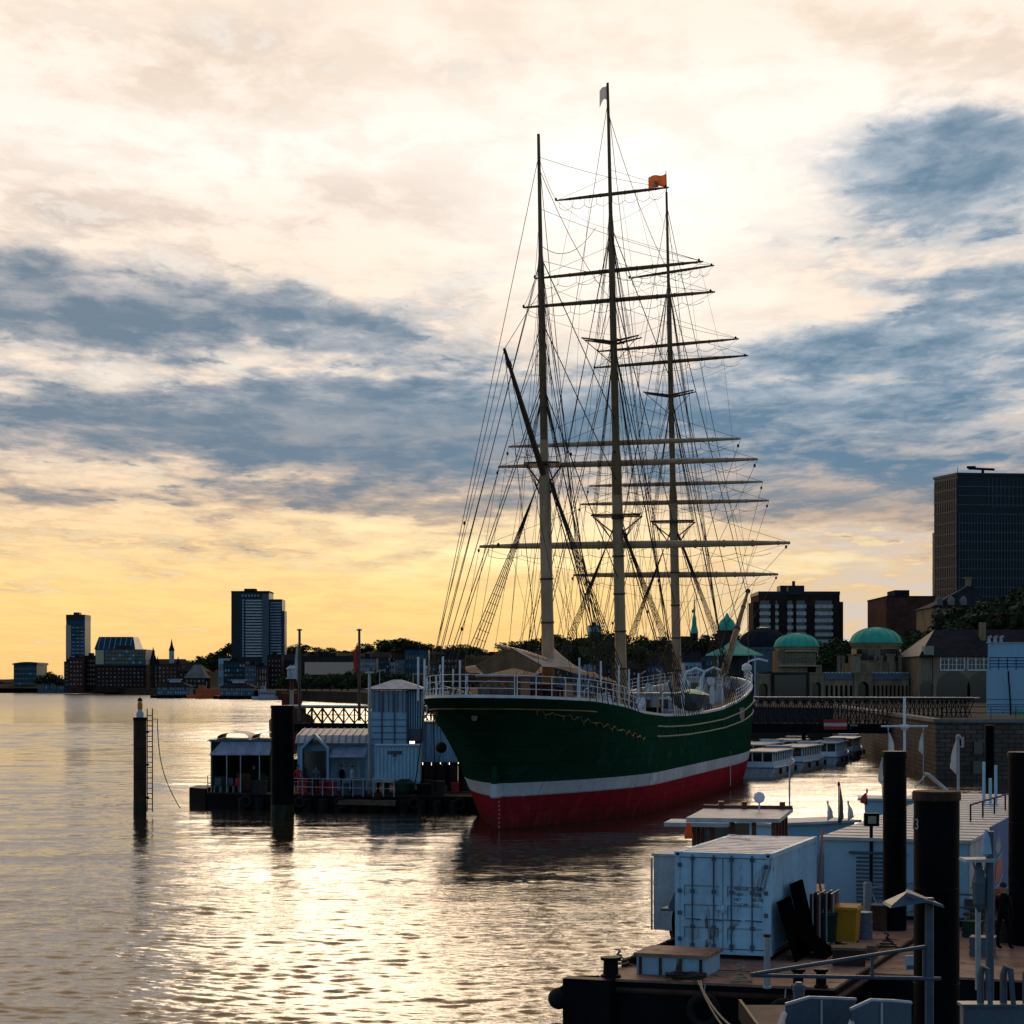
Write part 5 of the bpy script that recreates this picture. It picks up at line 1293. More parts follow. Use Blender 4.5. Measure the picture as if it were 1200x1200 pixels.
# kiosk one
def kroot(px, Y, label, name='kiosk', cat='kiosk'): return empty(name, ((px-600)*Y/2400, Y, ZP+.07), label, cat)
k = kroot(283, 132.5, 'dark green kiosk with a blue grey awning and roof skylights, left end of the pontoon'); kk = 132.5/2400
mb = MB(); mb.box(-36*kk, -33*kk, -.1, 5, 0, 3.2); mb.box(33*kk, 36*kk, -.1, 5, 0, 3.2); mb.box(-33*kk+.003, 33*kk-.003, 4.8, 5, 0, 3.2); mb.box(-33*kk+.003, -18*kk, 0, .12, 0, 1.0); mb.box(10*kk, 33*kk-.003, 0, .12, 0, 1.0); mb.box(-33*kk+.003, 33*kk-.003, -.05, .12, 2.75, 3.2); mb.build('wall', mat('kiosk_green', (.012, .03, .022), .6), k)
mb = MB(); mb.box(-37*kk, 37*kk, -.3, 5.2, 3.21, 3.36); mb.build('roof', M['slate'], k)
mb = MB(); mb.hexa([(-34*kk, -1.35, 2.38), (36*kk, -1.35, 2.38), (36*kk, -.3, 3.15), (-23*kk, -.3, 3.15), (-34*kk, -1.35, 2.43), (36*kk, -1.35, 2.43), (36*kk, -.3, 3.2), (-23*kk, -.3, 3.2)]); mb.build('awning', mat('awning_cloth', (.23, .27, .34), .8), k)
for x in (-14, 2, 24): mb = MB(); mb.tube([(x*kk, -1.3, 0), (x*kk, -1.3, 2.38)], .04, 5); mb.build('awning_post', M['galv'], k)
for i in range(2):
    rows = []; 
    for j in range(9):
        t = math.pi*j/8; x = -1.0*math.cos(t); rows.append([(-.6+i*2.25+x*1.05, y, 3.37+.42*math.sin(t)**.7) for y in (.3, 4.6)])
    mb = MB(); mb.grid(rows); mb.build('skylight', M['greytop'], k, smooth=True)
mb = MB(); mb.box(-.5, 1.4, 1.4, 1.9, 0, 1.1); mb.box(-1.7, -.9, .4, 1.0, 0, .9); mb.build('counter', M['brown'], k)
for i, (px, cc) in enumerate(((254, 'slate'), (262, 'woodd'), (270, 'slate'), (276, 'redp'))):
    rt = empty('terrace_chair', ((px-600)*kp, YP+.3, ZP+.07), ['first chair from the pontoon left end, slate coloured, before the awning kiosk', 'dark wooden chair second from the pontoon left end', 'slate chair third from the pontoon left end', 'red chair under the kiosk awning on the pontoon'][i], 'chair')
    mb = MB(); mb.box(-.22, .22, -.22, .22, .43, .47); mb.build('seat', M[cc], rt); mb = MB(); mb.box(-.22, .22, .18, .22, .5, .92); mb.build('backrest', M[cc], rt)
    for a_ in (-.19, .19):
        for b_ in (-.19, .19): mb = MB(); mb.tube([(a_, b_, 0), (a_, b_, .43)], .018, 4); mb.build('leg', M['galv'], rt)
# kiosk two
k = kroot(388, 132.5, 'blue kiosk with a small gable and cream roof sheets behind the thick pile')
mb = MB(); mb.box(-41*kk, 42*kk, .8, 6, 0, 3.1); mb.build('wall', M['lblue'], k)
mb = MB(); mb.hexa([(-43*kk, .3, 3.11), (43*kk, .3, 3.11), (43*kk, 6.3, 3.11), (-43*kk, 6.3, 3.11), (-43*kk, 1.2, 3.6), (43*kk, 1.2, 3.6), (43*kk, 5.4, 3.95), (-43*kk, 5.4, 3.95)]); mb.build('roof', M['greytop'], k)
for i in range(11): mb = MB(); x = (-40+i*8)*kk; mb.bar((x, .3, 3.2), (x, 1.25, 3.64), .06, .05); mb.bar((x, 1.25, 3.64), (x, 5.3, 3.98), .06, .05); mb.build('roof_batten', M['slate'], k)
mb = MB(); gx0, gx1 = -36*kk, -2*kk; gm = (gx0+gx1)/2
mb.extr([(gx0, 0), (gx0+.15, 0), (gx0+.15, 2.75), (gm, 3.55), (gx1-.15, 2.75), (gx1-.15, 0), (gx1, 0), (gx1, 2.8), (gm, 3.75), (gx0, 2.8)], 'y', -.4, .78); mb.build('gable_frame', M['lblue'], k)
mb = MB(); mb.box(gx0+.16, gx1-.16, .3, .5, 0, 2.6); mb.build('door', M['windk'], k)
mb = MB(); mb.hexa([(-1*kk, -.7, 2.2), (41*kk, -.7, 2.2), (42*kk, .75, 2.9), (1*kk, .75, 2.9), (-1*kk, -.7, 2.26), (41*kk, -.7, 2.26), (42*kk, .75, 2.96), (1*kk, .75, 2.96)]); mb.build('awning', mat('awning_cloth', (.23, .27, .34), .8), k)
for i in range(4): mb = MB(); x = (6+i*9)*kk; mb.box(x, x+5*kk, .72, .82, .9, 1.9); mb.build('window', M['winlite'], k)
for i, px in enumerate((352, 366, 380, 394, 408, 420)):
    rt = empty('terrace_table', ((px-600)*kp, YP-1.0, ZP+.07), ['first', 'second', 'third', 'fourth', 'fifth', 'sixth'][i]+' terrace table counted from the thick pile along the pontoon edge', 'table', 'tables along the pontoon edge')
    mb = MB(); mb.lathe((0, 0, 0), [(.22, 0), (.22, .03), (.03, .05), (.03, .72), (.34, .73), (.34, .76)], 10); mb.build('table', M['redp' if i == 0 else 'slate'], rt)
def person(p, label, top='slate', legs='black', h=1.74, rot=0, hair='woodd', stride=.12):
    r = empty('person', p, label, 'person', rot=rot); s = h/1.74
    # one continuous skinned body
    V = [(0, 0, .95), (0, 0, 1.15), (0, 0, 1.38), (0, 0, 1.48), (0, -.01, 1.56), (0, -.01, 1.68),
         (.10, 0, .90), (.11, stride, .48), (.11, stride*.7, .08), (.11, stride*.7-.14, .04), (-.10, 0, .90), (-.11, -stride, .48), (-.11, -stride*1.1, .08), (-.11, -stride*1.1-.14, .04),
         (.19, 0, 1.38), (.24, -.02, 1.12), (.22, -.10, .88), (.22, -.13, .80), (-.19, 0, 1.38), (-.24, .02, 1.12), (-.22, -.06, .88), (-.22, -.09, .80)]
    E = [(0, 1), (1, 2), (2, 3), (3, 4), (4, 5), (0, 6), (6, 7), (7, 8), (8, 9), (0, 10), (10, 11), (11, 12), (12, 13), (2, 14), (14, 15), (15, 16), (16, 17), (2, 18), (18, 19), (19, 20), (20, 21)]
    RR = [.13, .125, .13, .055, .085, .09, .09, .062, .045, .04, .09, .062, .045, .04, .06, .045, .032, .035, .06, .045, .032, .035]
    me = bpy.data.meshes.new('body'); me.from_pydata([tuple(c*s for c in v) for v in V], E, []); b = bpy.data.objects.new('body', me); COL.objects.link(b)
    md = b.modifiers.new('s', 'SKIN'); md.use_smooth_shade = True
    for i, sv in enumerate(me.skin_vertices[0].data): sv.radius = (RR[i]*s, RR[i]*s); sv.use_root = (i == 0)
    b.modifiers.new('d', 'SUBSURF').levels = 1
    bpy.context.view_layer.update(); m2 = bpy.data.meshes.new_from_object(b.evaluated_get(bpy.context.evaluated_depsgraph_get()))
    bpy.data.objects.remove(b); m2.materials.clear(); [m2.materials.append(M[x]) for x in (top, legs)]; m2.materials.append(mat('skin', (.30, .17, .12), .6, var=.1))
    for f in m2.polygons: z = f.center.z/s; f.material_index = 1 if z < .93 else (2 if z > 1.5 or (z < .87 and abs(f.center.x) > .2) else 0)
    o = bpy.data.objects.new('body', m2); COL.objects.link(o); o.parent = r
    mb = MB(); mb.lathe((0, .015*s, 1.66*s), [(.095*s, 0), (.10*s, .05*s), (.06*s, .11*s), (.01, .125*s)], 8); mb.build('hair', M[hair], r)
    return r
person(Vector(((349-600)*kp, YP+.1, ZP+.07)), 'person in a red jacket at the pontoon railing right of the thick pile', 'redp')
person(Vector(((400-600)*kp, YP+.4, ZP+.07)), 'person in dark clothes before the second kiosk awning', 'black', rot=1)
# control cabin tower
t = kroot(461, 134, 'blue clad control cabin on stilts with glazed upper room and pale pyramid roof', 'control_cabin', 'cabin'); kk = 134/2400
a0, a1 = -28*kk, 16*kk
mb = MB(); mb.box(a0, a1, 0, 3.4, 1.0, 4.6); 
for i in range(1, 4): pass
mb.build('lower_wall', M['lblue'], t)
for i in range(5): mb = MB(); z = 2.9+i*.42; mb.box(a0-.003, a1+.003, -.04, -.003, z, z+.05); mb.build('panel_joint', M['slate'], t)
for i in range(4): mb = MB(); x = lerp(a0, a1, i/3); mb.box(x-.05, x+.05, -.07, -.045, 2.7, 6.35); mb.build('mullion', M['slate'], t)
mb = MB(); mb.box(a0+.05, a1-.05, .05, 3.3, 4.61, 5.1); mb.build('sill_wall', M['lblue'], t)
mb = MB(); mb.box(a0+.1, a1-.1, .1, 3.2, 5.11, 6.5); g = mb.build('glazing', M['winlite'], t)
mb = MB()
for i in range(9): x = lerp(a0, a1, i/8); mb.box(x-.025, x+.025, .03, .09, 5.11, 6.5)
mb.build('glazing_bars', M['slate'], t)
mb = MB(); mb.box(a1+.01, a1+1.0, .4, 3.2, 3.2, 6.6); mb.build('louvre_wall', M['slate'], t)
for i in range(6): mb = MB(); x = a1+.1+i*.16; mb.box(x, x+.06, .3, .39, 4.0, 6.5); mb.build('louvre', M['lblue'], t)
mb = MB(); zt = 6.62; mb.add([(a0-.3, -.4, zt), (a1+1.3, -.4, zt), (a1+1.3, 3.7, zt), (a0-.3, 3.7, zt), (lerp(a0, a1+1, .42), 1.6, zt+.62), (lerp(a0, a1+1, .58), 1.6, zt+.62)], [(0, 1, 5, 4), (2, 3, 4, 5), (0, 4, 3), (1, 2, 5), (3, 2, 1, 0)]); mb.build('roof', M['dwhite'], t)
mb = MB(); mb.tube([(-1, 1.6, zt+.3), (-1, 1.6, zt+1.3)], .03, 4); mb.tube([(-1.3, 1.6, zt+1.1), (-.6, 1.6, zt+1.3)], .03, 4); mb.build('aerial', M['galv'], t); mb = MB(); mb.tube([(1.2, 2, zt+.3), (1.2, 2, zt+1.0), (2.6, 2, zt+1.0)], .03, 4); mb.build('aerial', M['galv'], t)
for x in (a0+.2, a1-.2): mb = MB(); mb.box(x-.1, x+.1, .1, .3, 0, 1.0); mb.build('stilt', M['galv'], t)
def corrug(x0, x1, y, z0, z1, n, d=.06, side=None):
    rows = [[], []]
    for i in range(n*4+1):
        x = lerp(x0, x1, i/(n*4)); o = d*(0 if i % 4 in (0, 1) else 1) 
        rows[0].append((x, y+o, z0)); rows[1].append((x, y+o, z1))
    return rows
c = kroot(468, 129.5, 'small blue corrugated container on the pontoon below the control cabin', 'container', 'container'); kk = 129.5/2400
w0, w1 = -29*kk, 24*kk
mb = MB(); mb.box(w0, w1, .08, 2.4, .75, 3.0); mb.grid(corrug(w0, w1, 0, .8, 2.95, 12)); mb.build('body', M['cblue'], c)
mb = MB(); mb.box(w0-.03, w1+.03, -.05, 2.45, 3.003, 3.1); mb.build('top_rail', M['lblue'], c)
mb = MB(); mb.box(w1-.55, w1, -.03, .07, .25, .745); mb.build('corner_leg', M['lblue'], c)
for x in (w0+.1, w1-.1): mb = MB(); mb.box(x-.08, x+.08, 1.9, 2.2, 0, .75); mb.build('leg', M['black'], c)
mb = MB(); mb.box(-.75, .15, -.03, -.005, 2.5, 2.72); mb.box(-.4, -.2, -.031, -.006, 2.35, 2.5); mb.build('lettering', M['slate'], c)
c = kroot(518, 137, 'long pale blue corrugated shed on trestles between the control cabin and the ship', 'corrugated_shed', 'shed'); kk = 137/2400
w0, w1 = -32*kk, 30*kk
mb = MB(); mb.box(w0, w1, .12, 4, 1.7, 4.35); mb.grid(corrug(w0, w1, 0, 1.75, 4.35, 9, .1)); mb.build('wall', M['cblue'], c)
mb = MB(); mb.box(w0-.1, w1+.1, -.1, 4.1, 4.353, 4.45); mb.build('roof', M['dwhite'], c)
for x in (w0+1.2, w0+2.2, w1-.4): mb = MB(); mb.tube([(x, .3, 0), (x, .3, 1.7)], .09, 6); mb.tube([(x, .3, .2), (x+.7, .3, 1.6)], .05, 5); mb.build('trestle', M['galv'], c)
mb = MB(); mb.lathe((0, 0, 0), [(.45, 0), (.6, .2), (.62, .7), (.3, .95)], 12); o = mb.build('rubbish_bin', M['dgreen'], None, loc=((476-600)*kp, YP-1.8, ZP+.07)); tag(o, 'dark green round bin under the small corrugated container', 'bin')
mb = MB(); mb.box(-.7, .7, -.4, .4, .75, .95); o = mb.build('table', M['dwhite'], None, loc=((451-600)*kp, YP-1.6, ZP+.07)); o2 = o; 
mb = MB(); mb.box(-.06, .06, -.06, .06, 0, .745); q = mb.build('leg', M['galv'], o); tag(o, 'white topped high table under the small corrugated container', 'table')
# clutter on the pontoon
for i, (px, dy, w, h, m, nm, lab) in enumerate(((305, -.4, .9, .8, 'woodd', 'crate', 'dark wooden crate left of the thick pile'), (424, -2.0, .7, .9, 'slate', 'locker', 'slate locker beside the lamp post on the pontoon'), (500, -2.6, 1.0, .7, 'black', 'cable_reel_box', 'black gear box between container and ship stern'), (515, -3.0, .8, .9, 'woodd', 'crate', 'dark crate nearest to the ship stern on the pontoon'))):
    mb = MB(); mb.box(-w/2, w/2, -.35, .35, 0, h*.85); o = mb.build(nm, M[m], None, loc=((px-600)*kp, YP+dy, ZP+.07)); tag(o, lab, 'crate'); mb = MB(); mb.box(-w/2-.03, w/2+.03, -.38, .38, h*.85+.002, h); mb.build('lid', M[m], o)
def post(px, pyt, pyb, Y, r, m, name, label, cat, zb=None):
    a = at(px, pyt, Y); b = at(px, pyb, Y); zb = b.z if zb is None else zb; ro = empty(name, (a.x, Y, zb), label, cat)
    mb = MB(); mb.tube([(0, 0, 0), (0, 0, a.z-zb)], [r, r*.75], 8); mb.build('pole', M[m], ro, smooth='auto'); return ro, a.z-zb
r, h = post(433, 789, 0, 130, .12, 'galv', 'lamp_post', 'grey lamp post rising between the kiosks and the control cabin', 'lamp post', ZP+.07)
mb = MB(); mb.box(-.25, .25, -.15, .15, h, h+.12); mb.build('lamp_head', M['galv'], r)
# gangway bridge behind
M['lattice'] = mat('lattice_steel', (.035, .042, .05), .6, spec=.05)
def truss_bridge(name, label, A, B, zlo, zhi, nb, m1, m2, roof=True, w=2.2, deckth=.35):
    A = Vector(A); B = Vector(B); L = (B-A).length; ang = math.atan2((B-A).y, (B-A).x)
    r = empty(name, (A.x, A.y, 0), label, 'bridge', rot=ang); H = zhi-zlo
    for yy in (0, w):
        mb = MB(); mb.box(0, L, yy-.07, yy+.07, zlo, zlo+.2); mb.build('lower_chord', M['black'], r)
        mb = MB(); mb.box(0, L, yy-.07, yy+.07, zhi-.15, zhi); mb.build('upper_chord', M[m2], r)
        mb = MB()
        for i in range(nb):
            x0, x1 = L*i/nb, L*(i+1)/nb
            mb.tube([(x0, yy, zlo+.2), (x0, yy, zhi-.15)], .06, 4); mb.tube([(x0, yy, zlo+.2), (x1, yy, zhi-.15)], .045, 4); mb.tube([(x1, yy, zlo+.2), (x0, yy, zhi-.15)], .045, 4)
            if yy == 0: mb.tube([(x0, yy-.05, zlo+.2+H*.45), (x1, yy-.05, zlo+.2+H*.45)], .03, 4)
        mb.build('lattice', M['lattice'], r)
    mb = MB(); mb.box(-.2, L+.2, -.3, w+.3, zlo-deckth, zlo-.003); mb.build('deck', M['black'], r)
    if roof: mb = MB(); mb.box(-.5, L+.5, -.7, w+.7, zhi+.003, zhi+.12); mb.build('roof', M[m2], r)
    return r
truss_bridge('gangway', 'covered lattice gangway with a pale roof behind the pontoon kiosks', ((340-600)*178/2400, 178), ((545-600)*172/2400, 172), 4.35, 6.0, 16, 'slate', 'dwhite', deckth=.5)
# flag poles, lightship, red and white flag
def flagpole(px, pyt, pyb, Y, m, label, fw=None, furled=None, r=.06, pyf=None, zb=None, group=None, fl=1):
    ro, h = post(px, pyt, pyb, Y, r, m, 'flagpole', label, 'flagpole', zb)
    if group: ro['group'] = group
    mb = MB(); mb.lathe((0, 0, h), [(r*1.6, 0), (r*1.9, .08), (.02, .16)], 8); mb.build('finial', M[m], ro)
    if furled:
        mm, dz, hh, wd = furled; rows = []
        for i in range(11):
            t = i/10; row = []
            for j in range(7):
                a = j/6*2*math.pi; rad = wd*.75*(.12+.88*(t/.8)**.8 if t < .8 else (1-t)/.2*.9+.08)*(1+.25*math.sin(a*2+t*5))
                row.append((fl*(rad*.5+r)+rad*.5*math.cos(a), rad*.35*math.sin(a), h-dz-hh*t))
            rows.append(row)
        mb = MB(); mb.grid(rows); o = mb.build('flag_cloth', M[mm], ro, smooth=True)
    return ro, h
flagpole(351, 739, 0, 165, 'spard', 'tall dark flagpole with a drooping white flag behind the thick pile', furled=('dwhite', 1.0, 3.2, .42), r=.13, zb=5.0, fl=-1)
flagpole(421, 739, 0, 165, 'spard', 'tall dark flagpole with a drooping red flag right of the beige fronted hall', furled=('redp', 1.0, 2.6, .55), r=.13, zb=5.0, fl=-1)
flagpole(500, 783, 0, 141, 'dwhite', 'short pole with a drooping red and white flag left of the ship stern', furled=('redp', .1, 1.2, .35), r=.04, zb=5.4, fl=-1)
Yv = 265; v = empty('lightship', ((342-600)*Yv/2400, Yv, 0), 'dark red lightship with lantern mast moored beyond the thick pile', 'lightship', rot=R(6))
mb = MB(); prof = lambda k: [(2.6*k, -9), (2.9*k, 0), (2.4*k, 6), (0, 10), (-2.4*k, 6), (-2.9*k, 0), (-2.6*k, -9)]
mb.grid([[(x, y, -.5) for x, y in prof(.8)], [(x, y, 1.2) for x, y in prof(1)], [(x, y*1.03, 3.2+.015*y*y*(y > 0)) for x, y in prof(1.02)]], closed=True); mb.build('hull', mat('lightship_red', (.12, .012, .014), .6), v)
mb = MB(); mb.prism([(p[0], p[1]) for p in prof(.98)], 2.6, 2.7); mb.build('deck', M['deck'], v)
mb = MB(); mb.box(-1.8, 1.8, -7, 2, 2.71, 5.2); cab = mb.build('deckhouse', M['brown'], v)
for i in range(6): mb = MB(); mb.lathe((0, 0, 0), [(.3, 0), (.3, .06)], 10); o = mb.build('porthole', M['dwhite'], cab); o.location = (-1.84, -6.2+i*1.4, 4.2); o.rotation_euler = (0, R(90), 0)
mb = MB(); mb.box(-1.3, 1.3, -3, 0, 5.21, 6.8); mb.build('wheelhouse', mat('lightship_red', (.12, .012, .014), .6), v)
mb = MB(); mb.tube([(0, 2.5, 2.7), (0, 2.5, 10.5)], .28, 8); m_ = mb.build('mast', mat('lightship_red', (.12, .012, .014), .6), v)
mb = MB(); mb.lathe((0, 2.5, 8.6), [(.8, 0), (.8, .1), (.6, .1), (.6, 1.3), (.8, 1.3), (.1, 1.9)], 10); mb.build('lantern', M['dwhite'], m_)
mb = MB(); mb.tube([(0, -8, 2.7), (0, -8, 7.2)], .25, 8); mb.build('funnel', M['cream'], v)
mb = MB(); mb.box(-6, 4.5, -2, 2, -.3, 1.0); o = mb.build('work_barge', M['cream'], None, loc=((385-600)*.125, 300, 0)); tag(o, 'low beige barge just right of the red lightship', 'barge'); mb = MB(); mb.box(-4, -1, -1, 1, 1.003, 2.2); mb.build('cabin', M['dwhite'], o)

# ------------------------------------------------------------ right: bridge, launches, wall
br = truss_bridge('landing_bridge', 'long roofed lattice landing bridge crossing behind the blue launches', ((862-600)*212/2400, 212), ((1137-600)*204/2400, 204), 3.7, 6.5, 26, 'slate', 'slate', w=3.2, deckth=.75)
for i in range(9):
    mb = MB(); mb.tube([(2+i*2.4, 1.6, -1), (2+i*2.4, 1.6, 2.95)], .22, 8)
    if i in (2, 7): mb.build('pier_leg', M['black'], br)
sg = empty('warning_sign', at(978.5, 855, 208), 'red and white striped navigation board hanging on the landing bridge', 'sign')
w = 27*208/2400/2; h = 12*208/2400
for i, m in enumerate(('redp', 'flagw', 'redp')): mb = MB(); mb.box(-w, w, -.3, -.24, h*i/3, h*(i+1)/3-.004); mb.build('stripe', M[m], sg)
s2 = empty('sign_board', at(1003, 855, 208), 'small plain white board beside the striped board under the landing bridge', 'sign'); mb = MB(); mb.box(-.6, .6, -.3, -.24, 0, .5); mb.build('board', M['flagw'], s2)
G5 = 'blue and white launches moored by the landing bridge'
def launch(x, y, rot, label):
    r = empty('launch', (x, y, 0), label, 'boat', G5, rot=rot); r.scale = (.88, .9, .86)
    P_ = lambda k, e: [(1.7*k, -7), (1.9*k, 0), (1.6*k, 4.5), (.7*k, 7+e), (0, 7.6+e), (-.7*k, 7+e), (-1.6*k, 4.5), (-1.9*k, 0), (-1.7*k, -7)]
    mb = MB(); mb.grid([[(a, b, -.4) for a, b in P_(.8, -.6)], [(a, b, .45) for a, b in P_(1, 0)], [(a, b, .95+.012*max(0, b)**2) for a, b in P_(1.03, .2)]], closed=True); mb.add([(a, b, .9) for a, b in P_(1.0, 0)], [tuple(range(9))]); mb.build('hull', M['dwhite'], r)
    mb = MB(); mb.tube([(a, b, .97+.012*max(0, b)**2) for a, b in P_(1.04, .2)]+[(1.7*1.04, -7, .97)], .09, 5); mb.build('rubbing_strake', M['bbox'], r)
    mb = MB(); mb.box(-1.55, 1.55, -6.2, 3.6, .92, 1.55); c = mb.build('cabin', M['rail'], r)
    mb = MB()
    for i in range(9):
        yy = -6.15+i*1.2
        for s in (1, -1): mb.box(s*1.5-.05, s*1.5+.05, yy-.06, yy+.06, 1.553, 2.45)
    for xx in (-.5, .5): mb.box(xx-.05, xx+.05, -6.2, -6.1, 1.553, 2.45); mb.box(xx-.05, xx+.05, 3.4, 3.5, 1.553, 2.45)
    mb.build('window_posts', M['rail'], c)
    mb = MB(); mb.box(-1.42, 1.42, -6.1, 3.4, 1.56, 2.44); mb.build('glazing', M['windk'], c)
    mb = MB(); mb.box(-1.75, 1.75, -6.5, 3.9, 2.453, 2.58); mb.build('roof', M['dwhite'], r)
    mb = MB(); mb.box(-1.1, 1.1, 3.95, 5.3, .92, 2.75); w = mb.build('wheelhouse', M['rail'], r)
    mb = MB(); mb.box(-1.13, 1.13, 3.93, 5.33, 1.9, 2.5); mb.build('window', M['windk'], w); mb = MB(); mb.box(-1.25, 1.25, 3.9, 5.5, 2.753, 2.85); mb.build('roof', M['dwhite'], w)
    for s in (1, -1):
        for yy in (-5, -1, 3): mb = MB(); mb.lathe((s*2.05, yy, .3), [(.12, 0), (.16, .3), (.12, .6)], 8); mb.build('fender', M['rubber'], r)
    return r
for (px, Y, rt, lab) in ((902, 180, -18, 'nearest launch with its stern towards the viewer beside the red ship bottom'), (938, 193, -20, 'second launch, just right of and behind the nearest launch'), (972, 206, -16, 'launch in the middle of the row below the striped board'), (893, 200, -20, 'launch half hidden by the ship hull behind the nearest launch'), (990, 222, -15, 'furthest launch at the right end of the row'), (925, 212, -18, 'launch at the back of the row under the bridge, left of the striped board')):
    launch((px-600)*Y/2400, Y, R(rt), lab)
# quay wall facing
qw = empty('quay_wall', (36, 172, 0), 'old block stone quay wall right of the landing bridge', 'wall')
d = Vector((24, -4, 0)); L = d.length; u = d.normalized()
mb = MB(); mb.prism([(-.6, -.9), (24, -4.9), (120, -8.9), (120, -7.5), (24, -3.9), (-.05, 0.0), (9.6, 113), (8.6, 113)], -2, 4.75); mb.build('facing', M['block'], qw)
mb = MB(); mb.prism([(-.8, -1.1), (24, -5.1), (120, -9.1), (120, -7.3), (24, -3.7), (.1, .2), (9.9, 113), (8.4, 113)], 4.754, 5.05); mb.build('coping', M['concrete'], qw)
for (px, py) in ((1148, 875), (1147, 898)): p = at(px, py, 168.3); mb = MB(); mb.box(p.x-36-.35, p.x-36+.35, -3.25, -2.6, p.z-.6, p.z+.4); mb.build('drain_opening', M['windk'], qw)
ns = empty('prohibition_sign', at(1124.5, 878, 166.2), 'red framed no entry board on the quay wall', 'sign')
w = .5; mb = MB(); mb.box(-w, w, -.06, 0, 0, 1.15); mb.build('board', mat('lightship_red', (.12, .012, .014), .6), ns); mb = MB(); mb.box(-.36, .36, -.09, -.063, .14, 1.0); mb.build('field', M['flagw'], ns); mb = MB(); mb.box(-.1, .1, -.115, -.093, .25, .9); mb.build('bar', M['black'], ns)
rail_on(qw, [(i*2.0, -.3-i*2*.166, 5.05) for i in range(12)], 1.0, 'black', 2)
# blue two storey office on the quay
ofc = empty('site_office', ((1200-600)*175/2400, 175, 4.6), 'light blue two storey box office with a dark balcony at the right edge', 'building', rot=-R(15)); kk = 175/2400
def OX(px): return (px-1200)*kk
def OZ(py): return CAMZ+(HOR-py)*kk-4.6
mb = MB(); mb.box(OX(1157), OX(1330), 0, 6, OZ(838), OZ(785)); mb.build('ground_floor', M['lblue'], ofc)
mb = MB(); mb.box(OX(1158), OX(1330), 1.6, 6, OZ(785)+.003, OZ(753)); mb.build('upper_floor', M['lblue'], ofc)
mb = MB(); mb.box(OX(1156), OX(1331), 1.5, 6.1, OZ(753)+.003, OZ(752)); mb.build('roof', M['galv'], ofc)
rail_on(ofc, [(OX(1161+i*10), .1, OZ(785)) for i in range(14)], 1.05, 'black', 4, .035)
mb = MB(); mb.tube([(OX(1182), -.06, OZ(786)), (OX(1184), -.06, OZ(815)), (OX(1185), -.06, OZ(838))], .06, 5); mb.build('drain_pipe', M['black'], ofc)
for i in range(3): mb = MB(); z = OZ(820+i*6); mb.box(OX(1157.5), OX(1330), -.03, -.003, z, z+.05); mb.build('panel_joint', M['slate'], ofc)
mb = MB(); mb.box(OX(1188), OX(1330), -.1, -.035, OZ(838), OZ(833)); mb.build('teal_band', M['teal'], ofc)
for i in range(3): mb = MB(); mb.tube([(OX(1159+i*7), 2.2, OZ(752)+.02), (OX(1159+i*7), 2.2, OZ(746)), (OX(1162+i*7), 2.2, OZ(745))], .16, 6); mb.build('vent_pipe', M['galv'], ofc)

# dark clutter filling the pontoon between the sheds and the ship
hv = empty('hoarding', ((530-600)*kp, YP+1.5, ZP+.07), 'dark timber hoarding under the pale corrugated shed', 'hoarding')
for i in range(16): mb = MB(); mb.box(-2.1+i*.27, -1.835+i*.27, 0, .05, 0, 1.72+.05*math.sin(i*2.1)); mb.build('plank', M['woodd' if i % 3 else 'black'], hv)
hv2 = empty('hoarding', ((385-600)*kp, YP+12, ZP+.07), 'dark back fence along the rear edge of the pontoon', 'hoarding')
for i in range(30): mb = MB(); mb.box(-7.5+i*.62, -6.92+i*.62, 0, .06, 0, 1.7); mb.build('board', M['black'], hv2)
for i, (px, dy, s_) in enumerate(((292, -1.2, .3), (357, -2.2, .28), (404, -2.9, .3), (446, -3.2, .32), (489, -3.6, .3), (541, -4.0, .3))):
    t = empty('tyre_fender', ((px-600)*kp, YP+dy-.55, .55), ['first', 'second', 'third', 'fourth', 'fifth', 'last'][i]+' hanging tyre counted from the left along the pontoon front', 'tyre', 'tyres hung along the pontoon')
    mb = MB(); ring = [(s_*math.cos(q), 0, s_*math.sin(q)) for q in np.linspace(0, 2*math.pi, 17)]; mb.tube(ring, .1, 7, caps=False); mb.build('tyre', M['rubber'], t, smooth=True)
rngc = random.Random(12)
for i in range(12):
    px = 356+i*16.2; w, h = rngc.uniform(.3, .8), rngc.uniform(.4, 1.1); mm = rngc.choice(['woodd', 'slate', 'brown', 'dgreen', 'black', 'redp', 'galv'])
    cname = {'woodd': 'dark wooden', 'slate': 'slate grey', 'brown': 'brown', 'dgreen': 'dark green', 'black': 'black', 'redp': 'red', 'galv': 'pale grey'}[mm]
    o = empty('stored_box', ((px-600)*kp, YP-.2+rngc.uniform(-.4, .6), ZP+.07), '%s box on the pontoon, %s along from the thick pile' % (cname, ['first', 'second', 'third', 'fourth', 'fifth', 'sixth', 'seventh', 'eighth', 'ninth', 'tenth', 'eleventh', 'twelfth'][i]), 'box', 'boxes stored on the pontoon', rot=rngc.uniform(-.4, .4))
    mb = MB(); mb.box(-w/2, w/2, -.25, .25, 0, h*.8); mb.build('body', M[mm], o); mb = MB(); mb.box(-w/2-.02, w/2+.02, -.27, .27, h*.8+.003, h); mb.build('lid', M[mm], o)
for i, (px, dy, top, lab) in enumerate(((372, -.9, 'slate', 'person in slate clothes by the gabled kiosk door'), (414, -.6, 'dwhite', 'person in a pale top in front of the small awning'), (297, .2, 'black', 'person in dark clothes under the big awning left of the thick pile'))):
    person(Vector(((px-600)*kp, YP+dy, ZP+.07)), lab, top, rot=i*1.3)

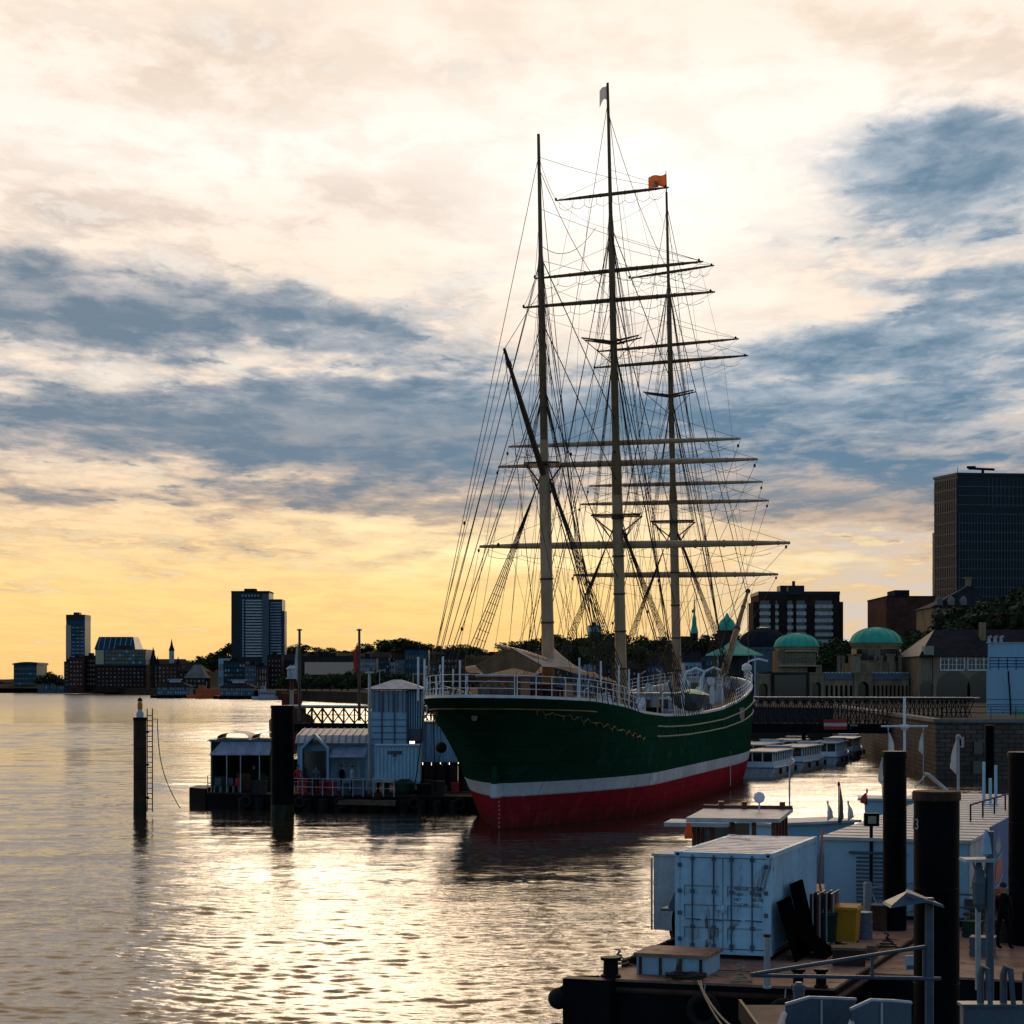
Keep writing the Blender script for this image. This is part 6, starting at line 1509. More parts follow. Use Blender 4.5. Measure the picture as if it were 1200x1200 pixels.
fb = at(517, 876, 118); r = empty('fender', fb, 'black round fender hanging on a line at the port side of the ship stern', 'fender')
mb = MB(); mb.lathe((0, 0, -.32), [(.32*math.sin(t)+.001, .32-.32*math.cos(t)) for t in np.linspace(.1, 3.04, 12)], 14); mb.build('body', M['rubber'], r, smooth=True)
mb = MB(); mb.tube([(0, 0, .3), wpt(Vector((-4.5, 3.5, 6.6)))-fb], .02, 4); mb.tube([(0, 0, -.3), Vector(((503-600)*kp, YP-3, 1.2))-fb], .02, 4); mb.build('line', M['rope'], r)
for i, (s_, px) in enumerate(((1, 486), (5, 512))):
    a_ = wpt(railpt(-1, s_, -.2)); b_ = Vector(((px-600)*kp, YP-2.5, 1.1)); mb = MB(); mb.tube([a_.lerp(b_, t/10)-Vector((0, 0, .6*4*(t/10)*(1-t/10))) for t in range(11)], .035, 5); o = mb.build('mooring_line', M['rope'], None); tag(o, ['mooring line from the ship stern down to the middle of the pontoon', 'mooring line from the ship port side to the pontoon corner'][i], 'rope')
# ------------------------------------------------------------ near right: barge, container, tug, floating house
HB = R(20.0); ub = Vector((math.sin(HB), math.cos(HB), 0)); nb_ = Vector((math.cos(HB), -math.sin(HB), 0))
ZB = 1.15
bo = gz(700, 1146, ZB)          # front left corner of the barge deck
barge = empty('work_barge', (bo.x, bo.y, 0), 'rusty decked flat barge with black sides carrying the blue container', 'barge', rot=-HB)
def bl(p): d = p-Vector((bo.x, bo.y, 0)); return Vector((d.dot(nb_), d.dot(ub), p.z))
def bg(px, py, z=ZB): return bl(gz(px, py, z))
def bw(p): return Vector((bo.x, bo.y, 0))+nb_*p[0]+ub*p[1]+Vector((0, 0, p[2]))
c1 = bg(979, 1158); c2 = bg(1072, 1092); c0 = Vector((0, 0, 0)); BWid = c2.x
poly = [(0, 0), (c1.x, c1.y), (c2.x+.2, c2.y), (c2.x+.3, 24), (0, 24)]
mb = MB(); mb.prism(poly, -.8, ZB-.06); mb.build('hull', M['black'], barge)
mb = MB(); mb.prism([(x*1.002-.04, y-.03) for x, y in poly], ZB-.056, ZB); mb.build('deck', M['rustdeck'], barge)
mb = MB(); mb.tube([(-.05, 0, ZB-.25), (c1.x, c1.y-.06, ZB-.25), (c2.x+.26, c2.y, ZB-.25)], .07, 6); mb.build('rubbing_bar', M['pilerust'], barge)
for y in (2.2, 5.2, 9.4): mb = MB(); mb.box(.02, c1.x-.1, y, y+.035, ZB+.002, ZB+.012); mb.build('deck_seam', M['pilerust'], barge)
mb = MB(); mb.box(-.03, .06, 2, 23, ZB+.002, ZB+.16); mb.build('coaming', M['pilerust'], barge)
mb = MB(); mb.box(-.7, .45, -.45, -.03, -.5, ZB+.02); mb.build('bow_knee', M['black'], barge)
def lathe_thing(name, p, prof, m, label, cat, n=14, group=None, mats=None):
    mb = MB(); mb.lathe((0, 0, 0), prof, n); o = mb.build(name, M[m], None, smooth='auto', loc=p); return tag(o, label, cat, group)
BOL = [(.20, 0), (.20, .05), (.15, .08), (.14, .38), (.20, .40), (.20, .47), (.05, .48)]
lathe_thing('bollard', bw((.25, .25, ZB)), [(a*1.2, b) for a, b in BOL], 'black', 'black bollard at the left front corner of the barge', 'bollard')
f = empty('fender', gz(655, 1170, .55), 'round black rubber fender hanging off the barge corner', 'fender')
mb = MB(); rows = []
mb.lathe((0, 0, -.26), [(.26*math.sin(t)+.001, .26-.26*math.cos(t)) for t in np.linspace(.1, 3.04, 12)], 16); mb.build('body', M['rubber'], f, smooth=True)
mb = MB(); q = bw((.0, .1, ZB))-f.location; mb.tube([(0, 0, .2), Vector((0, 0, .25)).lerp(q, .5)+Vector((0, 0, .12)), q], .05, 6); mb.build('chain', M['black'], f)
for i, s in enumerate((2.6, 3.9, 5.4)):
    o = lathe_thing('deck_fitting', bw((.22, s, ZB)), [(.10, 0), (.12, .12), (.06, .24)], 'black', ['small black cleat closest to the corner bollard on the barge edge', 'middle black cleat on the left barge edge', 'black cleat nearest the windlass on the barge edge'][i], 'cleat', 8)
# container
ca = gz(791, 1113, ZB+.12); cfl = bl(Vector(ca)); cz = ZB+.12
A = bl(at(792, 1001, 50.6)); 
CW, CLn, CH = 2.44, 6.06, 2.52
cp = bw((bl(at(791, 1060, 51.3)).x, bl(at(791, 1060, 51.3)).y, 0)); 
cont = empty('shipping_container', (cp.x, cp.y, cz), 'light blue shipping container with double doors standing on the barge', 'shipping container', rot=-R(19))
fr = MB()
for x in (0, CW-.12):
    for y in (0, CLn-.12): fr.box(x, x+.12, y, y+.12, .12, CH-.12)
for z in (.0, CH-.12):
    for x in (.004, CW-.124): fr.box(x, x+.12, .12, CLn-.12, z, z+.118)
    for y in (0.004, CLn-.124): fr.box(.12, CW-.12, y, y+.12, z, z+.118)
fr.build('frame', M['cblue'], cont)
for x in (-.015, CW-.165):
    for y in (-.015, CLn-.165):
        for z in (-.005, CH-.115): mb = MB(); mb.box(x, x+.18, y, y+.18, z, z+.125); o = mb.build('corner_casting', M['cblue'], cont); mb = MB(); mb.box(x+.05, x+.13, y-.006 if y < 1 else y+.18, y+.0-.001 if y < 1 else y+.186, z+.03, z+.09); mb.build('slot', M['black'], o)
def door(x0, x1):
    D = cont; rows = []; zs = [(.14, 0), (.34, 0), (.38, .045), (.62, .045), (.66, 0), (.86, 0), (.90, .045), (1.18, .045), (1.22, 0), (1.40, 0), (1.44, .045), (1.66, .045), (1.70, 0), (CH-.14, 0)]
    mb = MB(); mb.grid([[(x0+.1, .03+d_, z), (x1-.1, .03+d_, z)] for z, d_ in zs][::-1]); mb.grid([[(x0, .028, z), (x0+.1, .028, z)] for z in (CH-.14, .14)]); mb.grid([[(x1-.1, .028, z), (x1, .028, z)] for z in (CH-.14, .14)])
    d_ = mb.build('door', M['cblue'], cont)
    W = x1-x0
    for fx in (.30, .80) if x0 < 1 else (.20, .68):
        x = x0+W*fx; mb = MB(); mb.tube([(x, -.02, .08), (x, -.02, CH-.06)], .022, 8); mb.build('lock_rod', M['slate'], d_)
        for z in (.16, .62, 1.5, CH-.2): mb = MB(); mb.box(x-.05, x+.05, -.03, .0275, z, z+.09); mb.build('rod_guide', M['slate'], d_)
        mb = MB(); mb.tube([(x, -.03, .86), (x+.22 if x0 < 1 else x+.25, -.05, .85)], .02, 6); mb.tube([(x-.18, -.03, .86), (x, -.03, .86)], .014, 6); mb.build('handle', M['slate'], d_)
    for z in (.3, .95, 1.5, 2.15):
        x = x0 if x0 < 1 else x1; mb = MB(); mb.box(x-.05, x+.05, -.022, .0, z, z+.1); mb.build('hinge', M['slate'], d_)
    return d_
d1 = door(.125, CW/2-.008); d2 = door(CW/2+.008, CW-.125)
mb = MB(); mb.box(CW/2-.006, CW/2+.006, .02, .06, .14, CH-.14); mb.build('door_gasket', M['black'], cont)
mb = MB(); mb.box(CW/2-.14, CW/2+.12, -.06, -.0, 1.10, 1.20); mb.lathe((CW/2+.02, -.06, 1.05), [(.05, 0), (.07, .08), (.05, .18)], 8); mb.build('lock_box', M['cblue'], cont)
for i, (a_, b_) in enumerate((('MAX.GR.', '30.480'), ('TARE', '2.230'), ('NET', '28.250'), ('CU.CAP.', '33.2'))):
    textobj(a_, .10, M['black'], d2, (1.50, .018, 1.60-i*.13), (R(90), 0, 0), align='LEFT'); textobj(b_, .10, M['black'], d2, (1.96, .018, 1.60-i*.13), (R(90), 0, 0), align='LEFT')
mb = MB(); mb.box(.38, .58, .0, .025, .36, .60); mb.build('plate', M['galv'], d1)
# corrugated sides, back, roof
n = 22; L0, L1_ = .12, CLn-.12
for x, sgn in ((CW-.02, -1), (.02, 1)):
    rows = [[], []]
    for i in range(n*4+1):
        y = lerp(L0, L1_, i/(n*4)); o_ = .036*(0 if i % 4 in (0, 1) else 1)*sgn
        rows[0].append((x+o_, y, .118)); rows[1].append((x+o_, y, CH-.118))
    mb = MB(); mb.grid(rows if sgn < 0 else rows[::-1]); mb.build('side_panel', M['cblue'], cont)
mb = MB(); mb.box(.12, CW-.12, CLn-.08, CLn-.04, .118, CH-.118); mb.build('end_panel', M['cblue'], cont)
mb = MB(); mb.box(.125, CW-.125, .13, CLn-.13, CH-.06, CH-.012); 
for i in range(1, 12): y = CLn*i/12; mb.box(.13, CW-.13, y-.06, y+.06, CH-.0118, CH-.004)
mb.build('roof', M['ctop'], cont)
mb = MB(); mb.box(.1, CW-.1, .1, CLn-.1, .02, .1); mb.build('floor', M['woodd'], cont)
for (x, y) in ((.1, .1), (CW-.25, .1), (.1, CLn-.3), (CW-.25, CLn-.3)):
    mb = MB(); mb.box(0, .2, 0, .2, 0, .11); o = mb.build('support_block', M['woodd'], None, loc=(0, 0, 0), rot=-R(19)); c_, s_ = math.cos(R(19)), math.sin(R(19)); o.location = (cp.x+x*c_+y*s_, cp.y-x*s_+y*c_, ZB+.003)
    tag(o, 'dark timber block supporting a corner of the blue shipping container', 'block', 'timber blocks under the container')
# white cabin behind left of the container
wb = bl(at(766, 1000, 57)); cbx = empty('deck_cabin', bw((wb.x, wb.y, ZB)), 'plain pale grey cabin just left behind the blue container', 'cabin', rot=-HB)
mb = MB(); mb.box(0, 1.9, 0, 2.2, 0, 2.05); mb.build('wall', M['dwhite'], cbx); mb = MB(); mb.box(-.05, 1.95, -.05, 2.3, 2.053, 2.12); mb.build('roof', M['greytop'], cbx)
mb = MB(); mb.tube([(-.05, -.03, 0), (-.05, -.03, 2.0)], .03, 5); mb.build('pipe', M['galv'], cbx)
# windlass
wl = bl(gz(757, 1108, ZB)); wr = empty('windlass', bw((.55, wl.y, ZB)), 'dark anchor windlass with a grey hood at the left barge edge', 'windlass', rot=-HB)
mb = MB(); mb.box(-.3, .45, -.3, .8, 0, .5); mb.build('bed', M['black'], wr)
mb = MB(); mb.tube([(-.35, .2, .65), (.5, .2, .65)], .26, 14); mb.tube([(-.40, .2, .65), (-.34, .2, .65)], .38, 14); mb.tube([(.5, .2, .65), (.56, .2, .65)], .38, 14); mb.build('drum', M['black'], wr, smooth='auto')
mb = MB(); mb.hexa([(-.45, -.35, 1.05), (.55, -.35, 1.05), (.55, .75, 1.05), (-.45, .75, 1.05), (-.28, -.25, 1.5), (.55, -.25, 1.5), (.55, .7, 1.5), (-.28, .7, 1.5)]); mb.box(-.6, .65, -.5, .9, .98, 1.046); mb.build('hood', M['slate'], wr)
cl = empty('rope_hank', bw((1.15, wl.y+.1, ZB+.55)), 'coil of pale rope hung on a rack between windlass and container', 'rope')
mb = MB()
for k in range(7):
    rr_ = .16+.02*k; mb.tube([(rr_*math.cos(t), .03*k-.1+.02*math.sin(3*t), .6+rr_*math.sin(t)) for t in np.linspace(0, 6.28, 20)], .016, 5, caps=False)
mb.build('coil', M['dwhite'], cl); mb = MB(); mb.box(-.25, .25, -.05, 0, -.55, 1.1); mb.build('rack', M['galv'], cl)
tp = empty('trestle', bw((1.2, bl(gz(780, 1112, ZB)).y, ZB)), 'rust orange tripod trestle beside the container doors', 'trestle')
for a_, b_ in ((-.12, .1), (.32, -.15), (.0, .35)): mb = MB(); mb.tube([(a_, b_, 0), (-.05, 0, .85)], .03, 6); mb.build('leg', mat('rust_orange', (.32, .10, .05), .7), tp)
# hatch box in front
hx = bl(gz(746, 1141, ZB)); hw_ = bl(gz(832, 1142, ZB)).x-hx.x; ht = empty('deck_hatch', bw((hx.x, hx.y, ZB)), 'low blue sided hatch with a rusty lid before the container', 'hatch', rot=-HB)
mb = MB(); mb.box(0, hw_, 0, 1.4, .0, .42); mb.build('coaming', M['lblue'], ht); mb = MB(); mb.box(-.06, hw_+.06, -.06, 1.5, .423, .50); mb.build('lid', M['rustdeck'], ht)
for i in range(4): mb = MB(); x = .1+i*(hw_-.2)/3; mb.box(x-.03, x+.03, -.05, -.003, 0, .40); mb.build('rib', M['pilerust'], ht)
# rope pile, mooring lines
def polyrope(name, pts, r, m, label, cat='rope', twist=True):
    mb = MB(); mb.tube(pts, r, 6, caps=True); o = mb.build(name, M[m], None, smooth=True); return tag(o, label, cat)
rp = bw((bl(gz(805, 1148, ZB)).x, .35, ZB)); rng = random.Random(4); pts = []
for i in range(90): t = i*.42; rd = .28+.10*math.sin(i*.7); pts.append(rp+Vector((rd*math.cos(t)*1.3, rd*math.sin(t), .03+.004*i*.3+.04*abs(math.sin(i*1.9)))))
polyrope('rope_pile', pts, .024, 'rope', 'dark heap of coiled rope on the barge front edge')
s0 = bw((bl(gz(818, 1152, ZB)).x, .02, ZB+.05)); e0 = at(905, 1225, 34)
for i in range(2):
    e1 = e0+Vector((.12*i, 0, .25*i)); polyrope('mooring_line', [s0+Vector((.06*i, 0, 0))]+[s0.lerp(e1, t/14)-Vector((0, 0, .5*4*(t/14)*(1-t/14))) for t in range(1, 15)], .022, 'ropel', ['lower', 'upper'][i]+' of the two pale mooring lines running down from the barge front')
pp = gz(899, 1158, ZB); r = empty('pipe_post', (pp.x, pp.y, ZB), 'grey upright pipe post in front of the container doors', 'post'); mb = MB(); mb.lathe((0, 0, 0), [(.10, 0), (.10, .04), (.075, .06), (.075, 1.15)], 12); mb.build('pipe', M['galv'], r, smooth='auto'); mb = MB(); mb.lathe((0, 0, 1.153), [(.085, 0), (.085, .06)], 12); mb.build('cap', M['pilerust'], r)
# leaning black boards beside the container, stacked racks
c_, s_ = math.cos(R(19)), math.sin(R(19))
def cw(x, y, z=0): return Vector((cp.x+x*c_+y*s_, cp.y-x*s_+y*c_, ZB+z))
for i, (y, w, h, lean) in enumerate(((.8, 1.5, 1.45, .45), (2.3, 1.5, 1.75, .40), (1.5, 1.6, .8, 1.0))):
    mb = MB(); x0 = CW+.12
    mb.hexa([(lean, -w/2, 0), (lean+.06, -w/2, 0), (lean+.06, w/2, 0), (lean, w/2, 0), (0, -w/2, h), (.06, -w/2, h), (.06, w/2, h), (0, w/2, h)])
    o = mb.build('leaning_board', mat('matt_black', (.003, .003, .003), 1, spec=0), None, loc=cw(x0+.02*i, y), rot=-R(19)); tag(o, ['front black board leaning on the container side', 'tallest black board leaning on the container side behind the first', 'low black board lying against the others by the container'][i], 'board')
for i in range(4):
    r = empty('folded_table', cw(CW+.35+.16*i, 3.6+.12*i), ['first folded dark table, nearest the container', 'second folded dark table from the container', 'third folded dark table from the container', 'outermost folded table of the upright row by the container'][i], 'folded table', 'folded tables standing by the container', rot=-R(19))
    mb = MB(); mb.box(0, .05, -.4, .4, .05, 1.35); mb.build('top', M['brown' if i % 2 else 'woodd'], r); mb = MB(); mb.tube([(.08, -.4, 0), (.08, -.4, 1.38), (.08, .4, 1.38), (.08, .4, 0)], .022, 5); mb.build('frame', M['galv'], r)
mb = MB(); q0 = at(962, 985, 57); mb.tube([cw(CW+.25, 5.6, 2.9), cw(CW+.3, 4.8, 1.6), cw(CW+.5, 4.4, .9), cw(CW+.2, 3.6, .5)], .03, 6); o = mb.build('hose', mat('rust_orange', (.32, .10, .05), .7), None, smooth=True); tag(o, 'rust red hose hanging down behind the container corner', 'hose')
def bin_(p, m, label, w=.52, h=1.0, lidm=None):
    r = empty('wheelie_bin', p, label, 'bin', rot=-HB)
    mb = MB(); k = .82; mb.hexa([(-w/2*k, -w/2*k, .08), (w/2*k, -w/2*k, .08), (w/2*k, w/2*k, .08), (-w/2*k, w/2*k, .08), (-w/2, -w/2, h), (w/2, -w/2, h), (w/2, w/2, h), (-w/2, w/2, h)]); mb.build('body', M[m], r)
    mb = MB(); mb.hexa([(-w/2-.04, -w/2-.05, h+.003), (w/2+.04, -w/2-.05, h+.003), (w/2+.04, w/2+.08, h+.003), (-w/2-.04, w/2+.08, h+.003), (-w/2, -w/2, h+.07), (w/2, -w/2, h+.07), (w/2, w/2+.05, h+.11), (-w/2, w/2+.05, h+.11)]); mb.build('lid', M[m], r)
    for s in (-1, 1): mb = MB(); mb.tube([(s*w*.36-.03, w/2*.85, .09), (s*w*.36+.03, w/2*.85, .09)], .09, 12); mb.build('wheel', M['rubber'], r)
    mb = MB(); mb.tube([(-w*.4, w/2+.1, h-.03), (w*.4, w/2+.1, h-.03)], .018, 5); mb.build('handle', M[m], r)
bin_(gz(992, 1106, ZB), 'yellow', 'yellow wheelie bin beside the dark green bin on the barge', .66, .92); bin_(gz(970, 1106, ZB)+Vector((0, -.1, 0)), 'dgreen', 'dark green wheelie bin left of the yellow one', .5, .78)
pl = gz(976, 1132, ZB); r = empty('planter_box', (pl.x, pl.y, ZB), 'low brown wooden chest in front of the bins', 'chest', rot=-HB*.4)
mb = MB(); mb.box(0, .78, 0, .5, 0, .38); mb.build('body', M['woodd'], r); mb = MB(); mb.box(-.03, .81, -.03, .53, .383, .45); mb.build('lid', M['wood'], r)
for i, px in enumerate((938, 965)):
    p = gz(px, 1160, ZB); p.y += .35; lathe_thing('bollard', p, [(a*.8, b*.9) for a, b in BOL], 'black', ['left', 'right'][i]+' of two black bollards at the barge front below the chest', 'bollard')
# floodlight post, rail post and rails on the barge
fp = gz(1021, 1076, ZB); r = empty('floodlight_post', (fp.x, fp.y, ZB), 'thin black post with a square floodlight before the floating house', 'floodlight'); hF = (1076-968)*fp.y/2400
mb = MB(); mb.tube([(0, 0, 0), (0, 0, hF)], .05, 8); mb.build('pole', M['black'], r); mb = MB(); mb.box(-.21, .21, -.14, .08, hF, hF+.38); h_ = mb.build('lamp_head', M['black'], r); mb = MB(); mb.box(-.12, .12, -.15, -.141, hF+.08, hF+.3); mb.build('lens', M['cream'], h_)
rp = gz(1017, 1080, ZB); r = empty('stanchion_rail', (rp.x, rp.y, ZB), 'grey post with three loose rails running right to the black piles', 'railing')
mb = MB(); mb.lathe((0, 0, 0), [(.13, 0), (.13, 1.1), (.09, 1.15)], 10); mb.build('post', M['galv'], r, smooth='auto')
for z, dz in ((.95, .16), (.5, .2), (.02, .3)): mb = MB(); mb.tube([(0, 0, z), (1.5, .4, z+dz)], .04, 6); mb.build('rail', M['galv'], r)
mb = MB(); mb.tube([(.1, 0, .85), (.45, -.3, .02)], .03, 5); mb.build('brace', M['galv'], r)
# tug behind the container
Yt = 68.5; kt = Yt/2400; tug = empty('tug_boat', ((869-600)*kt, Yt, 0), 'old tug with a brown wooden wheelhouse behind the container', 'tug', rot=-R(12))
TP = lambda k: [(2.0*k, -5), (2.2*k, 0), (1.7*k, 4), (0, 7), (-1.7*k, 4), (-2.2*k, 0), (-2.0*k, -5), (-1.2*k, -6.2), (1.2*k, -6.2)]
mb = MB(); mb.grid([[(x, y, -.5) for x, y in TP(.8)], [(x, y, 1.3) for x, y in TP(1)]], closed=True); mb.add([(x, y, 1.25) for x, y in TP(.98)], [tuple(range(9))]); mb.build('hull', M['black'], tug)
mb = MB(); mb.box(-1.4, 1.4, -2.6, 2.6, 1.26, 2.35); wh = mb.build('deckhouse', M['brown'], tug)
for x in (-1.28, -.7, -.05, .65, 1.28): mb = MB(); mb.box(x-.07, x+.07, -2.6, -2.5, 2.353, 3.55); mb.build('window_post', M['brown'], wh)
for y in (-1.4, -.2, 1.0, 2.4):
    for x in (-1.28, 1.28): mb = MB(); mb.box(x-.07, x+.07, y-.07, y+.07, 2.353, 3.55); mb.build('window_post', M['brown'], wh)
mb = MB(); mb.box(-.9, .5, -2.52, -2.48, 2.36, 3.5); mb.build('pane', M['glass'], wh)
mb = MB(); mb.box(-1.5, 1.5, -2.9, 2.9, 3.553, 3.68); mb.build('roof', M['greytop'], tug); mb = MB(); mb.box(-2.15, -.1, -3.4, -1.6, 3.42, 3.55); mb.build('side_canopy', M['greytop'], tug)
mb = MB(); mb.box(-1.53, 1.53, 2.2, 2.3, 3.683, 3.8); mb.build('roof_ledge', M['brown'], tug)
mb = MB(); mb.lathe((.5, 1, 3.69), [(.02, 0), (.03, .25), (.14, .3), (.2, .45), (.14, .6), (.02, .65)], 12); mb.build('radar_dome', M['rail'], tug, smooth=True)
for x in (-.9, -.1, 1.2): mb = MB(); mb.lathe((x, 2, 3.69), [(.1, 0), (.1, .25)], 8); mb.build('vent', M['brown'], tug)
mb = MB(); mb.tube([(1.4, 2.6, 3.7), (1.4, 2.6, 5.3)], .03, 4); mb.build('aerial', M['galv'], tug)
oc = empty('life_vest', at(807, 983, 64), 'orange life vest hanging at the tug wheelhouse', 'life vest'); mb = MB(); mb.hexa([(-.13, 0, 0), (.15, 0, 0), (.15, .1, 0), (-.13, .1, 0), (-.05, 0, .5), (.06, 0, .5), (.06, .1, .5), (-.05, .1, .5)]); mb.build('cloth', M['orange'], oc)
# floating house
HO = at(966, 980, 60.3); hr = empty('floating_house', (HO.x, HO.y, 0), 'long low floating house with blue grey walls and a pale flat roof', 'floating house', rot=-HB)
HW, HLn, ZR = 4.15, 25, 3.5
mb = MB(); mb.box(-.8, HW+1.6, -.8, HLn+1, -.5, .95); mb.build('pontoon', M['black'], hr)
mb = MB(); mb.box(0, HW, 0, HLn, .96, ZR-.1); mb.build('wall', M['lblue'], hr)
mb = MB(); mb.box(-.12, HW+.12, -.12, HLn+.12, ZR-.097, ZR); mb.build('roof', M['greytop'], hr)
for i in range(20): mb = MB(); y = .6+i*1.22; mb.box(-.1, HW+.1, y, y+.04, ZR+.002, ZR+.02); mb.build('roof_seam', M['galv'], hr)
mb = MB(); mb.box(.9, 2.25, -.05, -.003, 1.45, 3.0); lv = mb.build('shutter', M['lblue'], hr)
for i in range(13): mb = MB(); z = 1.5+i*.115; mb.hexa([(.95, -.09, z), (2.2, -.09, z), (2.2, -.053, z), (.95, -.053, z), (.95, -.075, z+.03), (2.2, -.075, z+.03), (2.2, -.053, z+.06), (.95, -.053, z+.06)]); mb.build('slat', M['slate'], lv)
mb = MB(); mb.box(.75, 2.4, -.16, -.003, 3.03, 3.09); mb.build('shutter_hood', M['slate'], hr)
mb = MB(); mb.box(-.02, HW+.02, -.04, -.003, .96, 1.25); mb.build('plinth', M['black'], hr)
mb = MB(); mb.box(HW+.003, HW+.05, .1, 4.0, 1.0, ZR-.15); mb.build('end_door_panel', M['dwhite'], hr)
# painted banner on the side wall
bn = empty('banner', Vector((HO.x, HO.y, 0))+nb_*(HW+.10)+ub*4.3, 'blue banner with white crest and red green lettering on the floating house side', 'banner', rot=-HB)
mb = MB(); mb.box(0, .04, 0, 9, 1.35, 3.6); mb.build('cloth', mat('banner_blue', (.03, .13, .32), .6, var=.2), bn)
mb = MB(); mb.prism([(y, z) for y, z in ()] or [(0, 0), (1, 0), (0, 1)], 0, .001) if False else None
def sidepoly(pts, m, nm, o=.045):
    mb = MB(); n = len(pts); mb.add([(o, y, z) for y, z in pts]+[(o+.01, y, z) for y, z in pts], [tuple(range(n)), tuple(range(n, 2*n))[::-1]]+[(i, (i+1) % n, n+(i+1) % n, n+i) for i in range(n)]); return mb.build(nm, M[m], bn)
for s_y in (1.0, 4.6):
    sidepoly([(s_y+.2, 2.8), (s_y+.4, 3.1), (s_y+.6, 2.95), (s_y+.8, 3.4), (s_y+1.0, 2.95), (s_y+1.3, 3.15), (s_y+1.5, 2.8), (s_y+1.2, 2.65), (s_y+.5, 2.65)], 'flagw', 'crest')
    sidepoly([(s_y, 1.75), (s_y+.3, 2.25), (s_y+1.2, 2.5), (s_y+2.0, 2.4), (s_y+1.8, 2.0), (s_y+.9, 1.75)], 'redp', 'red_patch'); sidepoly([(s_y-.1, 2.3), (s_y+.4, 2.5), (s_y+2.0, 2.62), (s_y+2.0, 2.54), (s_y+.5, 2.42)], 'teal', 'green_stroke', .05)
    sidepoly([(s_y, 1.65), (s_y+1.0, 1.68), (s_y+1.9, 1.95), (s_y+2.0, 2.1), (s_y+2.1, 2.05), (s_y+1.95, 1.85), (s_y+1.0, 1.58)], 'flagw', 'white_stroke', .05)
# things on the roof and beyond
pn = empty('tilted_panel', at(1099, 926, 84), 'white panel tilted up on the far end of the floating house roof', 'panel'); mb = MB(); mb.bar((-.45, 0, .7), (.35, 0, 0), 1.0, .06); mb.build('panel', M['flagw'], pn); mb = MB(); mb.tube([(-.45, 0, .65), (-.9, .2, .1)], .03, 5); mb.build('strut', M['galv'], pn)
bb = empty('launch', ((1078-600)*88/2400, 90, 0), 'pale blue boat moored beyond the floating house roof end', 'boat', rot=R(80)); mb = MB(); mb.grid([[(x, y, -.3) for x, y in TP(.6)], [(x, y, 1.3) for x, y in TP(.8)]], closed=True); mb.add([(x, y, 1.25) for x, y in TP(.78)], [tuple(range(9))]); mb.build('hull', M['lblue'], bb); mb = MB(); mb.box(-1, 1, -3, 2, 1.26, 2.9); mb.build('cabin', M['lblue'], bb); mb = MB(); mb.box(-1.2, 1.2, -3.2, 2.3, 2.903, 3.0); mb.build('roof', M['greytop'], bb)
b2 = empty('launch', ((965-600)*79/2400, 80, 0), 'light blue open boat between the tug and the floating house', 'boat', rot=-R(60)); mb = MB(); mb.grid([[(x, y, -.3) for x, y in TP(.55)], [(x, y, 1.5) for x, y in TP(.75)]], closed=True); mb.add([(x, y, 1.3) for x, y in TP(.7)], [tuple(range(9))]); mb.build('hull', M['lblue'], b2); mb = MB(); mb.box(-.9, .9, -3, 1, 1.31, 2.6); mb.build('cabin', M['lblue'], b2); mb = MB(); mb.box(-1.1, 1.1, -3.2, 1.2, 2.603, 2.7); mb.build('roof', M['dwhite'], b2)
flagpole(983, 921, 0, 78, 'black', 'pole with a drooping navy flag left of the floodlight', furled=('slate', .0, 1.5, .22), r=.03, zb=2.7)
flagpole(970, 943, 0, 79, 'dwhite', 'small pole with a white flag left of the navy flag', furled=('flagw', .0, .6, .28), r=.02, zb=2.7)
flagpole(994, 943, 0, 79, 'dwhite', 'small pole with a white flag right of the navy flag', furled=('flagw', .0, .6, .28), r=.02, zb=2.7)
flagpole(1016, 929, 0, 76, 'black', 'thin pole with a small red flag beside the tall black pile', furled=('redp', .0, .45, .35), r=.02, zb=3.5, fl=-1)
flagpole(1041, 856, 0, 95, 'dwhite', 'pole with a white pennant just above the tall black pile', furled=('flagw', .1, 1.2, .4), r=.02, zb=3)
flagpole(1034, 891, 0, 90, 'dwhite', 'pole with a white pennant left of the tall black pile', furled=('flagw', .0, 1.1, .25), r=.02, zb=3, fl=-1)
flagpole(1082, 856, 0, 100, 'dwhite', 'pole with a white pennant between the cross mast and the quay wall sign', furled=('flagw', .1, 1.1, .3), r=.02, zb=3, fl=-1)
flagpole(1123, 866, 0, 66, 'galv', 'grey pole with a pale flag standing on the floating house right of the numbered pile', furled=('flagw', .05, 1.1, .3), r=.05, zb=3.5, fl=-1)
cm = at(1060, 816, 88); r = empty('cross_mast', (cm.x, 88, 3.0), 'white signal mast with a long crossbar behind the tall black pile', 'mast'); mb = MB(); mb.tube([(0, 0, 0), (0, 0, cm.z-3)], .06, 6); mb.build('mast', M['rail'], r); mb = MB(); z = at(0, 851, 88).z-3; mb.tube([(-1.0, 0, z), (1.0, 0, z+.0)], .045, 6); mb.lathe((0, 0, z-.2), [(.05, 0), (.2, .15), (.2, .25)], 8); mb.build('crossbar', M['rail'], r)
for i, (px, pt) in enumerate(((1153, 893), (1160.5, 912), (1167, 897))):
    a = at(px, pt, 76); r = empty('rail_post', (a.x, 76, 3.503), ['left', 'short middle', 'right'][i]+' pale blue post on the far part of the floating house roof', 'post'); r.location.x = a.x; mb = MB(); mb.tube([(0, 0, 0), (0, 0, a.z-3.5)], .06, 6); mb.build('post', M['cblue'], r); mb = MB(); mb.lathe((0, 0, 0), [(.12, 0), (.12, .04)], 8); mb.build('foot', M['cblue'], r)
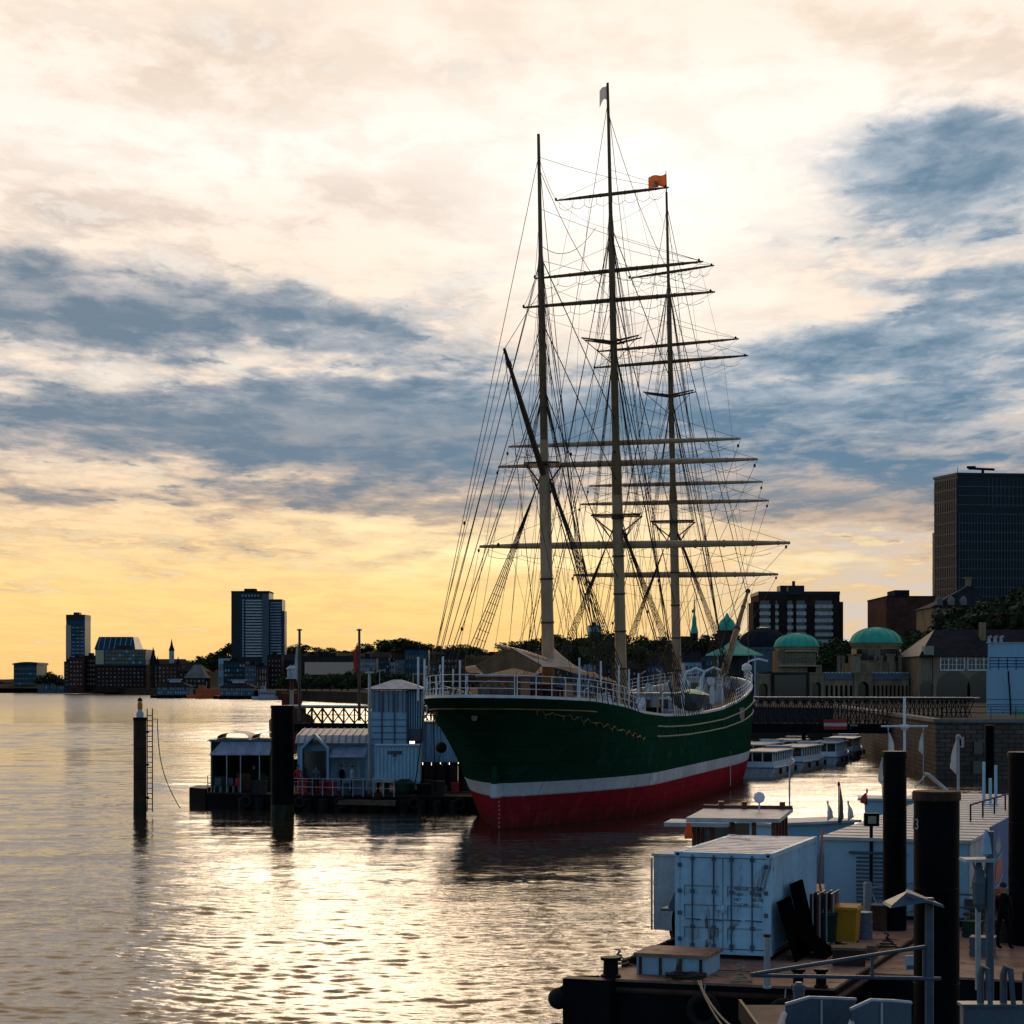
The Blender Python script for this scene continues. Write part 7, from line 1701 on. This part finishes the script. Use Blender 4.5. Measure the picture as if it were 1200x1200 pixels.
# roof railing
rr = empty('roof_railing', (HO.x+nb_.x*3.2+ub.x*8, HO.y+nb_.y*3.2+ub.y*8, ZR), 'low dark handrail along the floating house roof edge', 'railing', rot=-HB)
mb = MB(); pts = [(i*.12, i*2.2, 0) for i in range(6)]
for p in pts: mb.tube([p, (p[0], p[1], .55)], .03, 5)
mb.tube([(p[0], p[1], .55) for p in pts], .035, 5); mb.build('rails', M['black'], rr)
# ------------------------------------------------------------ right hand landing pontoon and foreground
q = gz(1128, 1108, 1.0); pd = empty('landing_pontoon', (q.x, q.y, 0), 'brown decked landing pontoon at the lower right edge', 'pontoon', rot=-HB)
mb = MB(); mb.box(-2.0, 16, -6.0, 5, -.6, .94); mb.build('hull', M['black'], pd); mb = MB(); mb.box(-2.02, 16, -6.02, 5.02, .944, 1.0); mb.build('deck', M['rustdeck'], pd)
mb = MB(); mb.box(-1.5, 12, 4.4, 5.2, 1.003, 1.5); mb.build('fender_beam', M['slate'], pd)
for k, y in enumerate((2.6, 4.2)): rail_on(pd, [(-1.0+i*1.5, y+k*.4, 1.0) for i in range(8)], 1.1, 'galv' if k else 'slate', 3)
bt = empty('cable_drum', (q.x+2.15, q.y+5.4, 1.5), 'orange and brown cable drum behind the rails at the right edge', 'cable drum'); mb = MB(); mb.tube([(-.25, 0, .3), (.25, 0, .3)], .18, 12); mb.build('core', M['orange'], bt); mb = MB(); mb.tube([(-.3, 0, .3), (-.25, 0, .3)], .3, 14); mb.build('flange', M['wood'], bt); mb = MB(); mb.tube([(.25, 0, .3), (.3, 0, .3)], .3, 14); mb.build('flange', M['wood'], bt)
# gate mesh
gt_ = empty('mesh_gate', (q.x+2.6, q.y+4.4, 1.0), 'narrow wire mesh gate by the cable drum', 'gate'); mb = MB(); mb.tube([(0, 0, 0), (0, 0, 1.3), (.9, 0, 1.3), (.9, 0, 0), (0, 0, .05)], .03, 5)
for i in range(9): mb.tube([(.1*i+.05, 0, .05), (.1*i+.05, 0, 1.3)], .012, 4)
mb.build('frame', M['galv'], gt_)
# furled parasol with small table roof, tall lamp posts
def tallpost(px, pt, pb, Y, r, m, nm, label, cat): 
    a = at(px, pt, Y); b = at(px, pb, Y); ro = empty(nm, (b.x, Y, b.z), label, cat); mb = MB(); mb.tube([(0, 0, 0), (0, 0, a.z-b.z)], r, 8); mb.build('pole', M[m], ro, smooth='auto'); return ro, a.z-b.z
r, h = tallpost(1160, 974, 1175, 34, .07, 'slate', 'lamp_post', 'slate blue post with a small flat canopy and pale furled cloth at the right', 'lamp post'); r.location.z = 1.0 if False else r.location.z
mb = MB(); mb.box(-.46, .03, -.25, .25, h-.50, h-.45); mb.build('canopy', M['dwhite'], r)
mb = MB(); mb.lathe((-.06, -.02, h-.42), [(.02, 0), (.10, .05), (.07, .3), (.02, .45)], 8); mb.build('furled_cloth', M['lblue'], r)
mb = MB(); mb.tube([(-.28, 0, h-.5), (-.12, 0, h-1.15)], .02, 5); mb.tube([(-.05, 0, h-.5), (-.2, 0, h-1.1)], .02, 5); mb.build('brace', M['galv'], r)
mb = MB(); mb.lathe((-.18, 0, h-1.35), [(.02, 0), (.10, .15), (.12, .5), (.03, .9)], 8); mb.build('hanging_flag', M['slate'], r)
r, h = tallpost(1146, 1030, 1160, 36, .05, 'galv', 'handrail_post', 'pale grey handrail post left of the slate lamp post', 'post'); mb = MB(); mb.tube([(0, 0, h), (.06, 0, h+.12), (.2, 0, h+.16)], .05, 6); mb.build('bend', M['galv'], r)
r, h = tallpost(1089, 1052, 1240, 25, .055, 'slate', 'sign_lamp', 'slate post with a small roof shaped lamp in front of the numbered pile', 'lamp')
mb = MB(); mb.hexa([(-.52, -.25, h-.10), (-.02, -.25, h-.02), (-.02, .3, h-.02), (-.52, .3, h-.10), (-.50, -.22, h-.07), (-.30, -.1, h+.07), (-.2, .25, h+.07), (-.50, .28, h-.07)]); mb.hexa([(-.31, -.2, h+.03), (.13, -.25, h-.1), (.13, .3, h-.1), (-.25, .28, h+.03), (-.30, -.18, h+.08), (.13, -.24, h-.07), (.13, .3, h-.07), (-.22, .28, h+.08)]); mb.build('lamp_roof', M['slate'], r)
hp = empty('handrail', (0, 0, 0), 'thin dark handrails running from the slate lamp towards the container', 'railing')
A0 = at(880, 1142, 24); B0 = at(1087, 1109, 25); C0 = at(880, 1143, 24.2); D0 = at(1102, 1147, 25)
hp.location = at(1087, 1146, 25)
hl = Vector(hp.location)
for a_, b_ in ((A0, B0), (C0, D0)): mb = MB(); mb.tube([a_-hl, b_-hl], .025, 6); mb.build('rail', M['slate'], hp)
a_ = at(1022, 1120, 24.7); b_ = at(1022, 1146, 24.7); mb = MB(); mb.tube([a_-hl, b_-hl], .022, 6); mb.build('post', M['slate'], hp)
a_ = at(1083, 1109, 25); b_ = at(1083, 1147, 25); mb = MB(); mb.tube([a_-hl, b_-hl], .022, 6); mb.build('post', M['slate'], hp)
# access gangway at the bottom: parapet panels and the bridge head beam with upright pipes
gw = empty('access_gangway', at(1000, 1215, 19), 'blue grey parapet panels of the access gangway at the bottom edge', 'gangway'); gl_ = Vector(gw.location)
for i, (x0, x1, yl, yr, ym, Y) in enumerate(((921, 1003, 1178, 1172, 1170, 19), (997, 1068, 1184, 1176, 1173, 18.4))):
    a_ = at(x0, yl, Y); m1_ = at((x0*2+x1)/3, ym, Y+.1); m2_ = at((x0+x1*2)/3+4, ym+1, Y+.2); b_ = at(x1, yr, Y+.3); bt_ = at(x0, 1330, Y); rows = []
    mb = MB(); top = [a_, m1_, m2_, b_]
    mb.grid([[p-gl_ for p in top], [Vector((p.x, p.y, bt_.z))-gl_ for p in top]]); mb.grid([[p-gl_+Vector((0, .04, 0)) for p in top], [Vector((p.x, p.y+.04, bt_.z))-gl_ for p in top]]); mb.build('panel', M['slate'], gw)
    mb = MB(); mb.tube([p-gl_+Vector((0, .02, .0)) for p in top], .022, 6); mb.build('top_rail', M['galv'], gw)
    mb = MB(); mid_ = (a_+b_)/2; mb.box(mid_.x-gl_.x-.01, mid_.x-gl_.x+.01, mid_.y-gl_.y-.03, mid_.y-gl_.y-.0, bt_.z-gl_.z, m1_.z-gl_.z-.02); mb.build('seam', M['galv'], gw)
for px, yb in ((909, 1200), (992, 1200)): a_ = at(px+10, 1188, 18.6); b_ = at(px-4, 1225, 18.0); mb = MB(); mb.tube([a_-gl_, b_-gl_], .028, 6); mb.build('brace', M['dwhite'], gw)
r, h = tallpost(936, 1157, 1330, 19.5, .055, 'slate', 'gangway_post', 'round topped slate post rising from the access gangway', 'post')
mb = MB(); mb.lathe((0, 0, h), [(.062, -.03), (.062, .02), (.03, .05)], 10); mb.build('cap', M['slate'], r)
bh = empty('bridge_head', at(1200, 1178, 20), 'blue grey steel bridge head with upright bent pipes in the lower right corner', 'bridge head'); hl = Vector(bh.location)
mb = MB(); x0 = at(1129, 1178, 20).x-hl.x; mb.box(x0, 6, 0, .16, -1.4, -.02); mb.build('beam', M['slate'], bh); mb = MB(); mb.box(x0-.02, 6, -.03, .2, -.017, .012); mb.build('ledge', M['slate'], bh)
for px in (1141.5, 1168, 1194, 1222):
    x = at(px, 0, 20.4).x-hl.x; mb = MB(); mb.tube([(x, .12, .01), (x, .12, .28), (x+.02, .11, .36), (x+.06, .08, .34), (x+.08, .05, .01)], [.036, .036, .034, .03, .026], 8); mb.build('bent_pipe', M['slate'], bh, smooth='auto')
w_ = at(1065, 1195, 27); wk = empty('walkway', (w_.x, 27, 0), 'narrow brown walkway seen between the gangway panels and the numbered pile', 'walkway')
mb = MB(); mb.box(-1.2, .5, -2, 9, 2.2, 2.35); mb.build('boards', M['wood'], wk); mb = MB(); mb.box(-1.25, -1.2-.003, -2, 9, 2.1, 2.45); mb.build('edge', M['black'], wk)
for y in (-1.5, 8): mb = MB(); mb.tube([(-.4, y, -1), (-.4, y, 2.19)], .12, 8); mb.build('leg', M['black'], wk)
mb = MB(); mb.box(-.12, .12, -.05, .05, 0, .34); o = mb.build('marker_box', M['dwhite'], None, loc=at(1067, 1137, 47)); tag(o, 'small white box fixed on the dark barge side beside the numbered pile', 'box'); mb = MB(); mb.box(-.09, .09, -.06, -.053, .03, .12); mb.build('vent', M['slate'], o)

# clutter on the barge and the landing pontoon
def coil(p, R0, m, label, n=5):
    pts = [Vector((math.cos(t)*(R0-.012*t), math.sin(t)*(R0-.012*t), .02+.012*t)) for t in np.linspace(0, n*6.28, n*14)]
    mb = MB(); mb.tube(pts, .022, 5); o = mb.build('rope_coil', M[m], None, smooth=True, loc=p); tag(o, label, 'rope')
coil(gz(725, 1132, ZB), .3, 'ropel', 'pale rope coil on the barge left of the hatch'); coil(gz(1040, 1112, ZB), .3, 'rope', 'dark rope coil at the barge right edge'); coil(gz(868, 1152, ZB), .26, 'ropel', 'small pale rope coil at the barge front below the container')
def drum_(p, m, label, h=.7, r_=.24):
    r = empty('oil_drum', p, label, 'drum'); mb = MB(); mb.lathe((0, 0, 0), [(r_, 0), (r_, h*.32), (r_*1.05, h*.34), (r_, h*.36), (r_, h*.64), (r_*1.05, h*.66), (r_, h*.68), (r_, h)], 16); mb.build('body', M[m], r, smooth='auto')
    mb = MB(); mb.lathe((0, 0, h+.002), [(r_*.96, 0), (r_*.96, .02)], 16); mb.build('lid', M['galv'], r)
drum_(gz(1012, 1100, ZB), 'slate', 'slate coloured drum right of the yellow wheelie bin'); drum_(gz(1030, 1090, ZB), 'pilerust', 'rusty drum behind the slate coloured drum on the barge')
def crate_(p, w, d_, h, m, label, rot=-.35):
    r = empty('crate', p, label, 'crate', rot=rot); mb = MB(); mb.box(-w/2, w/2, -d_/2, d_/2, 0, h*.92); mb.build('body', M[m], r)
    for i in range(3): mb = MB(); z = h*(.08+.3*i); mb.box(-w/2-.02, w/2+.02, -d_/2-.02, -d_/2-.002, z, z+h*.2); mb.build('slat', M[m], r)
    mb = MB(); mb.box(-w/2-.02, w/2+.02, -d_/2-.02, d_/2+.02, h*.92+.002, h); mb.build('lid', M[m], r)
crate_(gz(1043, 1126, ZB)+Vector((-.6, .5, 0)), .7, .5, .35, 'wood', 'wooden crate beside the dark rope coil on the barge')
crate_(gz(1152, 1120, 1.0), .6, .5, .5, 'slate', 'slate crate on the landing pontoon behind the bent pipes'); crate_(gz(1186, 1104, 1.0), .8, .5, .6, 'woodd', 'dark wooden crate at the right edge of the landing pontoon'); crate_(gz(1140, 1098, 1.0), .5, .4, .45, 'dgreen', 'green crate right beside the numbered pile')
for i, px in enumerate((1150, 1172, 1190)):
    p = gz(px, 1090, 1.0); r = empty('bench', p, ['first bench right of the numbered pile on the landing pontoon', 'second bench right of the numbered pile', 'bench at the right edge of the landing pontoon'][i], 'bench', rot=-HB)
    mb = MB(); mb.box(-.5, .5, -.18, .18, .42, .47); mb.build('seat', M['wood'], r); mb = MB(); mb.box(-.5, .5, .16, .2, .55, .85); mb.build('backrest', M['wood'], r)
    for s in (-.42, .42): mb = MB(); mb.tube([(s, -.15, 0), (s, -.15, .42)], .02, 4); mb.tube([(s, .17, 0), (s, .18, .85)], .02, 4); mb.build('leg', M['galv'], r)
for i, (x, y) in enumerate(((3.2, -.14), (5.1, -.3))):
    t = empty('tyre_fender', bw((x-.6, y-.05, .55)), ['left', 'right'][i]+' tyre hung on the black front of the barge', 'tyre', rot=-HB); mb = MB(); ring = [(.32*math.cos(q), 0, .32*math.sin(q)) for q in np.linspace(0, 2*math.pi, 21)]; mb.tube(ring, .1, 8, caps=False); mb.build('tyre', M['rubber'], t, smooth=True); mb = MB(); mb.tube([(0, 0, .3), (0, .1, .6)], .015, 4); mb.build('chain', M['galv'], t)
person(gz(1176, 1113, 1.0), 'person in a dark jacket standing on the landing pontoon by the benches', 'black', rot=2.2)
for i, (s, b_, tp_) in enumerate(((3.5, 2.6, 'slate'), (8.5, -2.4, 'redp'), (19, 2.0, 'dwhite'), (44, 4.2, 'slate'), (27, -3, 'black'))):
    z_ = rail(s)-interp(s, DROP)+.02; person(wpt(Vector((b_, s, z_))), ['person in slate clothes at the stern rail of the ship', 'person in red under the ship awning', 'person in white on the main deck behind the mizzen mast', 'person in slate clothes by the forward deckhouse', 'person in black on the far side of the main deck'][i], tp_, rot=i*1.1, h=1.72)
